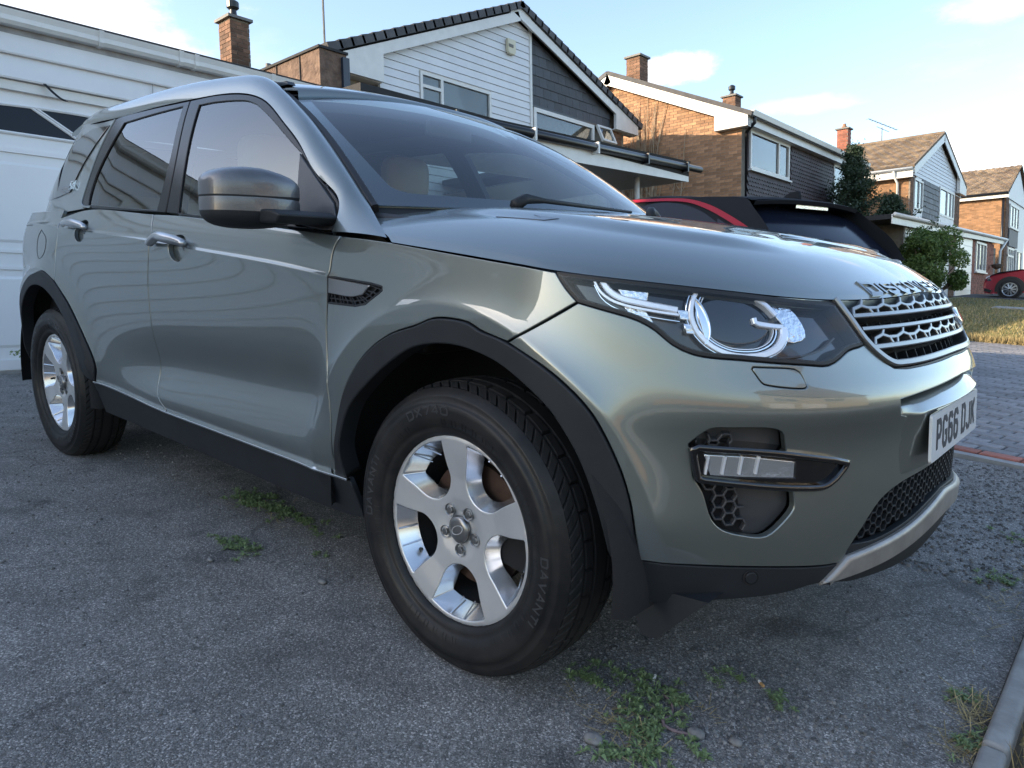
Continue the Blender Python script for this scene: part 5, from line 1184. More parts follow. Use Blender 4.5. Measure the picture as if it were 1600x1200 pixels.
UV={'fd_front': [(-0.4265, 1.0565), (-0.4484, 1.0245), (-0.4584, 0.9654), (-0.4625, 0.9281), (-0.474, 0.8208), (-0.4665, 0.7117), (-0.4461, 0.5769), (-0.449, 0.4441), (-0.4596, 0.398)],
'sill_f': [(-0.4596, 0.398), (-0.788, 0.3982), (-1.2065, 0.3994), (-1.5463, 0.4043)],
'bshut': [(-1.5463, 0.4043), (-1.619, 0.4702), (-1.6157, 0.6943), (-1.6174, 0.8758), (-1.5982, 1.0372), (-1.6382, 1.1339)],
'belt_f': [(-1.6382, 1.1339), (-1.4369, 1.1262), (-1.1352, 1.1069), (-0.6518, 1.0739), (-0.4265, 1.0565)],
'sill_r': [(-1.5463, 0.4043), (-1.9021, 0.4141), (-2.1874, 0.4342)],
'rd_arch': [(-2.1874, 0.4342), (-2.1631, 0.4959), (-2.2342, 0.6164), (-2.3421, 0.7413), (-2.413, 0.7957), (-2.5047, 0.8504)],
'rd_rear': [(-2.5047, 0.8504), (-2.5371, 0.9485), (-2.5362, 1.0591), (-2.5784, 1.1313)],
'belt_r': [(-2.5784, 1.1313), (-2.2948, 1.1635), (-1.6382, 1.1339)],
'hoodline': [(-0.2124, 1.0415), (-0.0068, 1.0202), (0.1708, 1.002), (0.3176, 0.9877)],
'fend_top': [(-0.4265, 1.0565), (-0.3225, 1.0503), (-0.2124, 1.0415)],
'lamp_tip': [(0.3176, 0.9877), (0.3444, 0.9558), (0.3719, 0.9294)],
'seam': [(0.3719, 0.9294), (0.2767, 0.8788), (0.204, 0.8379)],
'arch_of': [(0.204, 0.8379), (0.1241, 0.8564), (0.093, 0.8691), (0.0307, 0.8741), (-0.0217, 0.8702), (-0.0834, 0.849), (-0.1725, 0.8215), (-0.2512, 0.779), (-0.3206, 0.7202), (-0.3794, 0.6423), (-0.422, 0.5204), (-0.4301, 0.4841)],
'arch_ff': [(0.204, 0.8379), (0.315, 0.7875), (0.39, 0.7229), (0.4493, 0.631), (0.4829, 0.5347), (0.496, 0.4196)],
'arch_if': [(-0.3566, 0.6042), (-0.2696, 0.6851), (-0.1721, 0.7541), (-0.0817, 0.7995), (0.0268, 0.8163), (0.1073, 0.8102), (0.2014, 0.7834), (0.2989, 0.7226), (0.3439, 0.6727), (0.38, 0.6164)],
'vent': [(-0.4596, 0.9485), (-0.2754, 0.9381), (-0.2289, 0.9324), (-0.227, 0.9231), (-0.2924, 0.886), (-0.3387, 0.8781), (-0.4664, 0.8783)],
'vent_bar': [(-0.4574, 0.9452), (-0.2802, 0.9331), (-0.3104, 0.9075), (-0.3616, 0.8997), (-0.4618, 0.9043)],
'lamp_low': [(0.3719, 0.9294), (0.429, 0.917), (0.4971, 0.9001), (0.5299, 0.8818), (0.5571, 0.8573), (0.5964, 0.8391), (0.6946, 0.8296), (0.8257, 0.8198), (0.8863, 0.8169), (0.9241, 0.8293), (0.9559, 0.8433), (1.0125, 0.8514)],
'lamp_in': [(1.0125, 0.8514), (0.9935, 0.8957), (0.9778, 0.937)],
'lamp_top': [(0.9778, 0.937), (0.8539, 0.9452), (0.7239, 0.9567), (0.5248, 0.9724), (0.3176, 0.9877)],
'grille_side': [(0.9842, 0.9369), (0.9999, 0.8956), (1.0174, 0.859), (1.0475, 0.8278), (1.0885, 0.8033)],
'grille_low': [(1.0885, 0.8033), (1.1363, 0.7989), (1.1924, 0.7991)],
'bump_low': [(0.9729, 0.4123), (0.9558, 0.3868), (0.925, 0.3845), (0.7399, 0.4), (0.4979, 0.4121)],
'lgr_top': [(0.9729, 0.4123), (1.0189, 0.4592), (1.0715, 0.506), (1.1496, 0.531), (1.3144, 0.5425), (1.471, 0.5486)],
'lgr_bot': [(0.9947, 0.4234), (1.0837, 0.4276), (1.1919, 0.4326), (1.3408, 0.4587), (1.471, 0.4894)],
'val_bot': [(0.4948, 0.305), (0.6609, 0.3207), (0.8073, 0.3286), (0.8917, 0.3406)],
'skid_top': [(0.9661, 0.4), (1.0147, 0.4047), (1.195, 0.4194), (1.4581, 0.4504), (1.471, 0.5289)],
'skid_bot': [(0.8917, 0.3406), (0.9321, 0.3494), (1.0995, 0.3588), (1.3714, 0.3834)],
'slot': [(1.0769, 0.7401), (1.1642, 0.746), (1.2752, 0.7509)],
'slot2': [(1.1036, 0.705), (1.142, 0.6854)],
'tow': [(0.711, 0.8164), (0.8023, 0.8106), (0.8109, 0.8055), (0.817, 0.7775), (0.8111, 0.774), (0.7231, 0.7827), (0.719, 0.7863), (0.707, 0.8116)],
'fogbez': [(0.5798, 0.6562), (0.5965, 0.6659), (0.74, 0.6551), (0.8991, 0.6294), (0.9412, 0.6185), (0.9378, 0.6036), (0.9113, 0.576), (0.8812, 0.5613), (0.8083, 0.5634), (0.6123, 0.585), (0.596, 0.5901)],
'foglens': [(0.6106, 0.6438), (0.7021, 0.6386), (0.8026, 0.6256), (0.8032, 0.5906), (0.7763, 0.5922), (0.6253, 0.6008)],
'fogpock': [(0.5801, 0.6628), (0.6022, 0.6859), (0.6169, 0.6956), (0.6507, 0.6975), (0.7608, 0.6884), (0.7799, 0.6537), (0.8086, 0.5593), (0.813, 0.5238), (0.8061, 0.5134), (0.7528, 0.4691), (0.6996, 0.4731), (0.6566, 0.4867), (0.635, 0.5086), (0.6146, 0.5641), (0.5945, 0.5965)],
'fogmesh': [(0.6136, 0.5837), (0.6804, 0.5782), (0.7012, 0.4964), (0.6587, 0.4975), (0.6371, 0.5179)],
'sensor': [(0.7221, 0.3776)],
'plate_pts': [(1.252, 0.687), (1.3226, 0.5473)],
'drl': [(0.4106, 0.9778), (0.4242, 0.9524), (0.4434, 0.9383), (0.4733, 0.9284), (0.5314, 0.9193), (0.5851, 0.9135)],
'drl2': [(0.4286, 0.9784), (0.4435, 0.9567), (0.4664, 0.9428), (0.5083, 0.9344), (0.5853, 0.9231)],
'ring': [(0.6418, 0.9616), (0.623, 0.9395), (0.6114, 0.9129), (0.6141, 0.8853), (0.6336, 0.8592), (0.6685, 0.8415), (0.7072, 0.8369), (0.7497, 0.8405), (0.7869, 0.856), (0.8076, 0.8778), (0.8127, 0.8924)],
'ring2': [(0.8102, 0.8936), (0.7789, 0.8962), (0.7488, 0.9023), (0.7496, 0.9108)],
'ring3': [(0.7685, 0.951), (0.7904, 0.9364), (0.8047, 0.9169)],
'refl1': [(0.4576, 0.9767), (0.5325, 0.9689), (0.5271, 0.9397), (0.4884, 0.9362), (0.4702, 0.9478)],
'refl2': [(0.8128, 0.9389), (0.8567, 0.9365), (0.8739, 0.9041), (0.8696, 0.8744), (0.818, 0.8654), (0.8235, 0.8948), (0.8129, 0.9144)],
'refl3': [(0.4714, 0.9259), (0.5204, 0.9178), (0.53, 0.8891), (0.5011, 0.9002), (0.483, 0.9093)],
'fuel': [(-2.7736, 1.0768), (-2.6729, 1.0298), (-2.6767, 0.9715), (-2.736, 0.944), (-2.7926, 0.9845), (-2.8016, 1.044)],
'handle_f': [(-1.5598, 1.0259), (-1.4334, 1.0272), (-1.2857, 1.0135)],
'bowl_f': [(-1.374, 1.0145)],
'handle_r': [(-2.4513, 1.0871), (-2.3307, 1.084), (-2.1838, 1.0701)],
'bowl_r': [(-2.2776, 1.0756)],
'chl': [(-3.0151, 1.1156), (-2.4513, 1.0871), (-2.1581, 1.0674), (-1.5936, 1.0372), (-1.2768, 1.0093), (-0.7252, 0.9751), (-0.4572, 0.9469)],
'drip': [(-2.3875, 1.5747), (-2.0535, 1.578), (-1.6728, 1.5732), (-1.4456, 1.5648), (-1.2098, 1.5348), (-1.0759, 1.494), (-0.9116, 1.407), (-0.7803, 1.3283), (-0.6369, 1.2255), (-0.508, 1.1476), (-0.4652, 1.0641)],
'fglass': [(-1.5807, 1.5394), (-1.4508, 1.5363), (-1.2207, 1.5134), (-1.1369, 1.4912), (-1.0075, 1.4309), (-0.7982, 1.318), (-0.7621, 1.3), (-0.6256, 1.214), (-0.5238, 1.1444), (-0.4917, 1.0848), (-0.6875, 1.0913), (-1.1254, 1.1112), (-1.2751, 1.1216), (-1.4438, 1.1331)],
'rglass': [(-2.2637, 1.5381), (-1.9802, 1.5478), (-1.7223, 1.5507), (-1.6439, 1.3348), (-1.6246, 1.148), (-1.9571, 1.1647), (-2.3306, 1.1841), (-2.3431, 1.2177), (-2.3456, 1.3098), (-2.3033, 1.4363)],
'fr_split': [(-1.6815, 1.5717), (-1.5886, 1.3313), (-1.5416, 1.1348)],
'rframe_rear': [(-2.4086, 1.5681), (-2.4292, 1.4291), (-2.4309, 1.2774), (-2.4216, 1.1922), (-2.3748, 1.1686)],
'rf_bot': [(-2.3748, 1.1686), (-1.8833, 1.1481), (-1.5416, 1.1348)],
'ff_bot': [(-1.5416, 1.1348), (-1.1219, 1.1049), (-0.6806, 1.0766), (-0.4652, 1.0641)],
'sail': [(-0.7621, 1.3), (-0.5238, 1.1444), (-0.4695, 1.0675), (-0.5701, 1.071), (-0.6867, 1.0895)],
'qglass': [(-2.4383, 1.5444), (-2.7178, 1.5451), (-2.8511, 1.4938), (-2.9221, 1.3757), (-3.0274, 1.2254), (-2.8799, 1.2271), (-2.647, 1.2519), (-2.5907, 1.3615), (-2.5122, 1.4622)],
'hvent': [(-0.0539, 0.2238), (0.0894, 0.2405), (0.1159, 0.2678), (0.032, 0.2724), (0.0684, 0.2573), (0.0213, 0.2366)],
'wiper1': [(-0.2134, 0.315), (-0.1987, 0.3819)]}
# ================================================================== THE GREY-GREEN CAR
CARROOT=empty('off_road_car','dark grey-green metallic five-door off-road car with silver five-spoke wheels, nearest on the tarmac drive','car',mw=CAR)
R_=CARROOT
def BF(u,z):
    u=np.asarray(u,float);z=np.asarray(z,float);u,z=np.broadcast_arrays(u,z)
    k=u>UF;P=B(np.where(k,2*UF-u,u),z).copy();P[...,1]*=np.where(k,-1,1);return P
def D(n): return [tuple(p) for p in UV[n]]
def rev(l): return list(l)[::-1]
def mir(l): return [(2*UF-u,z) for u,z in l][::-1]
ST=.022
def PL(segs,step=ST): return join_segs(segs,step)
def circle_uv(cx,cz,r,a0,a1,n=24): return [(cx+r*math.cos(math.radians(a0+(a1-a0)*i/n)),cz+r*math.sin(math.radians(a0+(a1-a0)*i/n))) for i in range(n+1)]
ARCS=lambda cx,rc:[[(cx+r*math.cos(t),.352+r*math.sin(t)) for t in np.linspace(-.1,math.pi+.1,130)] for r in (rc-.006,rc+.001,rc+.007,rc+.018,rc+.036)]
FCR=ARCS(0,.555);RCR=ARCS(-2.741,.55)
CHL=[[(u,float(CH(u))+d) for u in np.linspace(-3.3,-.40,150)] for d in (-.030,-.012,-.004,.0008,.0045,.010,.018)]
# ---- doors, wings, quarters (right side is the one in view; the left is its mirror image)
front_door=[D('fd_front'),D('sill_f'),D('bshut'),D('belt_f')]
rear_door=[rev(D('bshut')),D('sill_r')[:],D('rd_arch'),D('rd_rear'),D('belt_r')]
rear_door=[D('sill_r'),D('rd_arch'),D('rd_rear'),D('belt_r'),rev(D('bshut'))]
def bowl_hole(c,r): return [(c[0]+r*1.55*math.cos(t),c[1]+r*math.sin(t)*1.1) for t in np.linspace(0,2*math.pi,29)[:-1]]
bf=(D('bowl_f')[0][0],D('bowl_f')[0][1]-.004);br=(D('bowl_r')[0][0],D('bowl_r')[0][1]-.004)
fdoor=panel('front_door',B,PL(front_door),M_paint,R_,holes=[bowl_hole(bf,.042)],creases=CHL)
rdoor=panel('rear_door',B,PL(rear_door),M_paint,R_,holes=[bowl_hole(br,.042)],creases=CHL+RCR)
panel('front_door',B,PL(front_door)*1.0,M_paint,R_) if False else None
def mirrored(o,name=None,parent=None):
    me=o.data;v=np.empty(len(me.vertices)*3);me.vertices.foreach_get('co',v);v=v.reshape(-1,3)*[1,-1,1]
    nn=np.empty(len(me.corner_normals)*3);me.corner_normals.foreach_get('vector',nn);nn=nn.reshape(-1,3)
    li=np.empty(len(me.loops),int);me.loops.foreach_get('vertex_index',li);vn=np.zeros_like(v);vn[li]=nn*[1,-1,1]
    return mesh_obj(name or o.name.split('.')[0],v,[tuple(p.vertices)[::-1] for p in me.polygons],me.materials[0],parent or o.parent,normals=vn)
ldoor=mirrored(fdoor);lrdoor=mirrored(rdoor)
AR=D('rd_arch')[-1]
qp=[rev(D('rd_rear')),[D('rd_rear')[0],(-2.638,.890),(-2.70,.884),(-2.80,.868)],circle_uv(-2.741,.352,.52,97,178,20)[0:],[(-3.262,.37),(-3.4,.36),(-3.8,.36),(UR,.36)],[(UR,.36),(UR,1.16)],[(UR,1.16),(-3.6,1.165),(D('rd_rear')[-1][0],1.168)],[(D('rd_rear')[-1][0],1.168),D('rd_rear')[-1]]]
quarter=panel('rear_quarter_panel',B,PL(qp),M_paint,R_,step=.03,creases=CHL+RCR);mirrored(quarter)
fend=[D('fend_top'),D('hoodline'),D('lamp_tip'),D('seam'),D('arch_of'),[D('arch_of')[-1],D('fd_front')[-1]],rev(D('fd_front'))]
vent_poly=PL([D('vent')],.01)
vent_poly=join_segs([D('vent')[0:2],D('vent')[1:3],D('vent')[2:4],D('vent')[3:5],D('vent')[4:6],D('vent')[5:7],[D('vent')[6],D('vent')[0]]],.012)
fender=panel('front_wing',B,PL(fend),M_paint,R_,holes=[inset(ccw(vent_poly),.001)],creases=FCR);mirrored(fender)
panel('vent_recess',B,vent_poly,M_void,fender,off=-.012,gap=-.004,step=.03)
vb=D('vent_bar');panel('vent_bar',B,join_segs([vb[0:2],vb[1:3],vb[2:5],[vb[4],vb[0]]],.012),M_atlas,fender,off=.002,gap=0,step=.02,depth=.01)
# small honeycomb of the vent
hx=[]
vq=[(-.47,.912),(-.40,.915),(-.33,.917),(-.27,.927),(-.235,.940)]
lowv=np.array(resample([D('vent')[6],D('vent')[5],D('vent')[4],D('vent')[3]],.012,False));uppv=np.array(resample([vb[4],vb[3],vb[2],vb[1]],.012,False))
for k in range(14):
    a=lowv[int(k/13*(len(lowv)-1))];b_=uppv[int(k/13*(len(uppv)-1))];hx.append([tuple(a),tuple(b_)])
hx.append([tuple(.5*(lowv[int(k/13*(len(lowv)-1))]+uppv[int(k/13*(len(uppv)-1))])) for k in range(14)])
ribbons('vent_mesh',B,hx,.004,-.003,.006,M_plast,fender,smooth=False)
ribbon('vent_surround',B,[tuple(p) for p in vent_poly],.006,.001,.012,M_plast,fender,closed=True,smooth=False)
# ---- bonnet
def bonnet():
    wv=np.concatenate([np.linspace(0,.06,9)[:-1],np.linspace(.06,.4,22)[:-1],np.linspace(.4,1,18)]);tv=np.linspace(0,1,110)
    u0=np.interp(wv,[0,.03,.07,.13,.3,.6,1],[-.212,-.29,-.37,-.43,-.37,-.29,-.25])
    Uu=u0[None,:]+(UF-u0)[None,:]*tv[:,None];Ww=np.broadcast_to(wv,Uu.shape)
    X=H(Uu,Ww);n=nrm_of(H,Uu,np.clip(Ww,.004,1-.004))
    n[-1]=n[-2];n[:,0]=n[:,1]
    a,b=Uu.shape
    v=[X.reshape(-1,3)];nn=[n.reshape(-1,3)];f=[(i*b+j,(i+1)*b+j,(i+1)*b+j+1,i*b+j+1) for i in range(a-1) for j in range(b-1)]
    # returned edge along the shut line and the rear
    edge=[(i,0) for i in range(a-1,-1,-1)]+[(0,j) for j in range(1,b)]
    E=np.array([X[i,j] for i,j in edge]);k=len(E);o=a*b
    inw=np.array([[-.0,0,-1.]]*k)
    v+=[E,E+inw*.003,E+inw*.022+np.array([0,.012,0])];nn+=[np.array([n[i,j] for i,j in edge]),np.tile([0,-.7,-.7],(k,1)),np.tile([0,-.5,-.85],(k,1))]
    for i in range(k-1):
        for r in (0,1): f.append((o+r*k+i,o+(r+1)*k+i,o+(r+1)*k+i+1,o+r*k+i+1))
    v=np.concatenate(v);nn=np.concatenate(nn);m_=len(v)
    V2=np.concatenate([v,v*[1,-1,1]]);N2=np.concatenate([nn,nn*[1,-1,1]]);F2=f+[tuple(q+m_ for q in r)[::-1] for r in f]
    return mesh_obj('bonnet',V2,F2,M_paint,R_,normals=N2)
hood=bonnet()
hv=D('hvent');panel('bonnet_vent',H,join_segs([hv[0:2],hv[1:3],hv[2:4],hv[3:5],hv[4:6],[hv[5],hv[0]]],.02),M_gloss,hood,off=.0015,gap=0,bev=.001,depth=.003,step=.03,mirror=True)
# raised letters along the front edge of the bonnet
_ut=np.linspace(.4,UF,400);
def hood_map(a,b_,h):
    s=1 if a<=0 else -1
    wv=.013+b_*1.75
    ya=H(_ut,np.full_like(_ut,wv))[:,1]
    u=np.interp(-abs(a),ya,_ut);p=H(u,wv).copy();n=nrm_of(H,np.float64(min(u,UF-.01)),np.float64(wv)).copy()
    if s<0: p[1]*=-1;n[1]*=-1
    return p+n*h
st,_=text_geo('DISCOVERY',.078,.052,.040,.0125)
tw=9*.078-.026-(.078-.052)*.6
for k,ch in enumerate('DISCOVERY'):
    pass
xo=0
for ch in 'DISCOVERY':
    s1,ad=text_geo(ch,.079,.054,.040,.0105)
    text_mesh(s1,lambda a,b_,h,x0=xo: hood_map(a+x0-.335,b_,h),.004).build('letter',M_emb,hood)
    xo+=ad
# ---- front bumper skin
half=[[(UF,.803),(1.30,.800),(1.192,.799),(1.136,.799),(1.089,.803)],[(1.089,.803),(1.048,.828),(1.022,.852)],[(1.022,.852),(1.009,.852)],rev(D('lamp_low')),D('seam'),D('arch_ff'),rev(D('bump_low')),[D('bump_low')[0]]+D('lgr_top')[1:],[D('lgr_top')[-1],(UF,.560)]]
hp=PL(half,.024);full=np.concatenate([hp,np.array(mir([tuple(p) for p in hp]))[1:-1]])
fp=D('fogpock');fogp=join_segs([fp],.015)
slotp=[(1.076,.738),(1.164,.745),(1.275,.751),(1.38,.755),(UF,.757)];slot_low=[(1.093,.700),(1.15,.690),(UF,.690)]
sh=join_segs([slotp,mir(slotp)[0:],mir(slot_low)[::-1][::-1],rev(slot_low),[(1.093,.700),(1.076,.738)]],.03)
sl_=resample(slotp,.03);sl2=np.array(mir([tuple(p) for p in sl_]));lo_=resample(slot_low,.03);lo2=np.array(mir([tuple(p) for p in lo_]))
sh=np.concatenate([sl_,sl2[1:],lo2[::-1][::-1][0:0],np.array([tuple(p) for p in lo2]),lo_[::-1][1:]]) if False else np.concatenate([sl_,sl2[1:],np.array([(2*UF-p[0],p[1]) for p in lo_]),lo_[::-1][1:]])
towp=join_segs([D('tow')],.012)
bump=panel('front_bumper',BF,full,M_paint,R_,holes=[fogp,np.array(mir([tuple(p) for p in fogp])),sh,towp],step=.024,norm_h=4e-3,creases=[[(2*UF-x,z) for x,z in c] for c in FCR]+FCR)
panel('towing_eye_cover',BF,inset(ccw(towp),.0018),M_paint,bump,gap=0,bev=.0015,depth=.01,step=.02)
panel('slot_recess',BF,inset(ccw(sh),-.004),M_void,bump,off=-.05,gap=0,step=.05)
# number-plate plinth
uu=np.concatenate([[1.098],np.linspace(1.10,2*UF-1.10,48),[2*UF-1.098]]);rowsz=[(.738,-.045),(.716,-.012),(.700,.010),(.693,.013),(.640,.010),(.580,.006),(.556,.004),(.550,-.01)]
X=[]
for z_,o_ in rowsz:
    nn=nrm_of(BF,uu,np.full_like(uu,z_),6e-3);nn[:,2]=0;nn/=np.linalg.norm(nn,axis=1,keepdims=True)
    ed=np.minimum(uu-uu[0],uu[-1]-uu);oo=np.where(ed<.10,o_*sstep(0,.10,ed)-.004*(1-sstep(0,.10,ed)),o_) if z_<.705 else np.full(len(uu),o_);oo[[0,-1]]-=.02;q=BF(uu,np.full_like(uu,z_))+nn*oo[:,None]
    if z_<.697: q[:,0]=np.minimum(q[:,0],.8625-(z_-.633)*.078)
    X.append(q)
v,f=grid_geo(np.array(X));pl_=mesh_obj('plate_plinth',v,f,M_paint,bump,smooth=True);bevel(pl_,.004,2,.35)
# fog lamp pocket
def fog(mirror=False):
    S=BF;T=(lambda q:np.array(mir([tuple(p) for p in q]))) if mirror else (lambda q:np.array(q))
    fl=bump
    panel('fog_lamp_recess',S,T(inset(ccw(fogp),-.006)),M_satin,fl,off=-.030,gap=0,step=.03)
    bz=join_segs([D('fogbez')[0:2],D('fogbez')[1:4],D('fogbez')[3:5],D('fogbez')[4:7],D('fogbez')[6:10],D('fogbez')[9:11],[D('fogbez')[-1],D('fogbez')[0]]],.012)
    inn=inset(ccw(bz),.014)
    o=panel('fog_lamp_bezel',S,T(bz),M_gloss,fl,off=.016,gap=0,bev=.006,depth=.045,holes=[T(inn)],step=.02)
    panel('bezel_floor',S,T(inset(ccw(bz),.008)),M_gloss,o,off=.0025,gap=0,step=.03)
    lz=join_segs([D('foglens')[0:3],D('foglens')[2:4],D('foglens')[3:6],[D('foglens')[-1],D('foglens')[0]]],.01)
    panel('fog_lamp',S,T(lz),M_fog,o,off=.005,gap=0,bev=.002,step=.012)
    for q in (.615,.648,.682,.716): ribbon('lamp_rib',S,T([(q,.604),(q+.004,.641)]),.005,.0095,.008,M_white,o,smooth=False)
    panel('fog_lamp_lens',S,T(lz),M_lens,o,off=.011,gap=0,bev=.002,step=.03)
    P=ccw(inset(ccw(fogp),.006));ls=[]
    Q=P if not mirror else T(P)
    # honeycomb in the outer side of the pocket
    def clipline(a,b_):
        pts=np.array([a+(b_-a)*t for t in np.linspace(0,1,30)]);k=inside(P,pts)&(pts[:,0]<.700)&~inside(ccw(bz),pts)
        return k
    for r in range(20):
        z0=.455+r*.0125
        for c in range(7):
            u0=.565+c*.044+(r%2)*.022;a_=.0075
            for hh in ([(u0-a_,z0),(u0+a_,z0)],[(u0+a_,z0),(u0+.022-a_,z0+.0125)],[(u0-a_,z0),(u0-.022+a_,z0+.0125)]):
                pts=np.array(hh);lim=np.interp(pts[:,1],[.45,.57,.60,.70],[.720,.70,.69,.675])
                if (inside(P,pts)&(pts[:,0]<lim)).all(): ls.append([tuple(x) for x in T(pts)])
    panel('mesh_backing',S,T(join_segs([[(.585,.655),(.672,.668)],[(.672,.668),(.715,.47)],[(.715,.47),(.66,.458),(.61,.50),(.585,.655)]],.02)),M_void,fl,off=-.026,gap=0,step=.04)
    ribbons('fog_mesh',S,ls,.0040,-.010,.014,M_satin,fl,smooth=False)
fog();fog(True)
# lower valance, lower grille, skid plate
val=[[(UF,.30),(1.2,.315),(1.0,.325)],[(1.0,.325),(.892,.341),(.807,.329),(.661,.321),(.497,.305)],[(.497,.305),(.500,.408)],rev(D('bump_low'))[0:4],[D('bump_low')[1],D('bump_low')[0],(.985,.425)],[(.985,.425),(1.05,.420),(1.2,.432),(1.35,.452),(UF,.462)]]
hv_=PL(val,.024);fv=np.concatenate([hv_,np.array(mir([tuple(p) for p in hv_]))[1:-1]])
valance=panel('lower_valance',BF,fv,M_plast,R_,off=-.002,step=.03)
lgo=[[(UF,.566),(1.418,.562),(1.266,.556),(1.121,.540),(1.053,.512),(1.01,.463),(.972,.415)],[(.972,.415),(1.05,.418),(1.2,.428),(1.35,.448),(UF,.458)]]
hl=PL(lgo,.024);flg=np.concatenate([hl,np.array(mir([tuple(p) for p in hl]))[1:-1]])
lowg=panel('lower_grille',BF,flg,M_void,R_,off=-.035,gap=-.004,step=.04)
ls=[];Pm=inset(ccw(flg),.004)
for r in range(13):
    z0=.415+r*.0125
    for c in range(26):
        u0=.96+c*.044+(r%2)*.022;a_=.0075
        for hh in ([(u0-a_,z0),(u0+a_,z0)],[(u0+a_,z0),(u0+.022-a_,z0+.0125)],[(u0-a_,z0),(u0-.022+a_,z0+.0125)]):
            p=np.array(hh)
            if inside(Pm,p).all(): ls.append(hh)
ribbons('grille_mesh',BF,ls,.004,-.010,.014,M_plast,lowg,smooth=False)
sk=[[(UF,.455),(1.431,.452),(1.19,.421),(1.013,.405),(.965,.400)],[(.965,.400),(.93,.372),(.895,.343)],[(.895,.343),(.932,.345),(1.1,.357),(1.369,.384),(UF,.388)]]
hs=PL(sk,.022);fs_=np.concatenate([hs,np.array(mir([tuple(p) for p in hs]))[1:-1]])
skid=panel('skid_plate',BF,fs_,M_skid,R_,off=.014,gap=0,bev=.010,depth=.02,step=.022)
sn=D('sensor')[0];sensor=panel('parking_sensor',BF,[(sn[0]+.013*math.cos(t),sn[1]+.013*math.sin(t)) for t in np.linspace(0,2*math.pi,25)[:-1]],M_plast,valance,off=.003,gap=0,bev=.002,depth=.006,step=.02)
ribbon('sensor_ring',BF,[(sn[0]+.016*math.cos(t),sn[1]+.016*math.sin(t)) for t in np.linspace(0,2*math.pi,25)[:-1]],.004,.001,.006,M_void,valance,closed=True,smooth=False)
# undertray deflector behind the valance
for sg in (-1,1): b=MB();b.prism([(.455,.33),(.62,.345),(.60,.325),(.51,.225),(.475,.222),(.455,.26)],1,sg*.80,sg*.64);b.build('air_deflector',M_plast,R_)
# ---- headlamps
def lamp(mirror):
    T=(lambda q:np.array(mir([tuple(p) for p in q]))) if mirror else (lambda q:np.array(q,float))
    out=PL([D('lamp_tip')[0:],D('lamp_low'),D('lamp_in'),D('lamp_top')],.016)
    o=panel('headlamp',BF,T(out),M_house,R_,off=-.030,gap=-.002,step=.03)
    panel('lamp_lens',BF,T(inset(ccw(out),.004)),M_lens,o,off=.002,gap=0,bev=.003,depth=.01,step=.022)
    ribbon('lamp_seal',BF,T(inset(ccw(out),.004)),.010,.0015,.03,M_seal,o,closed=True,smooth=False)
    if not mirror:
        for n,wd in (('drl2',.0125),('drl',.0055)):
            ribbon('light_guide',BF,T(D(n)),wd,-.006,.012,M_white,o)
        ribbon('light_ring',BF,T(D('ring')),.0105,-.006,.014,M_white,o,taper=[.9,1,1,1,1.6,1.8])
        ribbon('light_ring',BF,T(D('ring2')),.011,-.006,.014,M_white,o);ribbon('light_ring',BF,T(D('ring3')),.012,-.006,.014,M_white,o)
        for n in ('refl1','refl2','refl3'): panel('reflector',BF,T(join_segs([D(n)+[D(n)[0]]],.02)),M_refl,o,off=-.016,gap=0,step=.012)
        rg_=np.array(D('ring'));cc=np.array([.70,.905]);
        for k_,w_,m_ in ((.86,.003,M_chrome),(.80,.0018,M_white),(1.10,.0025,M_chrome)): ribbon('lamp_bezel',BF,[tuple(cc+(q-cc)*k_) for q in rg_],w_,-.012,.012,m_,o)
        dl=np.array(D('drl'));ribbon('lamp_bezel',BF,[(q[0],q[1]-.012) for q in dl],.002,-.012,.012,M_chrome,o)
        ribbon('lamp_blade',BF,[(.62,.842),(.72,.838),(.82,.836),(.90,.850),(.95,.872)],.004,-.016,.012,M_satin,o)
        # projector bowl inside the ring
        rc=np.mean(np.array(D('ring')+D('ring3')),0)
        cx=.70;cz=.905
        panel('projector',BF,[(cx+.085*math.cos(t),cz+.046*math.sin(t)) for t in np.linspace(0,2*math.pi,40)[:-1]],M_gloss,o,off=-.014,gap=0,bev=.004,step=.02)
        panel('reflector',BF,[(.628+.02*math.cos(t),.905+.040*math.sin(t)) for t in np.linspace(-1.6,1.6,20)],M_chrome,o,off=-.010,gap=0,step=.015)
        ribbon('projector_rim',BF,[(.62+.025*math.cos(t),.905+.046*math.sin(t)) for t in np.linspace(-1.4,1.4,20)],.003,-.006,.01,M_chrome,o)
        for a_,c_ in ((.600,.915),(.606,.888)):
            panel('marker_window',BF,[(a_-.014,c_-.010),(a_+.012,c_-.012),(a_+.014,c_+.008),(a_-.014,c_+.010)],M_refl,o,off=-.010,gap=0,step=.02)
    return o
lampR=lamp(False);lampL=lamp(True)
# ---- grille
gh=[[(UF,.803),(1.192,.799),(1.136,.799),(1.089,.803),(1.048,.828),(1.017,.859),(1.0,.896),(.984,.938)],[(.984,.938),(1.135,.941),(1.355,.948),(UF,.951)]]
gp=PL(gh,.022);gfull=np.concatenate([gp,np.array(mir([tuple(p) for p in gp]))[1:-1]])
grille=panel('grille',BF,gfull,M_void,R_,off=-.055,gap=-.003,step=.05)
fl=[(.984,.938),(1.0,.896),(1.017,.859),(1.048,.828),(1.089,.806),(1.136,.803),(1.192,.803),(UF,.807)];ffull=fl+mir(fl)[1:]
ribbon('grille_surround',BF,inset(np.array(ffull),.0)+[0,.006],.015,.008,.05,M_atlas,grille)
ribbon('surround_gap',BF,np.array(ffull)-[0,.006],.010,-.004,.04,M_seal,grille)
def lipline(z0,ua): return [(u,z0+(u-ua)*(UF*2-ua-u)*.016) for u in np.linspace(ua,2*UF-ua,40)]
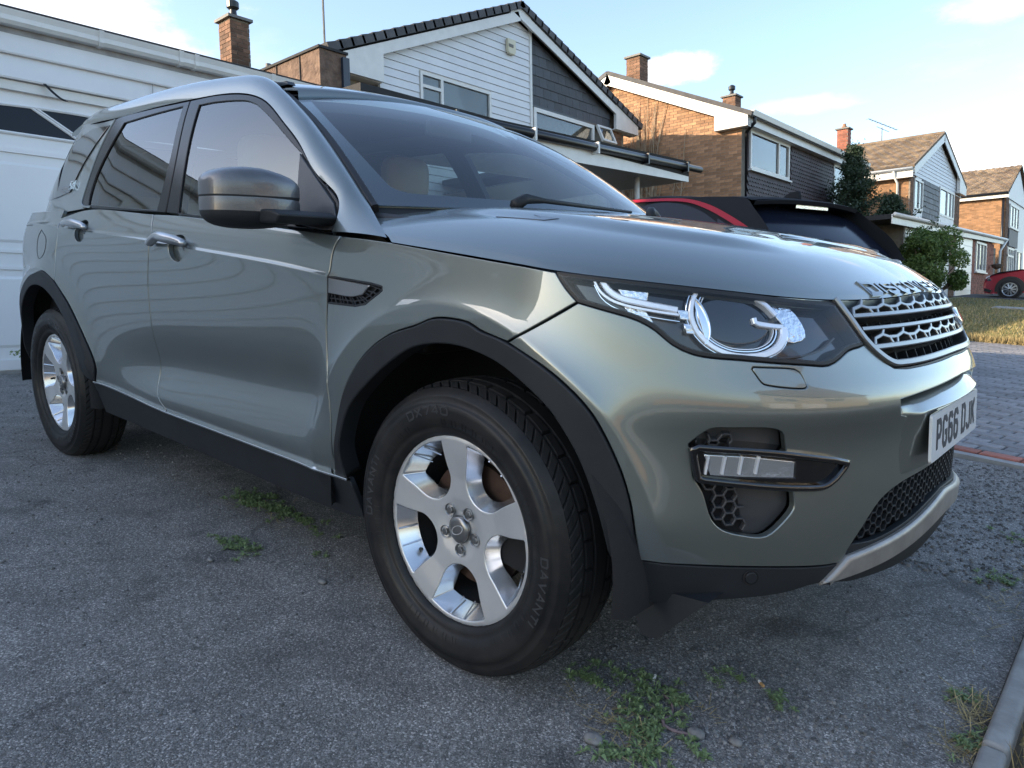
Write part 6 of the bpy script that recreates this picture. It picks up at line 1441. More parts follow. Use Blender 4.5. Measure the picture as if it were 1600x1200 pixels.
for z0,ua,wd in ((.908,1.010,.011),(.882,1.022,.010),(.845,1.040,.012)):
    ribbon('grille_bar',BF,lipline(z0,ua),wd,.006,.03,M_atlas,grille,smooth=False)
ls=[]
def hexrow(z0,z1,ua,per):
    n=int((2*UF-2*ua)/per)
    for k in range(n):
        u=ua+.02+k*per;zc_=lambda uu:(uu-ua)*(UF*2-ua-uu)*.016
        zl=lambda uu,t:z0+zc_(uu)+(z1-z0)*t
        ls.append([(u,zl(u,0)),(u+per*.10,zl(u,.42)),(u+per*.45,zl(u,.62)),(u+per*.62,zl(u,1.0))])
        ls.append([(u+per*.10,zl(u,.42)),(u-per*.12,zl(u,.62)),(u-per*.12,zl(u,1.0))] if False else [(u+per*.45,zl(u,.62)),(u+per*.72,zl(u,.45)),(u+per*.80,zl(u,0))])
        ls.append([(u+per*.72,zl(u,.45)),(u+per*1.10,zl(u+per,.42))])
hexrow(.910,.940,1.0,.098);hexrow(.848,.882,1.03,.094)
ribbons('grille_mesh',BF,ls,.0085,.003,.026,M_atlas,grille,smooth=False)
fins=[[(u,.812),(u+.006,.838)] for u in np.arange(1.12,2*UF-1.12,.06)]+[[(u,.888),(u+.006,.905)] for u in np.arange(1.05,2*UF-1.05,.06)]
for q in fins: ribbon('grille_fin',BF,q,.004,-.03,.02,M_plast,grille,smooth=False)
bd=panel('grille_badge',BF,[(2*UF-1.20+.045*math.cos(t),.880+.022*math.sin(t)) for t in np.linspace(0,2*math.pi,30)[:-1]],M_chrome,grille,off=.014,gap=0,bev=.004,depth=.03,step=.02)
# ---- number plate
PX,PZ,PT=.871,.633,.078
ct,s_=math.cos(PT),math.sin(PT)
def plate_map(a,b_,h): # a across (0 at image left), b up from the centre, h proud
    return np.array([PX-b_*s_+h*ct,a-.26,PZ+b_*ct+h*s_])
b=MB();r_=.008;corn=[]
for cx_,cz_,a0 in ((.52-r_,.0555-r_,0),(r_,.0555-r_,90),(r_,-.0555+r_,180),(.52-r_,-.0555+r_,270)):
    for k in range(5): t=math.radians(a0+k*22.5);corn.append((cx_+r_*math.cos(t),cz_+r_*math.sin(t)))
n=len(corn);v=[plate_map(a,c,0) for a,c in corn]+[plate_map(a,c,-.006) for a,c in corn]
b.add(v,[tuple(range(n)),tuple(range(2*n-1,n-1,-1))]+[(i,i+n,(i+1)%n+n,(i+1)%n) for i in range(n)])
plate=b.build('number_plate',M_plate,R_)
sp,_=text_geo('PG66 DJK',.061,.036,.065,.014,spaces=.033)
xo=.052
for ch in 'PG66 DJK':
    if ch==' ': xo+=.030;continue
    s1,_=text_geo(ch,.061,.036,.065,.014);text_mesh(s1,lambda a,b_,h,x0=xo:plate_map(a+x0,b_-.0325,h),.0008).build('plate_character',M_plate_k,plate);xo+=.061
# ---- black lower door edge, sill, wheel-arch cladding
silp=[(-2.20,.437),(-2.187,.432),(-1.88,.417),(-1.566,.402),(-1.21,.398),(-.79,.396),(-.455,.398),(-.395,.398),(-.372,.285),(-.46,.272),(-1.2,.272),(-2.2,.292)]
sill=panel('side_sill',B,join_segs([silp[0:7],silp[6:8],[silp[7],silp[8]],silp[8:12],[silp[11],silp[0]]],.03),M_plast,R_,off=.004,gap=.001,step=.03);mirrored(sill)
ribbon('sill_bright_line',B,[(u,z+.003) for u,z in silp[1:8]],.008,.012,.012,M_chrome,sill)
ao=[(-.46,.400)]+[(-.44,.45)]+rev(D('arch_of'))[1:]+D('arch_ff')[1:];ai=[(-.405,.400),(-.400,.50)]+D('arch_if')+[(.424,.50),(.438,.415)]
fclad=panel('front_arch_cladding',B,PL([ao,[ao[-1],ai[-1]],rev(ai),[ai[0],ao[0]]],.02),M_plast,R_,off=.006,gap=.001,bev=.004,depth=.05,step=.02);mirrored(fclad)
rb_o=[(-2.185,.437),(-2.17,.50)]+D('rd_arch')[2:]+[(-2.638,.890),(-2.70,.884),(-2.80,.868)]+circle_uv(-2.741,.352,.52,100,178,14)
rb_i=[(-2.232,.437)]+circle_uv(-2.741,.352,.470,14,178,30)
rclad=panel('rear_arch_cladding',B,PL([rb_o,[rb_o[-1],rb_i[-1]],rev(rb_i),[rb_i[0],rb_o[0]]],.02),M_plast,R_,off=.006,gap=.001,bev=.004,depth=.05,step=.02);mirrored(rclad)
# ---- inner shell (closes the gaps), arch liners, floor
def shell():
    us=np.linspace(-4.2,2*UF+4.2,170);zs_=np.linspace(.22,.92,20);v=[];f=[]
    U_,Z_=np.meshgrid(us,zs_,indexing='ij');n=nrm_of(BF,U_,Z_,8e-3);X=BF(U_,Z_)-n*.075
    uu_=np.where(U_>UF,2*UF-U_,U_)
    r0=np.hypot(uu_-0,Z_-.352);r1=np.hypot(uu_+2.741,Z_-.352);bad=(r0<.50)|(r1<.50)
    a,b_=U_.shape
    f=[(i*b_+j,(i+1)*b_+j,(i+1)*b_+j+1,i*b_+j+1) for i in range(a-1) for j in range(b_-1) if not(bad[i,j] or bad[i+1,j] or bad[i,j+1] or bad[i+1,j+1])]
    return mesh_obj('inner_shell',X.reshape(-1,3),f,M_void,R_,smooth=True)
shell()
for ax in (0,-2.741):
    for sg in (-1,1):
        v=[];f=[];ths=np.radians(np.linspace(-6,186,41));ys=[.945,.90,.62,.52]
        for th in ths:
            for k,y in enumerate(ys):
                r=.475 if k==0 else .50
                if ax!=0 and k==0: r=.472
                v.append((ax+r*math.cos(th),sg*(y if k else .925),.352+r*math.sin(th)))
        for i in range(len(ths)-1):
            for k in range(3): f.append((i*4+k,(i+1)*4+k,(i+1)*4+k+1,i*4+k+1))
        c=len(v);v.append((ax,sg*.52,.352));f+=[(c,i*4+3,(i+1)*4+3) for i in range(len(ths)-1)]
        mesh_obj('wheel_arch_liner',v,f,M_well,R_,smooth=True)
b=MB();b.box((-3.5,-.75,.24),(-.5,.75,.30));b.box((-.5,-.5,.24),(.55,.5,.30));b.box((-2.4,-.50,.24),(-.3,.5,.45));b.build('underbody',M_void,R_)
# ---- glasshouse
fr_out=[rev(D('drip'))[0:8],[D('drip')[3],D('fr_split')[0]],D('fr_split'),D('ff_bot')]
dr=D('drip')   # rear .. front
ff=[dr[2:][0:1]+dr[3:11],[dr[10]]+rev(D('ff_bot'))[1:],rev(D('fr_split'))]
ff=[[D('fr_split')[0]]+dr[3:11],rev(D('ff_bot')),rev(D('fr_split'))]
fg=D('fglass');fgl=join_segs([fg[0:4],fg[3:7],fg[6:9],fg[8:10],fg[9:14],[fg[13],fg[0]]],.02)
frame_f=panel('window_frame',G,PL(ff,.02),M_framek,fdoor,off=0,gap=.003,bev=.003,depth=.03,holes=[fgl],step=.02);mirrored(frame_f,parent=ldoor)
gl=panel('door_glass',G,inset(ccw(fgl),-.006),M_glass_f,fdoor,off=-.006,gap=0,bev=.0005,depth=.003,step=.04);mirrored(gl,parent=ldoor)
sa=D('sail');sail=panel('mirror_sail',G,join_segs([sa[0:2],sa[1:3],sa[2:5],[sa[4],sa[0]]],.02),M_satin,fdoor,off=.006,gap=.002,bev=.003,depth=.02,step=.025);mirrored(sail,parent=ldoor)
rf=[dr[0:3][:2]+[D('fr_split')[0]],D('fr_split'),rev(D('rf_bot')),rev(D('rframe_rear'))]
rf=[D('rframe_rear')[0:1]+dr[0:2]+[D('fr_split')[0]],D('fr_split'),rev(D('rf_bot')),rev(D('rframe_rear'))]
rg=D('rglass');rgl=join_segs([rg[0:3],rg[2:5],rg[4:7],rg[6:10],[rg[9],rg[0]]],.02)
frame_r=panel('window_frame',G,PL(rf,.02),M_framek,rdoor,off=0,gap=.003,bev=.003,depth=.03,holes=[rgl],step=.02);mirrored(frame_r,parent=lrdoor)
gl=panel('door_glass',G,inset(ccw(rgl),-.006),M_glass_r,rdoor,off=-.006,gap=0,bev=.0005,depth=.003,step=.04);mirrored(gl,parent=lrdoor)
# bright bead between frame and painted door pillar
ribbon('pillar_bead',G,D('rframe_rear')[:4]+[(D('belt_r')[1][0],1.172)],.010,.004,.012,M_paint,rdoor)
cp=[[D('rframe_rear')[0],D('rframe_rear')[1],D('rframe_rear')[2],D('rframe_rear')[3],D('rframe_rear')[4]],[D('rframe_rear')[4],(-2.45,1.165),(-2.9,1.150),(-3.6,1.140),(XG-LC,1.135)],[(XG-LC,1.135),(XG-LC,1.60)],[(XG-LC,1.60),(-2.95,1.60),(-2.75,1.595),(-2.41,1.575)],[(-2.41,1.575),D('rframe_rear')[0]]]
cpil=panel('upper_quarter_panel',G,PL(cp,.025),M_paint,R_,off=-.002,gap=.002,step=.03);mirrored(cpil)
qg=D('qglass');qgl=panel('quarter_glass',G,join_segs([qg[0:4],qg[3:5],qg[4:7],qg[6:9],[qg[8],qg[0]]],.02),M_gloss,cpil,off=.003,gap=0,bev=.002,depth=.01,step=.025);mirrored(qgl,parent=cpil)
# rear screen
q_=np.linspace(XG-LC,XG-LC+.62,16);
sh_=[(XG-LC,1.20),(XG-LC+.66,1.20),(XG-LC+.58,1.56),(XG-LC,1.57)];rs=panel('rear_screen',G,join_segs([sh_[0:2],sh_[1:3],sh_[2:4],[sh_[3],sh_[0]]],.04),M_gloss,R_,off=.004,gap=0,step=.05);mirrored(rs)
# windscreen
def WSn(q,s):
    q=np.asarray(q,float);s=np.asarray(s,float);q,s=np.broadcast_arrays(q,s);return WS(q*(.78-.18*s),s)
def WSm(a,c): return WSn(np.asarray(a)/.69,np.asarray(c)/1.02)   # metric-ish parameters
def sq(a0,a1,c0,c1,r=.0):
    if r==0: return join_segs([[(a0,c0),(a1,c0)],[(a1,c0),(a1,c1)],[(a1,c1),(a0,c1)],[(a0,c1),(a0,c0)]],.03)
    pts=[]
    for cx_,cy_,a in ((a1-r,c1-r,0),(a0+r,c1-r,90),(a0+r,c0+r,180),(a1-r,c0+r,270)):
        pts+=[(cx_+r*math.cos(math.radians(a+k*15)),cy_+r*math.sin(math.radians(a+k*15))) for k in range(7)]
    return join_segs([pts+[pts[0]]],.03) if False else np.array(pts)
ws=panel('windscreen',WSm,sq(-.685,.685,.0,1.015),M_glass_w,R_,gap=0,bev=.001,depth=.004,step=.05)
frit=panel('black_glass_border',WSm,sq(-.685,.685,.0,1.015),M_gloss,ws,off=-.0035,gap=0,bev=.0005,depth=.001,step=.03,holes=[sq(-.635,.635,.075,.982,.06)])
sb=[(-.13,.955),(-.10,.86),(-.055,.80),(.055,.80),(.10,.86),(.13,.955)];panel('sensor_patch',WSm,join_segs([sb,[sb[-1],sb[0]]],.03),M_gloss,ws,off=-.004,gap=0,bev=.0005,depth=.001,step=.03)
for sg in (-1,1): ribbon('windscreen_trim',WSm,[(sg*.695,c) for c in np.linspace(-.02,1.03,24)],.022,.008,.03,M_seal,ws,smooth=False)
ribbon('windscreen_trim',WSm,[(a,1.022) for a in np.linspace(-.69,.69,24)],.008,.001,.01,M_seal,ws,smooth=False)
# door pillar + cant rail, lofted between the drip line and the roof ditch / windscreen edge
def GP(p,o=.0): 
    a=np.float64(p[0]);c=np.float64(p[1]);return G(a,c)+nrm_of(G,a,c)*o
def RD(x,y=-.575): return np.array([x,y,float(roofz(x,y))])
def wse(s): 
    p=WSn(np.float64(-1.02),np.float64(s)).copy();p[2]+=.004;return p
outer=[GP((-3.05,1.585)),GP((-2.75,1.585)),GP(dr[0]),GP(dr[1]),GP(dr[2]),GP(dr[3]),GP(dr[4]),GP(dr[5]),GP(dr[6]),GP(dr[7]),GP(dr[8]),GP(dr[9]),B(np.float64(-.472),np.float64(1.066))]
inner=[RD(-3.05,-.52),RD(-2.75,-.56),RD(-2.42),RD(-2.08),RD(-1.70),RD(-1.47),RD(-1.28,-.585),wse(1.0),wse(.80),wse(.62),wse(.36),wse(.12),B(np.float64(-.235),np.float64(1.052))]
inner[11]=wse(.06)
bul=[.028,.030,.030,.030,.030,.030,.030,.028,.026,.024,.020,.014,.004]
npar=np.arange(len(outer));tt=np.linspace(0,len(outer)-1,150)
def sp3(l): 
    l=np.array(l);ch=np.concatenate([[0],np.cumsum(np.linalg.norm(np.diff(l,axis=0),axis=1))]);return lambda t:np.stack([Spl(ch,l[:,k])(np.interp(t,npar,ch)) for k in range(3)],-1)
Oc=sp3(outer)(tt);Ic=sp3(inner)(tt);bl=np.interp(tt,npar,bul)
cr_=np.linspace(0,1,13);tan=np.gradient(Oc+Ic,axis=0);tan/=np.linalg.norm(tan,axis=1,keepdims=True);acr=Ic-Oc;nb=np.cross(tan,acr);nb/=np.linalg.norm(nb,axis=1,keepdims=True)
sgn=np.sign((nb*np.array([0,-.6,.7])).sum(1,keepdims=True));nb=nb*sgn
X=np.stack([Oc+acr*s+nb*(bl*4*(s*(1-s))**.85*1.0)[:,None]*1.05 for s in cr_],1)
na=np.cross(np.gradient(X,axis=0),np.gradient(X,axis=1));na/=np.maximum(np.linalg.norm(na,axis=2,keepdims=True),1e-9);na*=np.sign((na*nb[:,None,:]).sum(-1,keepdims=True)+1e-9)
v,f=grid_geo(X);k0=len(v);O2=Oc-nb*.0-np.array([0,0,.014])+np.array([0,.010,0])
v=np.concatenate([v,X[:,0],O2]);nn=np.concatenate([na.reshape(-1,3),np.tile([0,-.4,-.9],(300,1))]);
for i in range(149): f.append((k0+i,k0+i+1,k0+150+i+1,k0+150+i))
pil=mesh_obj('door_pillar',v,f,M_paint,R_,normals=nn);bm=None
mirrored(pil)
# black gutter between rail and door frames
b=MB();b.tube([p+np.array([0,.016,-.010]) for p in Oc[10:142:2]],.011,6);gt=b.build('drip_seal',M_seal,R_,smooth=True)
# roof
ys=np.linspace(-.578,.578,40);rows=[]
for t in np.linspace(0,1,60):
    x=-1.05-.10*np.abs(ys/.6)**2.1;x=x+(-3.2-x)*t;rows.append(np.stack([x,ys,roofz(x,ys)],1))
r0=rows[0].copy();r0[:,0]+=.014;r0[:,2]-=.012;r1=rows[0].copy();r1[:,0]+=.016;r1[:,2]-=.045;rows=[r1,r0]+rows
v,f=grid_geo(np.array(rows));rf_=mesh_obj('roof',v,f,M_paint,R_,smooth=True)
v2=[(p[0]*1.0,p[1],p[2]-.035) for p in v];mesh_obj('headlining',v2,f,M_dark_in,R_,smooth=True)
b=MB();b.prism([(-3.2,1.60),(-3.05,1.655),(-3.2,1.660),(-3.42,1.615),(-3.42,1.600)],1,-.53,.53);b.build('tailgate_spoiler',M_paint,R_)
for sg in (-1,1): 
    b=MB();b.tube([RD(x,sg*.578)+np.array([0,0,.002]) for x in np.linspace(-1.20,-3.1,20)],.008,6);b.build('roof_ditch_strip',M_seal,rf_)
b=MB();b.prism([(-1.155,.0),(-1.235,.0),(-1.235,.012),(-1.165,.012)],1,-.60,-.57);b.v=[(p[0],p[1],p[2]+float(roofz(-1.2,-.58))-.004) for p in b.v];b.build('ditch_end_cap',M_gloss,rf_)
# cowl and wipers
X=[]
for t in np.linspace(0,1,6):
    q=np.linspace(-.99,.99,40);p=WSn(q,np.full_like(q,.01));a=np.interp(np.abs(q),[0,.5,.85,1],[.16,.13,.05,.02])
    r=p.copy();r[:,0]+=a*t;r[:,2]-=.035*t+.012;X.append(r)
v,f=grid_geo(np.array(X));cow=mesh_obj('cowl',v,f,M_plast,R_,smooth=True)
for y0 in (-.46,.16):
    b=MB();pp=lambda y,s,dx,dz:WSn(np.float64(y/.78),np.float64(s))+np.array([dx,0,dz])
    b.tube([pp(y0,.01,.05,.004),pp(y0+.05,.02,.035,.020),pp(y0+.12,.02,.03,.018),pp(y0+.55,.025,.02,.006)],[.018,.017,.008,.005],6);b.build('wiper',M_plast,R_,smooth=True)
# ---- door mirror
def superell(c,ax,e1,e2,nu=28,nv=36,fn=None):
    v=[];f=[]
    sp=lambda x,e:np.sign(x)*abs(x)**e
    for i in range(nu+1):
        ph=-math.pi/2+math.pi*i/nu
        for j in range(nv):
            th=2*math.pi*j/nv
            p=np.array([sp(math.cos(ph),e1)*sp(math.cos(th),e2),sp(math.cos(ph),e1)*sp(math.sin(th),e2),sp(math.sin(ph),e1)])
            if fn is not None:p=fn(p)
            v.append(np.array(c)+p*np.array(ax))
    for i in range(nu):
        for j in range(nv): f.append((i*nv+j,i*nv+(j+1)%nv,(i+1)*nv+(j+1)%nv,(i+1)*nv+j))
    return v,f
def mirror_unit(sg):
    c=(-.655,-1.035*1,1.168)
    def fn(p):
        q=p.copy()
        if p[0]<0:q[0]*=.62
        q[2]*=(1-.30*max(0,p[1]+.1)**1.3-.10*max(0,-p[1]-.3)) if p[2]>0 else 1-.2*max(0,p[1])
        q[0]+=.25*p[1]*0
        return q
    v,f=superell(c,(.092,.122,.060),.62,.66,fn=fn)
    v=np.array(v);
    # swept tail: outer end further back
    v[:,0]-=.30*np.clip(-(v[:,1]-c[1]),0,1)+.10*np.clip(v[:,1]-c[1],0,1)*0
    up=[q for q in f if np.mean([v[i][2] for i in q])>1.160];lo=[q for q in f if q not in set(up)]
    o=mesh_obj('door_mirror',v*[1,-sg,1] if sg<0 else v,up,M_atlas2,R_,smooth=True);bm_fix(o)
    o2=mesh_obj('mirror_base',(v*[1,-sg,1] if sg<0 else v)*1.0,lo,M_plast,o,smooth=True);bm_fix(o2)
    b=MB();b.prism([(-.70,1.088),(-.50,1.082),(-.48,1.105),(-.52,1.118),(-.68,1.122)],1,-1.06*(1 if sg>0 else -1),-.875*(1 if sg>0 else -1));oo=b.build('mirror_arm',M_plast,o);bevel(oo,.008)
    return o
M_atlas2=mat('grey_mirror_cap',(.13,.135,.145),rough=.36,metal=.5,coat=.5,bump=(420,.3,.002),noise=(30,.15))
mirror_unit(1);mirror_unit(-1).location.z=-.04
# ---- door handles
def handle(pts,bc,par,mirp):
    panel('handle_recess',B,bowl_hole(bc,.046),M_paint,par,off=-.020,gap=0,step=.02)
    b=MB();P=resample(pts,.02);n=nrm_of(B,P[:,0],P[:,1]);c=B(P[:,0],P[:,1]);k=len(c)
    off=.034*np.sin(np.linspace(0.25,math.pi-.25,k))**.5
    b.tube([c[i]+n[i]*off[i] for i in range(k)],[.012+.006*math.sin(math.pi*i/(k-1)) for i in range(k)],10)
    o=b.build('door_handle',M_silver,par,smooth=True)
    o2=mirrored(o,parent=mirp)
handle(D('handle_f'),bf,fdoor,ldoor);handle(D('handle_r'),br,rdoor,lrdoor)
fu=D('fuel');fuel=join_segs([fu+[fu[0]]],.015);ribbon('fuel_flap_gap',B,[tuple(p) for p in fuel],.0035,.0012,.004,M_seal,quarter,closed=True,smooth=False)
ribbon('bumper_gap',B,[(D('rd_rear')[1][0]-.42,1.10),(-3.25,1.10),(-3.5,1.09)],.004,.001,.004,M_seal,quarter)
# ---- badge on the quarter glass
def badge_map(a,b_,h): return G(np.float64(-2.66+a),np.float64(1.262+b_))+nrm_of(G,np.float64(-2.66),np.float64(1.262))*(h+.005)
for k,ch in enumerate('ed4'.upper() if False else 'Ed4'):
    s1,_=text_geo(ch,.03,.020,.034,.005);text_mesh(s1,lambda a,b_,h,x0=k*.028:badge_map(a+x0,b_,h),.003).build('badge_character',M_chrome,cpil)
# ================================================================== WHEELS
def lathe(prof,n,c=(0,0,0),close=False,rmod=None):
    """prof: (radius,y). axis = y"""
    v=[];f=[];k=len(prof)
    for i in range(n):
        th=2*math.pi*i/n
        for j,(r,y) in enumerate(prof):
            rr=r-(rmod(i,j) if rmod else 0);v.append((rr*math.cos(th),y,rr*math.sin(th)))
    for i in range(n):
        for j in range(k-1): f.append((i*k+j,i*k+j+1,((i+1)%n)*k+j+1,((i+1)%n)*k+j))
    return np.array(v),f
# local wheel frame: outer face towards -y, hub centre at origin
SP=5;RO=.246
def wheel_disc():
    ang0=93
    outer=np.array([(.2455*math.cos(t),.2455*math.sin(t)) for t in np.linspace(0,2*math.pi,121)[:-1]])
    holes=[];backs=[]
    for k in range(SP):
        a=math.radians(ang0+36+72*k)
        fr=[(.2215,-24.5),(.224,-12),(.2248,0),(.224,12),(.2215,24.5),(.170,24.0),(.128,24.0),(.099,15),(.090,0),(.099,-15),(.128,-24.0),(.170,-24.0)]
        bk=[(.196,-19.5),(.198,-9),(.1985,0),(.198,9),(.196,19.5),(.164,18.5),(.136,17.5),(.114,10),(.108,0),(.114,-10),(.136,-17.5),(.164,-18.5)]
        def mk(l):
            P=[(r*math.cos(a+math.radians(d)),r*math.sin(a+math.radians(d))) for r,d in l]
            return join_segs([P[0:5],P[4:12]+[P[0]]],.012)
        def mk2(l):
            P=np.array([(r*math.cos(a+math.radians(d)),r*math.sin(a+math.radians(d))) for r,d in l]);return P
        f_=mk(fr);b_=mk(bk)
        # same number of points on both outlines
        def rs(P,n):
            Q=np.vstack([P,P[:1]]);s=np.concatenate([[0],np.cumsum(np.linalg.norm(np.diff(Q,axis=0),axis=1))]);t=np.linspace(0,s[-1],n+1)[:-1];return np.stack([np.interp(t,s,Q[:,0]),np.interp(t,s,Q[:,1])],1)
        holes.append(ccw(rs(f_,72)));backs.append(ccw(rs(b_,72)))
    return outer,holes,backs
def face_y(x,z):
    r=np.hypot(x,z);return np.interp(r,[0,.04,.075,.13,.19,.232,.246],[-.018,-.018,-.012,-.012,-.004,.0,.006])
def FS(x,z):
    x=np.asarray(x,float);z=np.asarray(z,float);x,z=np.broadcast_arrays(x,z);return np.stack([x,face_y(x,z)*-1*-1-.0,z],-1)
def make_wheel(name,loc,parent):
    root=bpy.data.objects.new(name,None);COL.objects.link(root);root.parent=parent;root.location=loc
    return root
def build_wheel(root):
    # tyre
    side=[(.236,-.088),(.243,-.100),(.252,-.1035),(.262,-.1045),(.2625,-.1065),(.285,-.112),(.300,-.1145),(.316,-.1145),(.3165,-.1125),(.331,-.108),(.3345,-.1085),(.337,-.1065),(.346,-.099),(.354,-.090)]
    v,f=lathe(side,144);t=mesh_obj('tyre',v,f,M_tyre,root,smooth=True);bm_fix(t)
    y0=[-.090,-.0885,-.082,-.066,-.060,-.0595,-.0515,-.051,-.030,-.0295,-.019,-.0185,.0185,.019,.0295,.030,.051,.0515,.0595,.060,.066,.082,.0885,.090,.104,.108,.10]
    gro=[.0,0,0,0,0,.008,.008,0,0,.008,.008,0,0,.008,.008,0,0,.008,.008,0,0,0,0,0,.02,.05,.12]
    prof=[]
    for y,g in zip(y0,gro):
        prof.append((.354+.0145*(1-abs(y/.092)**3.2)*1.0-g if abs(y)<=.09 else .354-g,y))
    nseg=432
    def rmod(i,j):
        ph=i%6;y=y0[j]
        if y<-.062: return .0095 if ph==0 else 0
        if .062<y<.0895: return .0095 if ph==3 else 0
        if -.051<=y<=-.030 and ph==0 and (i//6)%2==0: return .008
        if .030<=y<=.051 and ph==3 and (i//6)%2==0: return .008
        return 0
    def skew(): pass
    v,f=lathe(prof,nseg,rmod=rmod)
    # shoulder slots lean
    yv=v[:,1];da=np.where(yv<-.051,(yv+.051)*3.0,np.where(yv>.051,(yv-.051)*3.0,0));ca,sa=np.cos(da),np.sin(da);v=np.stack([v[:,0]*ca-v[:,2]*sa,v[:,1],v[:,0]*sa+v[:,2]*ca],1)
    tr=mesh_obj('tread',v,f,M_tread,t);bm_fix(tr)
    # sidewall lettering
    def smap(a,b_,h,r0,a0): 
        th=a0-a/r0;r=r0+b_;y=np.interp(r,[.285,.300,.316,.331],[-.112,-.1145,-.1145,-.108]);return np.array([r*math.cos(th),y-h,r*math.sin(th)])
    def ring_text(txt,r0,deg,hh,adv,cw,sw):
        s1,wd=text_geo(txt,adv,cw,hh,sw)
        s2=[]
        for L_,R__,cl in s1:
            s2.append((L_,R__,cl))
        return text_mesh(s2,lambda a,b_,h:smap(a-wd/2,b_,h,r0,math.radians(deg)),.0012)
    b=MB()
    for txt,deg,hh,adv,cw,sw in (('DX740',104,.019,.030,.021,.0045),('DAVANTI',-12,.019,.027,.018,.004),('DAVANTI',168,.019,.027,.018,.004)):
        ring_text(txt,.291,deg,hh,adv,cw,sw).build('tyre_lettering',M_letter,t)['kind']='stuff'
    # radial ribs above the bead
    b=MB()
    for k in range(150):
        th=2*math.pi*k/150
        if k%3==2 or k%25>16: continue
        p=[np.array([r*math.cos(th),y,r*math.sin(th)]) for r,y in ((.264,-.1072),(.282,-.1125))];b.tube(p,.0006,4)
    b.build('sidewall_ribs',M_tyre,t)['kind']='stuff'
    # disc
    outer,holes,backs=wheel_disc()
    def FSy(x,z):
        x=np.asarray(x,float);z=np.asarray(z,float);x,z=np.broadcast_arrays(x,z)
        return np.stack([x,-.088+face_y(x,z)*-1.0*0+ (np.interp(np.hypot(x,z),[0,.045,.075,.13,.19,.232,.246],[.022,.022,.016,.013,.004,.0,.006])),z],-1)
    P=outer
    dsc=panel('alloy_wheel',FSy,P,M_rim,root,gap=0,bev=.003,depth=.02,holes=holes,step=.012,norm_h=3e-3)
    for hf,hb in zip(holes,backs):
        bb=MB()
        n=len(hf);a=[FSy(p[0],p[1])+np.array([0,.0025,0]) for p in hf]
        c=[np.array([p[0],-.036,p[1]]) for p in hb]
        # align start points
        j=min(range(n),key=lambda j:sum(np.hypot(*(hf[(i)]-hb[(i+j)%n])) for i in range(0,n,6)));c=c[j:]+c[:j]
        bb.add(a+c,[(i,(i+1)%n,(i+1)%n+n,i+n) for i in range(n)])
        pw=bb.build('window_wall',M_rimc,dsc);bevel(pw,.001,1)
    # steps on the outer floor of every window
    for k in range(SP):
        for dd in (-7,5):
            bb=MB()
            a=math.radians(93+36+72*k+dd)
            p0=np.array([.222*math.cos(a),-.084,.222*math.sin(a)]);p1=np.array([.192*math.cos(a),-.040,.192*math.sin(a)]);bb.tube([p0,p1],.0022,4);bb.build('window_step',M_rimc,dsc)
    v,f=lathe([(.236,-.090),(.228,-.060),(.205,-.03),(.196,.03),(.205,.09)],96);mesh_obj('rim_barrel',v,f,M_void,dsc,smooth=True)
    v,f=lathe([(.158,-.012),(.158,.012),(.075,.012),(.075,-.010),(.158,-.012)],72);mesh_obj('brake_disc',v,f,M_rust,root,smooth=False)
    v,f=lathe([(.0,-.030),(.074,-.030),(.078,-.015),(.078,.0)],40);mesh_obj('hub',v,f,M_rust,root,smooth=True)
    b=MB();b.prism([(.06,-.06),(.17,-.075),(.185,0),(.17,.075),(.06,.06)],1,-.030,.06);o=b.build('brake_caliper',M_void,root)
    # nuts
    for k in range(5):
        bb=MB();bw=MB()
        a=math.radians(93+36+72*k);cx_,cz_=.0535*math.cos(a),.0535*math.sin(a)
        bb.prism([(cx_+.0098*math.cos(t),cz_+.0098*math.sin(t)) for t in np.linspace(0,2*math.pi,7)[:-1]],1,-.076,-.05)
        v_=[];n=20
        for q,(r,y) in enumerate(((.0165,-.0745),(.0148,-.0728),(.0135,-.060))):
            v_+=[(cx_+r*math.cos(2*math.pi*i/n),y,cz_+r*math.sin(2*math.pi*i/n)) for i in range(n)]
        bw.add(v_,[(q*n+i,q*n+(i+1)%n,(q+1)*n+(i+1)%n,(q+1)*n+i) for q in range(2) for i in range(n)]+[tuple(2*n+i for i in range(n))[::-1]])
        bw.build('nut_recess',M_atlas,dsc,smooth=False);o=bb.build('wheel_nut',M_atlas,dsc);bevel(o,.0015,2)
    v,f=lathe([(.0,-.0815),(.022,-.0810),(.031,-.0785),(.0325,-.0760),(.0335,-.070)],48);mesh_obj('centre_cap',v,f,M_atlas,dsc,smooth=True)
    v,f=lathe([(.0338,-.0742),(.0352,-.0742)],48);mesh_obj('cap_groove',v,f,M_seal,dsc,smooth=True)
    # oval emblem on the cap
    e=[(.021*math.cos(t),.011*math.sin(t)) for t in np.linspace(0,2*math.pi,40)[:-1]];ca,sa=math.cos(.5),math.sin(.5)
    b=MB();L_=[];n=len(e)
    v_=[]
    for sc_ in (1.0,.86):
        for dy in (-.0818,-.0806): v_+=[((x*ca-z*sa)*sc_,dy,(x*sa+z*ca)*sc_) for x,z in e]
    fcs=[]
    for i in range(n):
        j=(i+1)%n;fcs+=[(i,j,2*n+j,2*n+i),(i,j,n+j,n+i),(2*n+i,2*n+j,3*n+j,3*n+i)]
    b.add(v_,fcs);b.build('cap_emblem',M_rim,dsc)
    a=math.radians(93+36+72*1+12);b=MB();b.tube([(.195*math.cos(a),-.05,.195*math.sin(a)),(.178*math.cos(a),-.066,.178*math.sin(a))],.005,8);b.build('tyre_valve',M_seal,dsc)
def copy_tree(o,parent=None,name=None):
    c=o.copy();COL.objects.link(c)
    if parent is not None:c.parent=parent
    for ch in list(o.children): copy_tree(ch,c)
    return c
WY=.8105
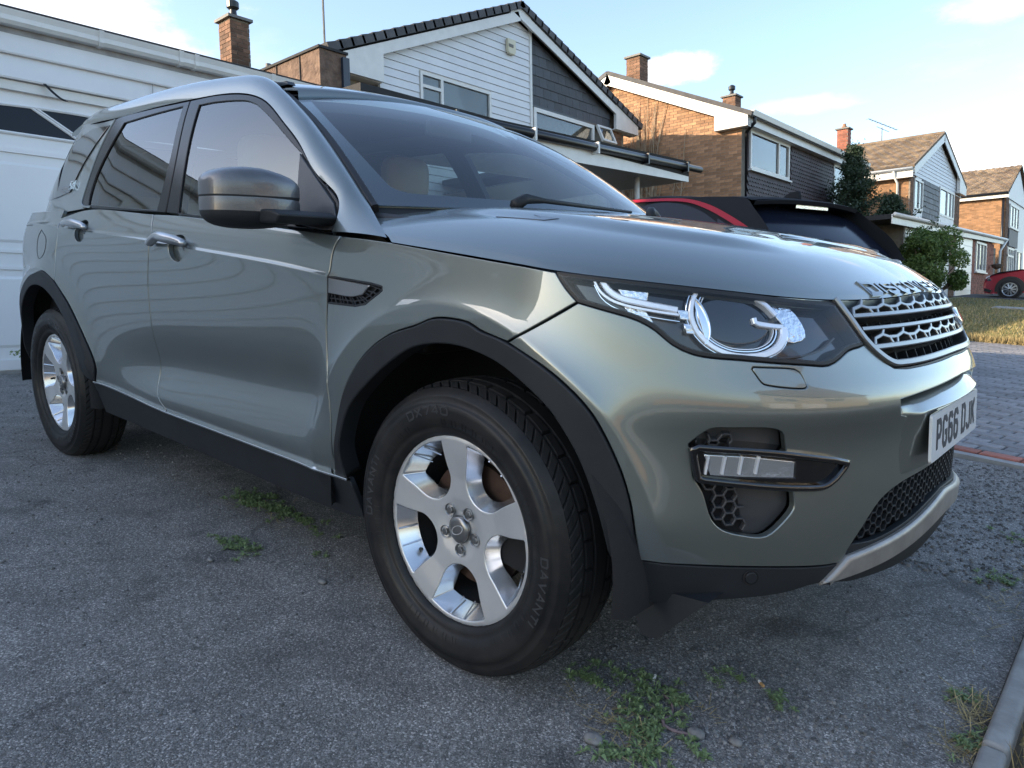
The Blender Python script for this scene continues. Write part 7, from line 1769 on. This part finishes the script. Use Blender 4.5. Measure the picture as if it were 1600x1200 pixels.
w0=make_wheel('wheel',(0,-WY,.352),R_);build_wheel(w0)
w1=copy_tree(w0,R_);w1.location=(-2.741,-WY,.352);w1.rotation_euler=(0,math.radians(31),0)
w2=copy_tree(w0,R_);w2.location=(0,WY,.352);w2.rotation_euler=(0,0,math.pi)
w3=copy_tree(w0,R_);w3.location=(-2.741,WY,.352);w3.rotation_euler=(0,.4,math.pi)
# ================================================================== CABIN
def seat(x,y,w_=.50):
    b=MB();b.prism([(x-.28,.50),(x+.25,.48),(x+.27,.62),(x-.20,.60)],1,y-w_/2,y+w_/2);s=b.build('seat',M_cream,R_);bevel(s,.05,3)
    b=MB();b.prism([(x-.32,.55),(x-.16,.58),(x-.30,1.25),(x-.42,1.25)],1,y-w_/2,y+w_/2);o=b.build('seat_back',M_cream,s);bevel(o,.05,3)
    v,f=superell((x-.42,y,1.375),(.055,.135,.105),.55,.6);o=mesh_obj('headrest',v,f,M_cream,s,smooth=True)
    b=MB();b.tube([(x-.37,y-.06,1.22),(x-.41,y-.06,1.33)],.007,6);b.tube([(x-.37,y+.06,1.22),(x-.41,y+.06,1.33)],.007,6);b.build('headrest_post',M_chrome,s)
seat(-1.25,-.37);seat(-1.25,.37);seat(-2.2,-.38,.6);seat(-2.2,.38,.6)
b=MB();b.prism([(-.95,.75),(-.95,.98),(-.85,1.10),(-.45,1.125),(-.22,1.10),(-.22,.75)],1,-.80,.80);dash=b.build('dashboard',M_dark_in,R_);bevel(dash,.02,2)
b=MB();pts=[(-1.02+.19*math.sin(t)*.40,-.37+.185*math.cos(t),.985+.185*math.sin(t)*.9) for t in np.linspace(0,2*math.pi,33)];b.tube(pts,.015,8,cap=False);b.tube([(-1.02,-.37,.985),(-.90,-.37,.95)],.05,8);b.tube([(-1.02,-.55,.985),(-1.02,-.19,.985)],.018,6);b.build('steering_wheel',M_dark_in,R_,smooth=True)
b=MB();b.box((-.99,-.12,1.455),(-.965,.12,1.52));o=b.build('rear_view_mirror',M_dark_in,R_);bevel(o,.012,2)
b=MB();b.box((-3.3,-.80,.45),(-2.55,.80,.95));b.build('boot_floor',M_dark_in,R_)
# ================================================================== SMALL THINGS ON THE DRIVE (tilted frame)
def rosette(V,F_,S_,x,y,r,n,h):
    for k in range(n):
        a=random.uniform(0,6.283);L_=r*random.uniform(.5,1.15);w_=L_*random.uniform(.22,.36);z1=h*random.uniform(.3,1.2);o=len(V);ca,sa=math.cos(a),math.sin(a)
        p=lambda d,s,z:(x+ca*d-sa*s,y+sa*d+ca*s,z)
        V+=[p(0,0,.002),p(L_*.45,w_*.5,z1*.8),p(L_,0,z1*random.uniform(.3,1.0)),p(L_*.45,-w_*.5,z1*.8)];F_.append((o,o+1,o+2,o+3));S_.append(min(1,max(0,random.gauss(.5,.25))))
def weed_patch(name,label,spots,material=None):
    V,F_,S_=[],[],[]
    for (cx,cy,sx,sy,n,r) in spots:
        for k in range(n): rosette(V,F_,S_,random.gauss(cx,sx),random.gauss(cy,sy),r*random.uniform(.6,1.3),random.randint(7,13),r*.75)
    o=mesh_obj(name,V,F_,material or M_weed,mw=TL,shade=S_);tag(o,label,'weeds',kind='stuff');return o
weed_patch('weeds','low green weeds sprouting through the tarmac in front of the front wheel',[(.44,-.70,.030,.045,46,.022),(.50,-.80,.03,.04,40,.022),(.49,-.66,.014,.016,12,.020),(.33,-.66,.03,.02,14,.018),(.28,-.72,.035,.02,22,.020),(.40,-.62,.03,.015,10,.016),(.56,-.86,.02,.03,18,.022),(.60,-.78,.012,.012,6,.02),(.47,-.92,.03,.02,14,.022),(.50,-.49,.02,.02,6,.016),(.545,-.46,.02,.015,10,.018),(.66,-.47,.015,.012,10,.016),(.69,-.51,.012,.01,5,.016)])
weed_patch('weeds','patch of green moss-like weeds beside the side sill of the car',[(-1.42,-.62,.10,.035,110,.024),(-1.22,-.60,.10,.03,50,.022),(-1.05,-.61,.06,.02,14,.02),(-1.07,-.90,.05,.025,34,.022),(-1.14,-.92,.03,.02,10,.02),(-.80,-.74,.02,.015,8,.016)])
weed_patch('weeds','sparse weeds along the edging kerb and bumper',[(.94,.68,.03,.04,24,.02),(.985,-.15,.015,.02,12,.018),(1.03,-.35,.02,.03,14,.02),(.90,1.2,.05,.05,14,.018)])
V,F_,S_=[],[],[]
for k in range(26):
    s=k/25;rosette(V,F_,S_,-5.43+.35*s*random.uniform(.6,1.1),-.30+.55*random.random(),.05,6,.05+.12*random.random())
o=mesh_obj('weeds',V,F_,M_weed,mw=TL,shade=S_);tag(o,'leafy weeds at the foot of the garage door','weeds',kind='stuff')
b=MB()
for (p0,p1,p2) in (((-5.38,-.12,.0),(-5.30,-.25,.12),(-5.26,-.42,.20)),((-5.38,-.10,0),(-5.28,-.18,.10),(-5.22,-.26,.14))): b.tube([p0,p1,p2],[.004,.003,.0015],5)
V=b.v;Fq=b.f
for (cx,cy,cz) in ((-5.26,-.42,.20),(-5.28,-.34,.165),(-5.30,-.25,.125),(-5.24,-.30,.13),(-5.22,-.26,.14),(-5.27,-.38,.19)):
    for k in range(7):
        d=rng.normal(size=3)*.018;a=rng.normal(size=3);a/=np.linalg.norm(a);c=np.cross(a,rng.normal(size=3));c/=np.linalg.norm(c);q=np.array([cx,cy,cz])+d;b.add([q-a*.018,q+c*.008,q+a*.018,q-c*.008],[(0,1,2,3)],random.random())
o=b.build('trailing_weed',M_weed,mw=TL);tag(o,'trailing leafy stem growing against the garage door by the rear wheel','weed')
# loose chippings and stones
def chips(name,label,n,area,size):
    V,F_,S_=[],[],[]
    for k in range(n):
        x,y=area();s=size*random.uniform(.5,1.6);a=random.uniform(0,6.28);o=len(V);m_=5;h=s*random.uniform(.5,.9)
        for i in range(m_):
            t=a+2*math.pi*i/m_;rr=s*random.uniform(.7,1.15);V.append((x+rr*math.cos(t),y+rr*math.sin(t),-.002))
        for i in range(m_):
            t=a+2*math.pi*(i+.3)/m_;rr=s*random.uniform(.4,.7);V.append((x+rr*math.cos(t),y+rr*math.sin(t),h*random.uniform(.8,1.1)))
        sh0=random.random()**1.5
        F_.append(tuple(o+m_+i for i in range(m_)));S_.append(sh0)
        for i in range(m_): F_.append((o+i,o+(i+1)%m_,o+m_+(i+1)%m_,o+m_+i));S_.append(sh0)
    o=mesh_obj(name,V,F_,M_stone,mw=TL,shade=S_);tag(o,label,'chippings',kind='stuff')
def around(cx,cy,sx,sy): return lambda:(random.gauss(cx,sx),random.gauss(cy,sy))
chips('gravel','loose dark chippings scattered over the worn tarmac',2600,lambda:(random.uniform(-1.2,1.04),random.uniform(-1.75,.9)),.0038)
chips('gravel','heap of coarser chippings by the block paving edge',3600,lambda:(random.uniform(.1,1.04),random.uniform(.6,2.36)),.0065)
chips('gravel','loose chippings round the weeds by the front wheel',1800,around(.55,-.62,.22,.18),.0045)
chips('gravel','fine chippings near the rear wheel',900,lambda:(random.uniform(-4.8,-1.3),random.uniform(-1.6,-.5)),.005)
for (x,y,s,lab) in ((.585,-.735,.016,'rounded grey pebble at the end of the pink strip'),(.435,-.905,.018,'dark blue-grey pebble left of the lower weeds'),(.66,-.70,.012,'small pale pebble right of the pink strip'),(-1.02,-1.02,.010,'lone pale pebble on open tarmac before the front tyre'),(-.62,-.86,.012,'small dark pebble beside the front tyre')):
    v,f=superell((x,y,s*.45),(s*1.25,s*.9,s*.6),.9,.9,10,12);v=np.array(v)+rng.normal(size=(len(v),3))*s*.03;o=mesh_obj('pebble',v,f,M_stone,mw=TL,smooth=True,shade=[.55]*len(f));tag(o,lab,'pebble','pebbles on the drive')
M_paper=mat('white_cigarette_paper',(.72,.70,.66),rough=.8);M_filter=mat('tan_cigarette_filter',(.55,.33,.14),rough=.85,noise=(200,.3))
def butt(p,ang,lab,tan):
    e=empty('cigarette_end',lab,'cigarette end',mw=TL@Matrix.Translation((p[0],p[1],.0045))@Matrix.Rotation(ang,4,'Z'),group='cigarette ends')
    b=MB();b.tube([(-.013,0,0),(.0,0,0)],.0038,10);b.build('filter',M_filter if tan else M_paper,e,smooth=False)
    b=MB();b.tube([(.0002,0,0),(.009,0,.0005)],.0037,10);b.build('paper',M_paper,e)
butt((.607,-.445),2.5,'tan-filtered cigarette end lying on the open tarmac',True);butt((.405,-.605),1.9,'crushed white cigarette end among the green weeds',False)
# shrivelled pinkish strip
M_strip=mat('faded_pink_strip',(.28,.20,.20),rough=.7,noise=(80,.4))
b=MB();pts=[(.455,-.655,.004),(.470,-.662,.008),(.492,-.675,.006),(.505,-.695,.004),(.512,-.720,.006),(.508,-.742,.008),(.520,-.757,.006),(.545,-.757,.005),(.566,-.748,.004),(.585,-.738,.003)]
P=resample(pts,.006);b.tube(list(P),[.0014+.0016*abs(math.sin(.9*i)) +(.0016 if i>len(P)*.55 else 0) for i in range(len(P))],6);o=b.build('plastic_strip',M_strip,mw=TL,smooth=True);tag(o,'thin shrivelled pinkish plastic strip curling across the weeds','strip')
# straw bits
blades('straw','dead straw lying flat' ,0,lambda:(0,0),.0,M_straw,'x') if False else None
V,F_,S_=[],[],[]
def straw(cx,cy,sx,sy,n,L0):
    for k in range(n):
        x,y=random.gauss(cx,sx),random.gauss(cy,sy);a=random.uniform(0,6.28);L_=L0*random.uniform(.5,1.4);w_=.0009;o=len(V);ca,sa=math.cos(a),math.sin(a)
        V.extend([(x-sa*w_,y+ca*w_,.003),(x+sa*w_,y-ca*w_,.003),(x+ca*L_+sa*w_,y+sa*L_-ca*w_,zz:=.004+L_*random.uniform(0,.4)),(x+ca*L_-sa*w_,y+sa*L_+ca*w_,zz)]);F_.append((o,o+1,o+2,o+3));S_.append(random.random())
straw(.43,-.82,.035,.03,40,.04);straw(.52,-.86,.03,.03,30,.035);straw(.55,-.64,.03,.03,14,.03);straw(1.02,-.22,.02,.05,110,.045);straw(1.03,-.38,.02,.03,60,.04);straw(.98,.5,.03,.2,50,.035);straw(-1.3,-.66,.12,.04,60,.035);straw(.36,-.78,.05,.03,20,.03)
o=mesh_obj('dead_grass',V,F_,M_straw,mw=TL,shade=S_);tag(o,'bits of dead straw caught among weeds and along the kerb','dead grass',kind='stuff')
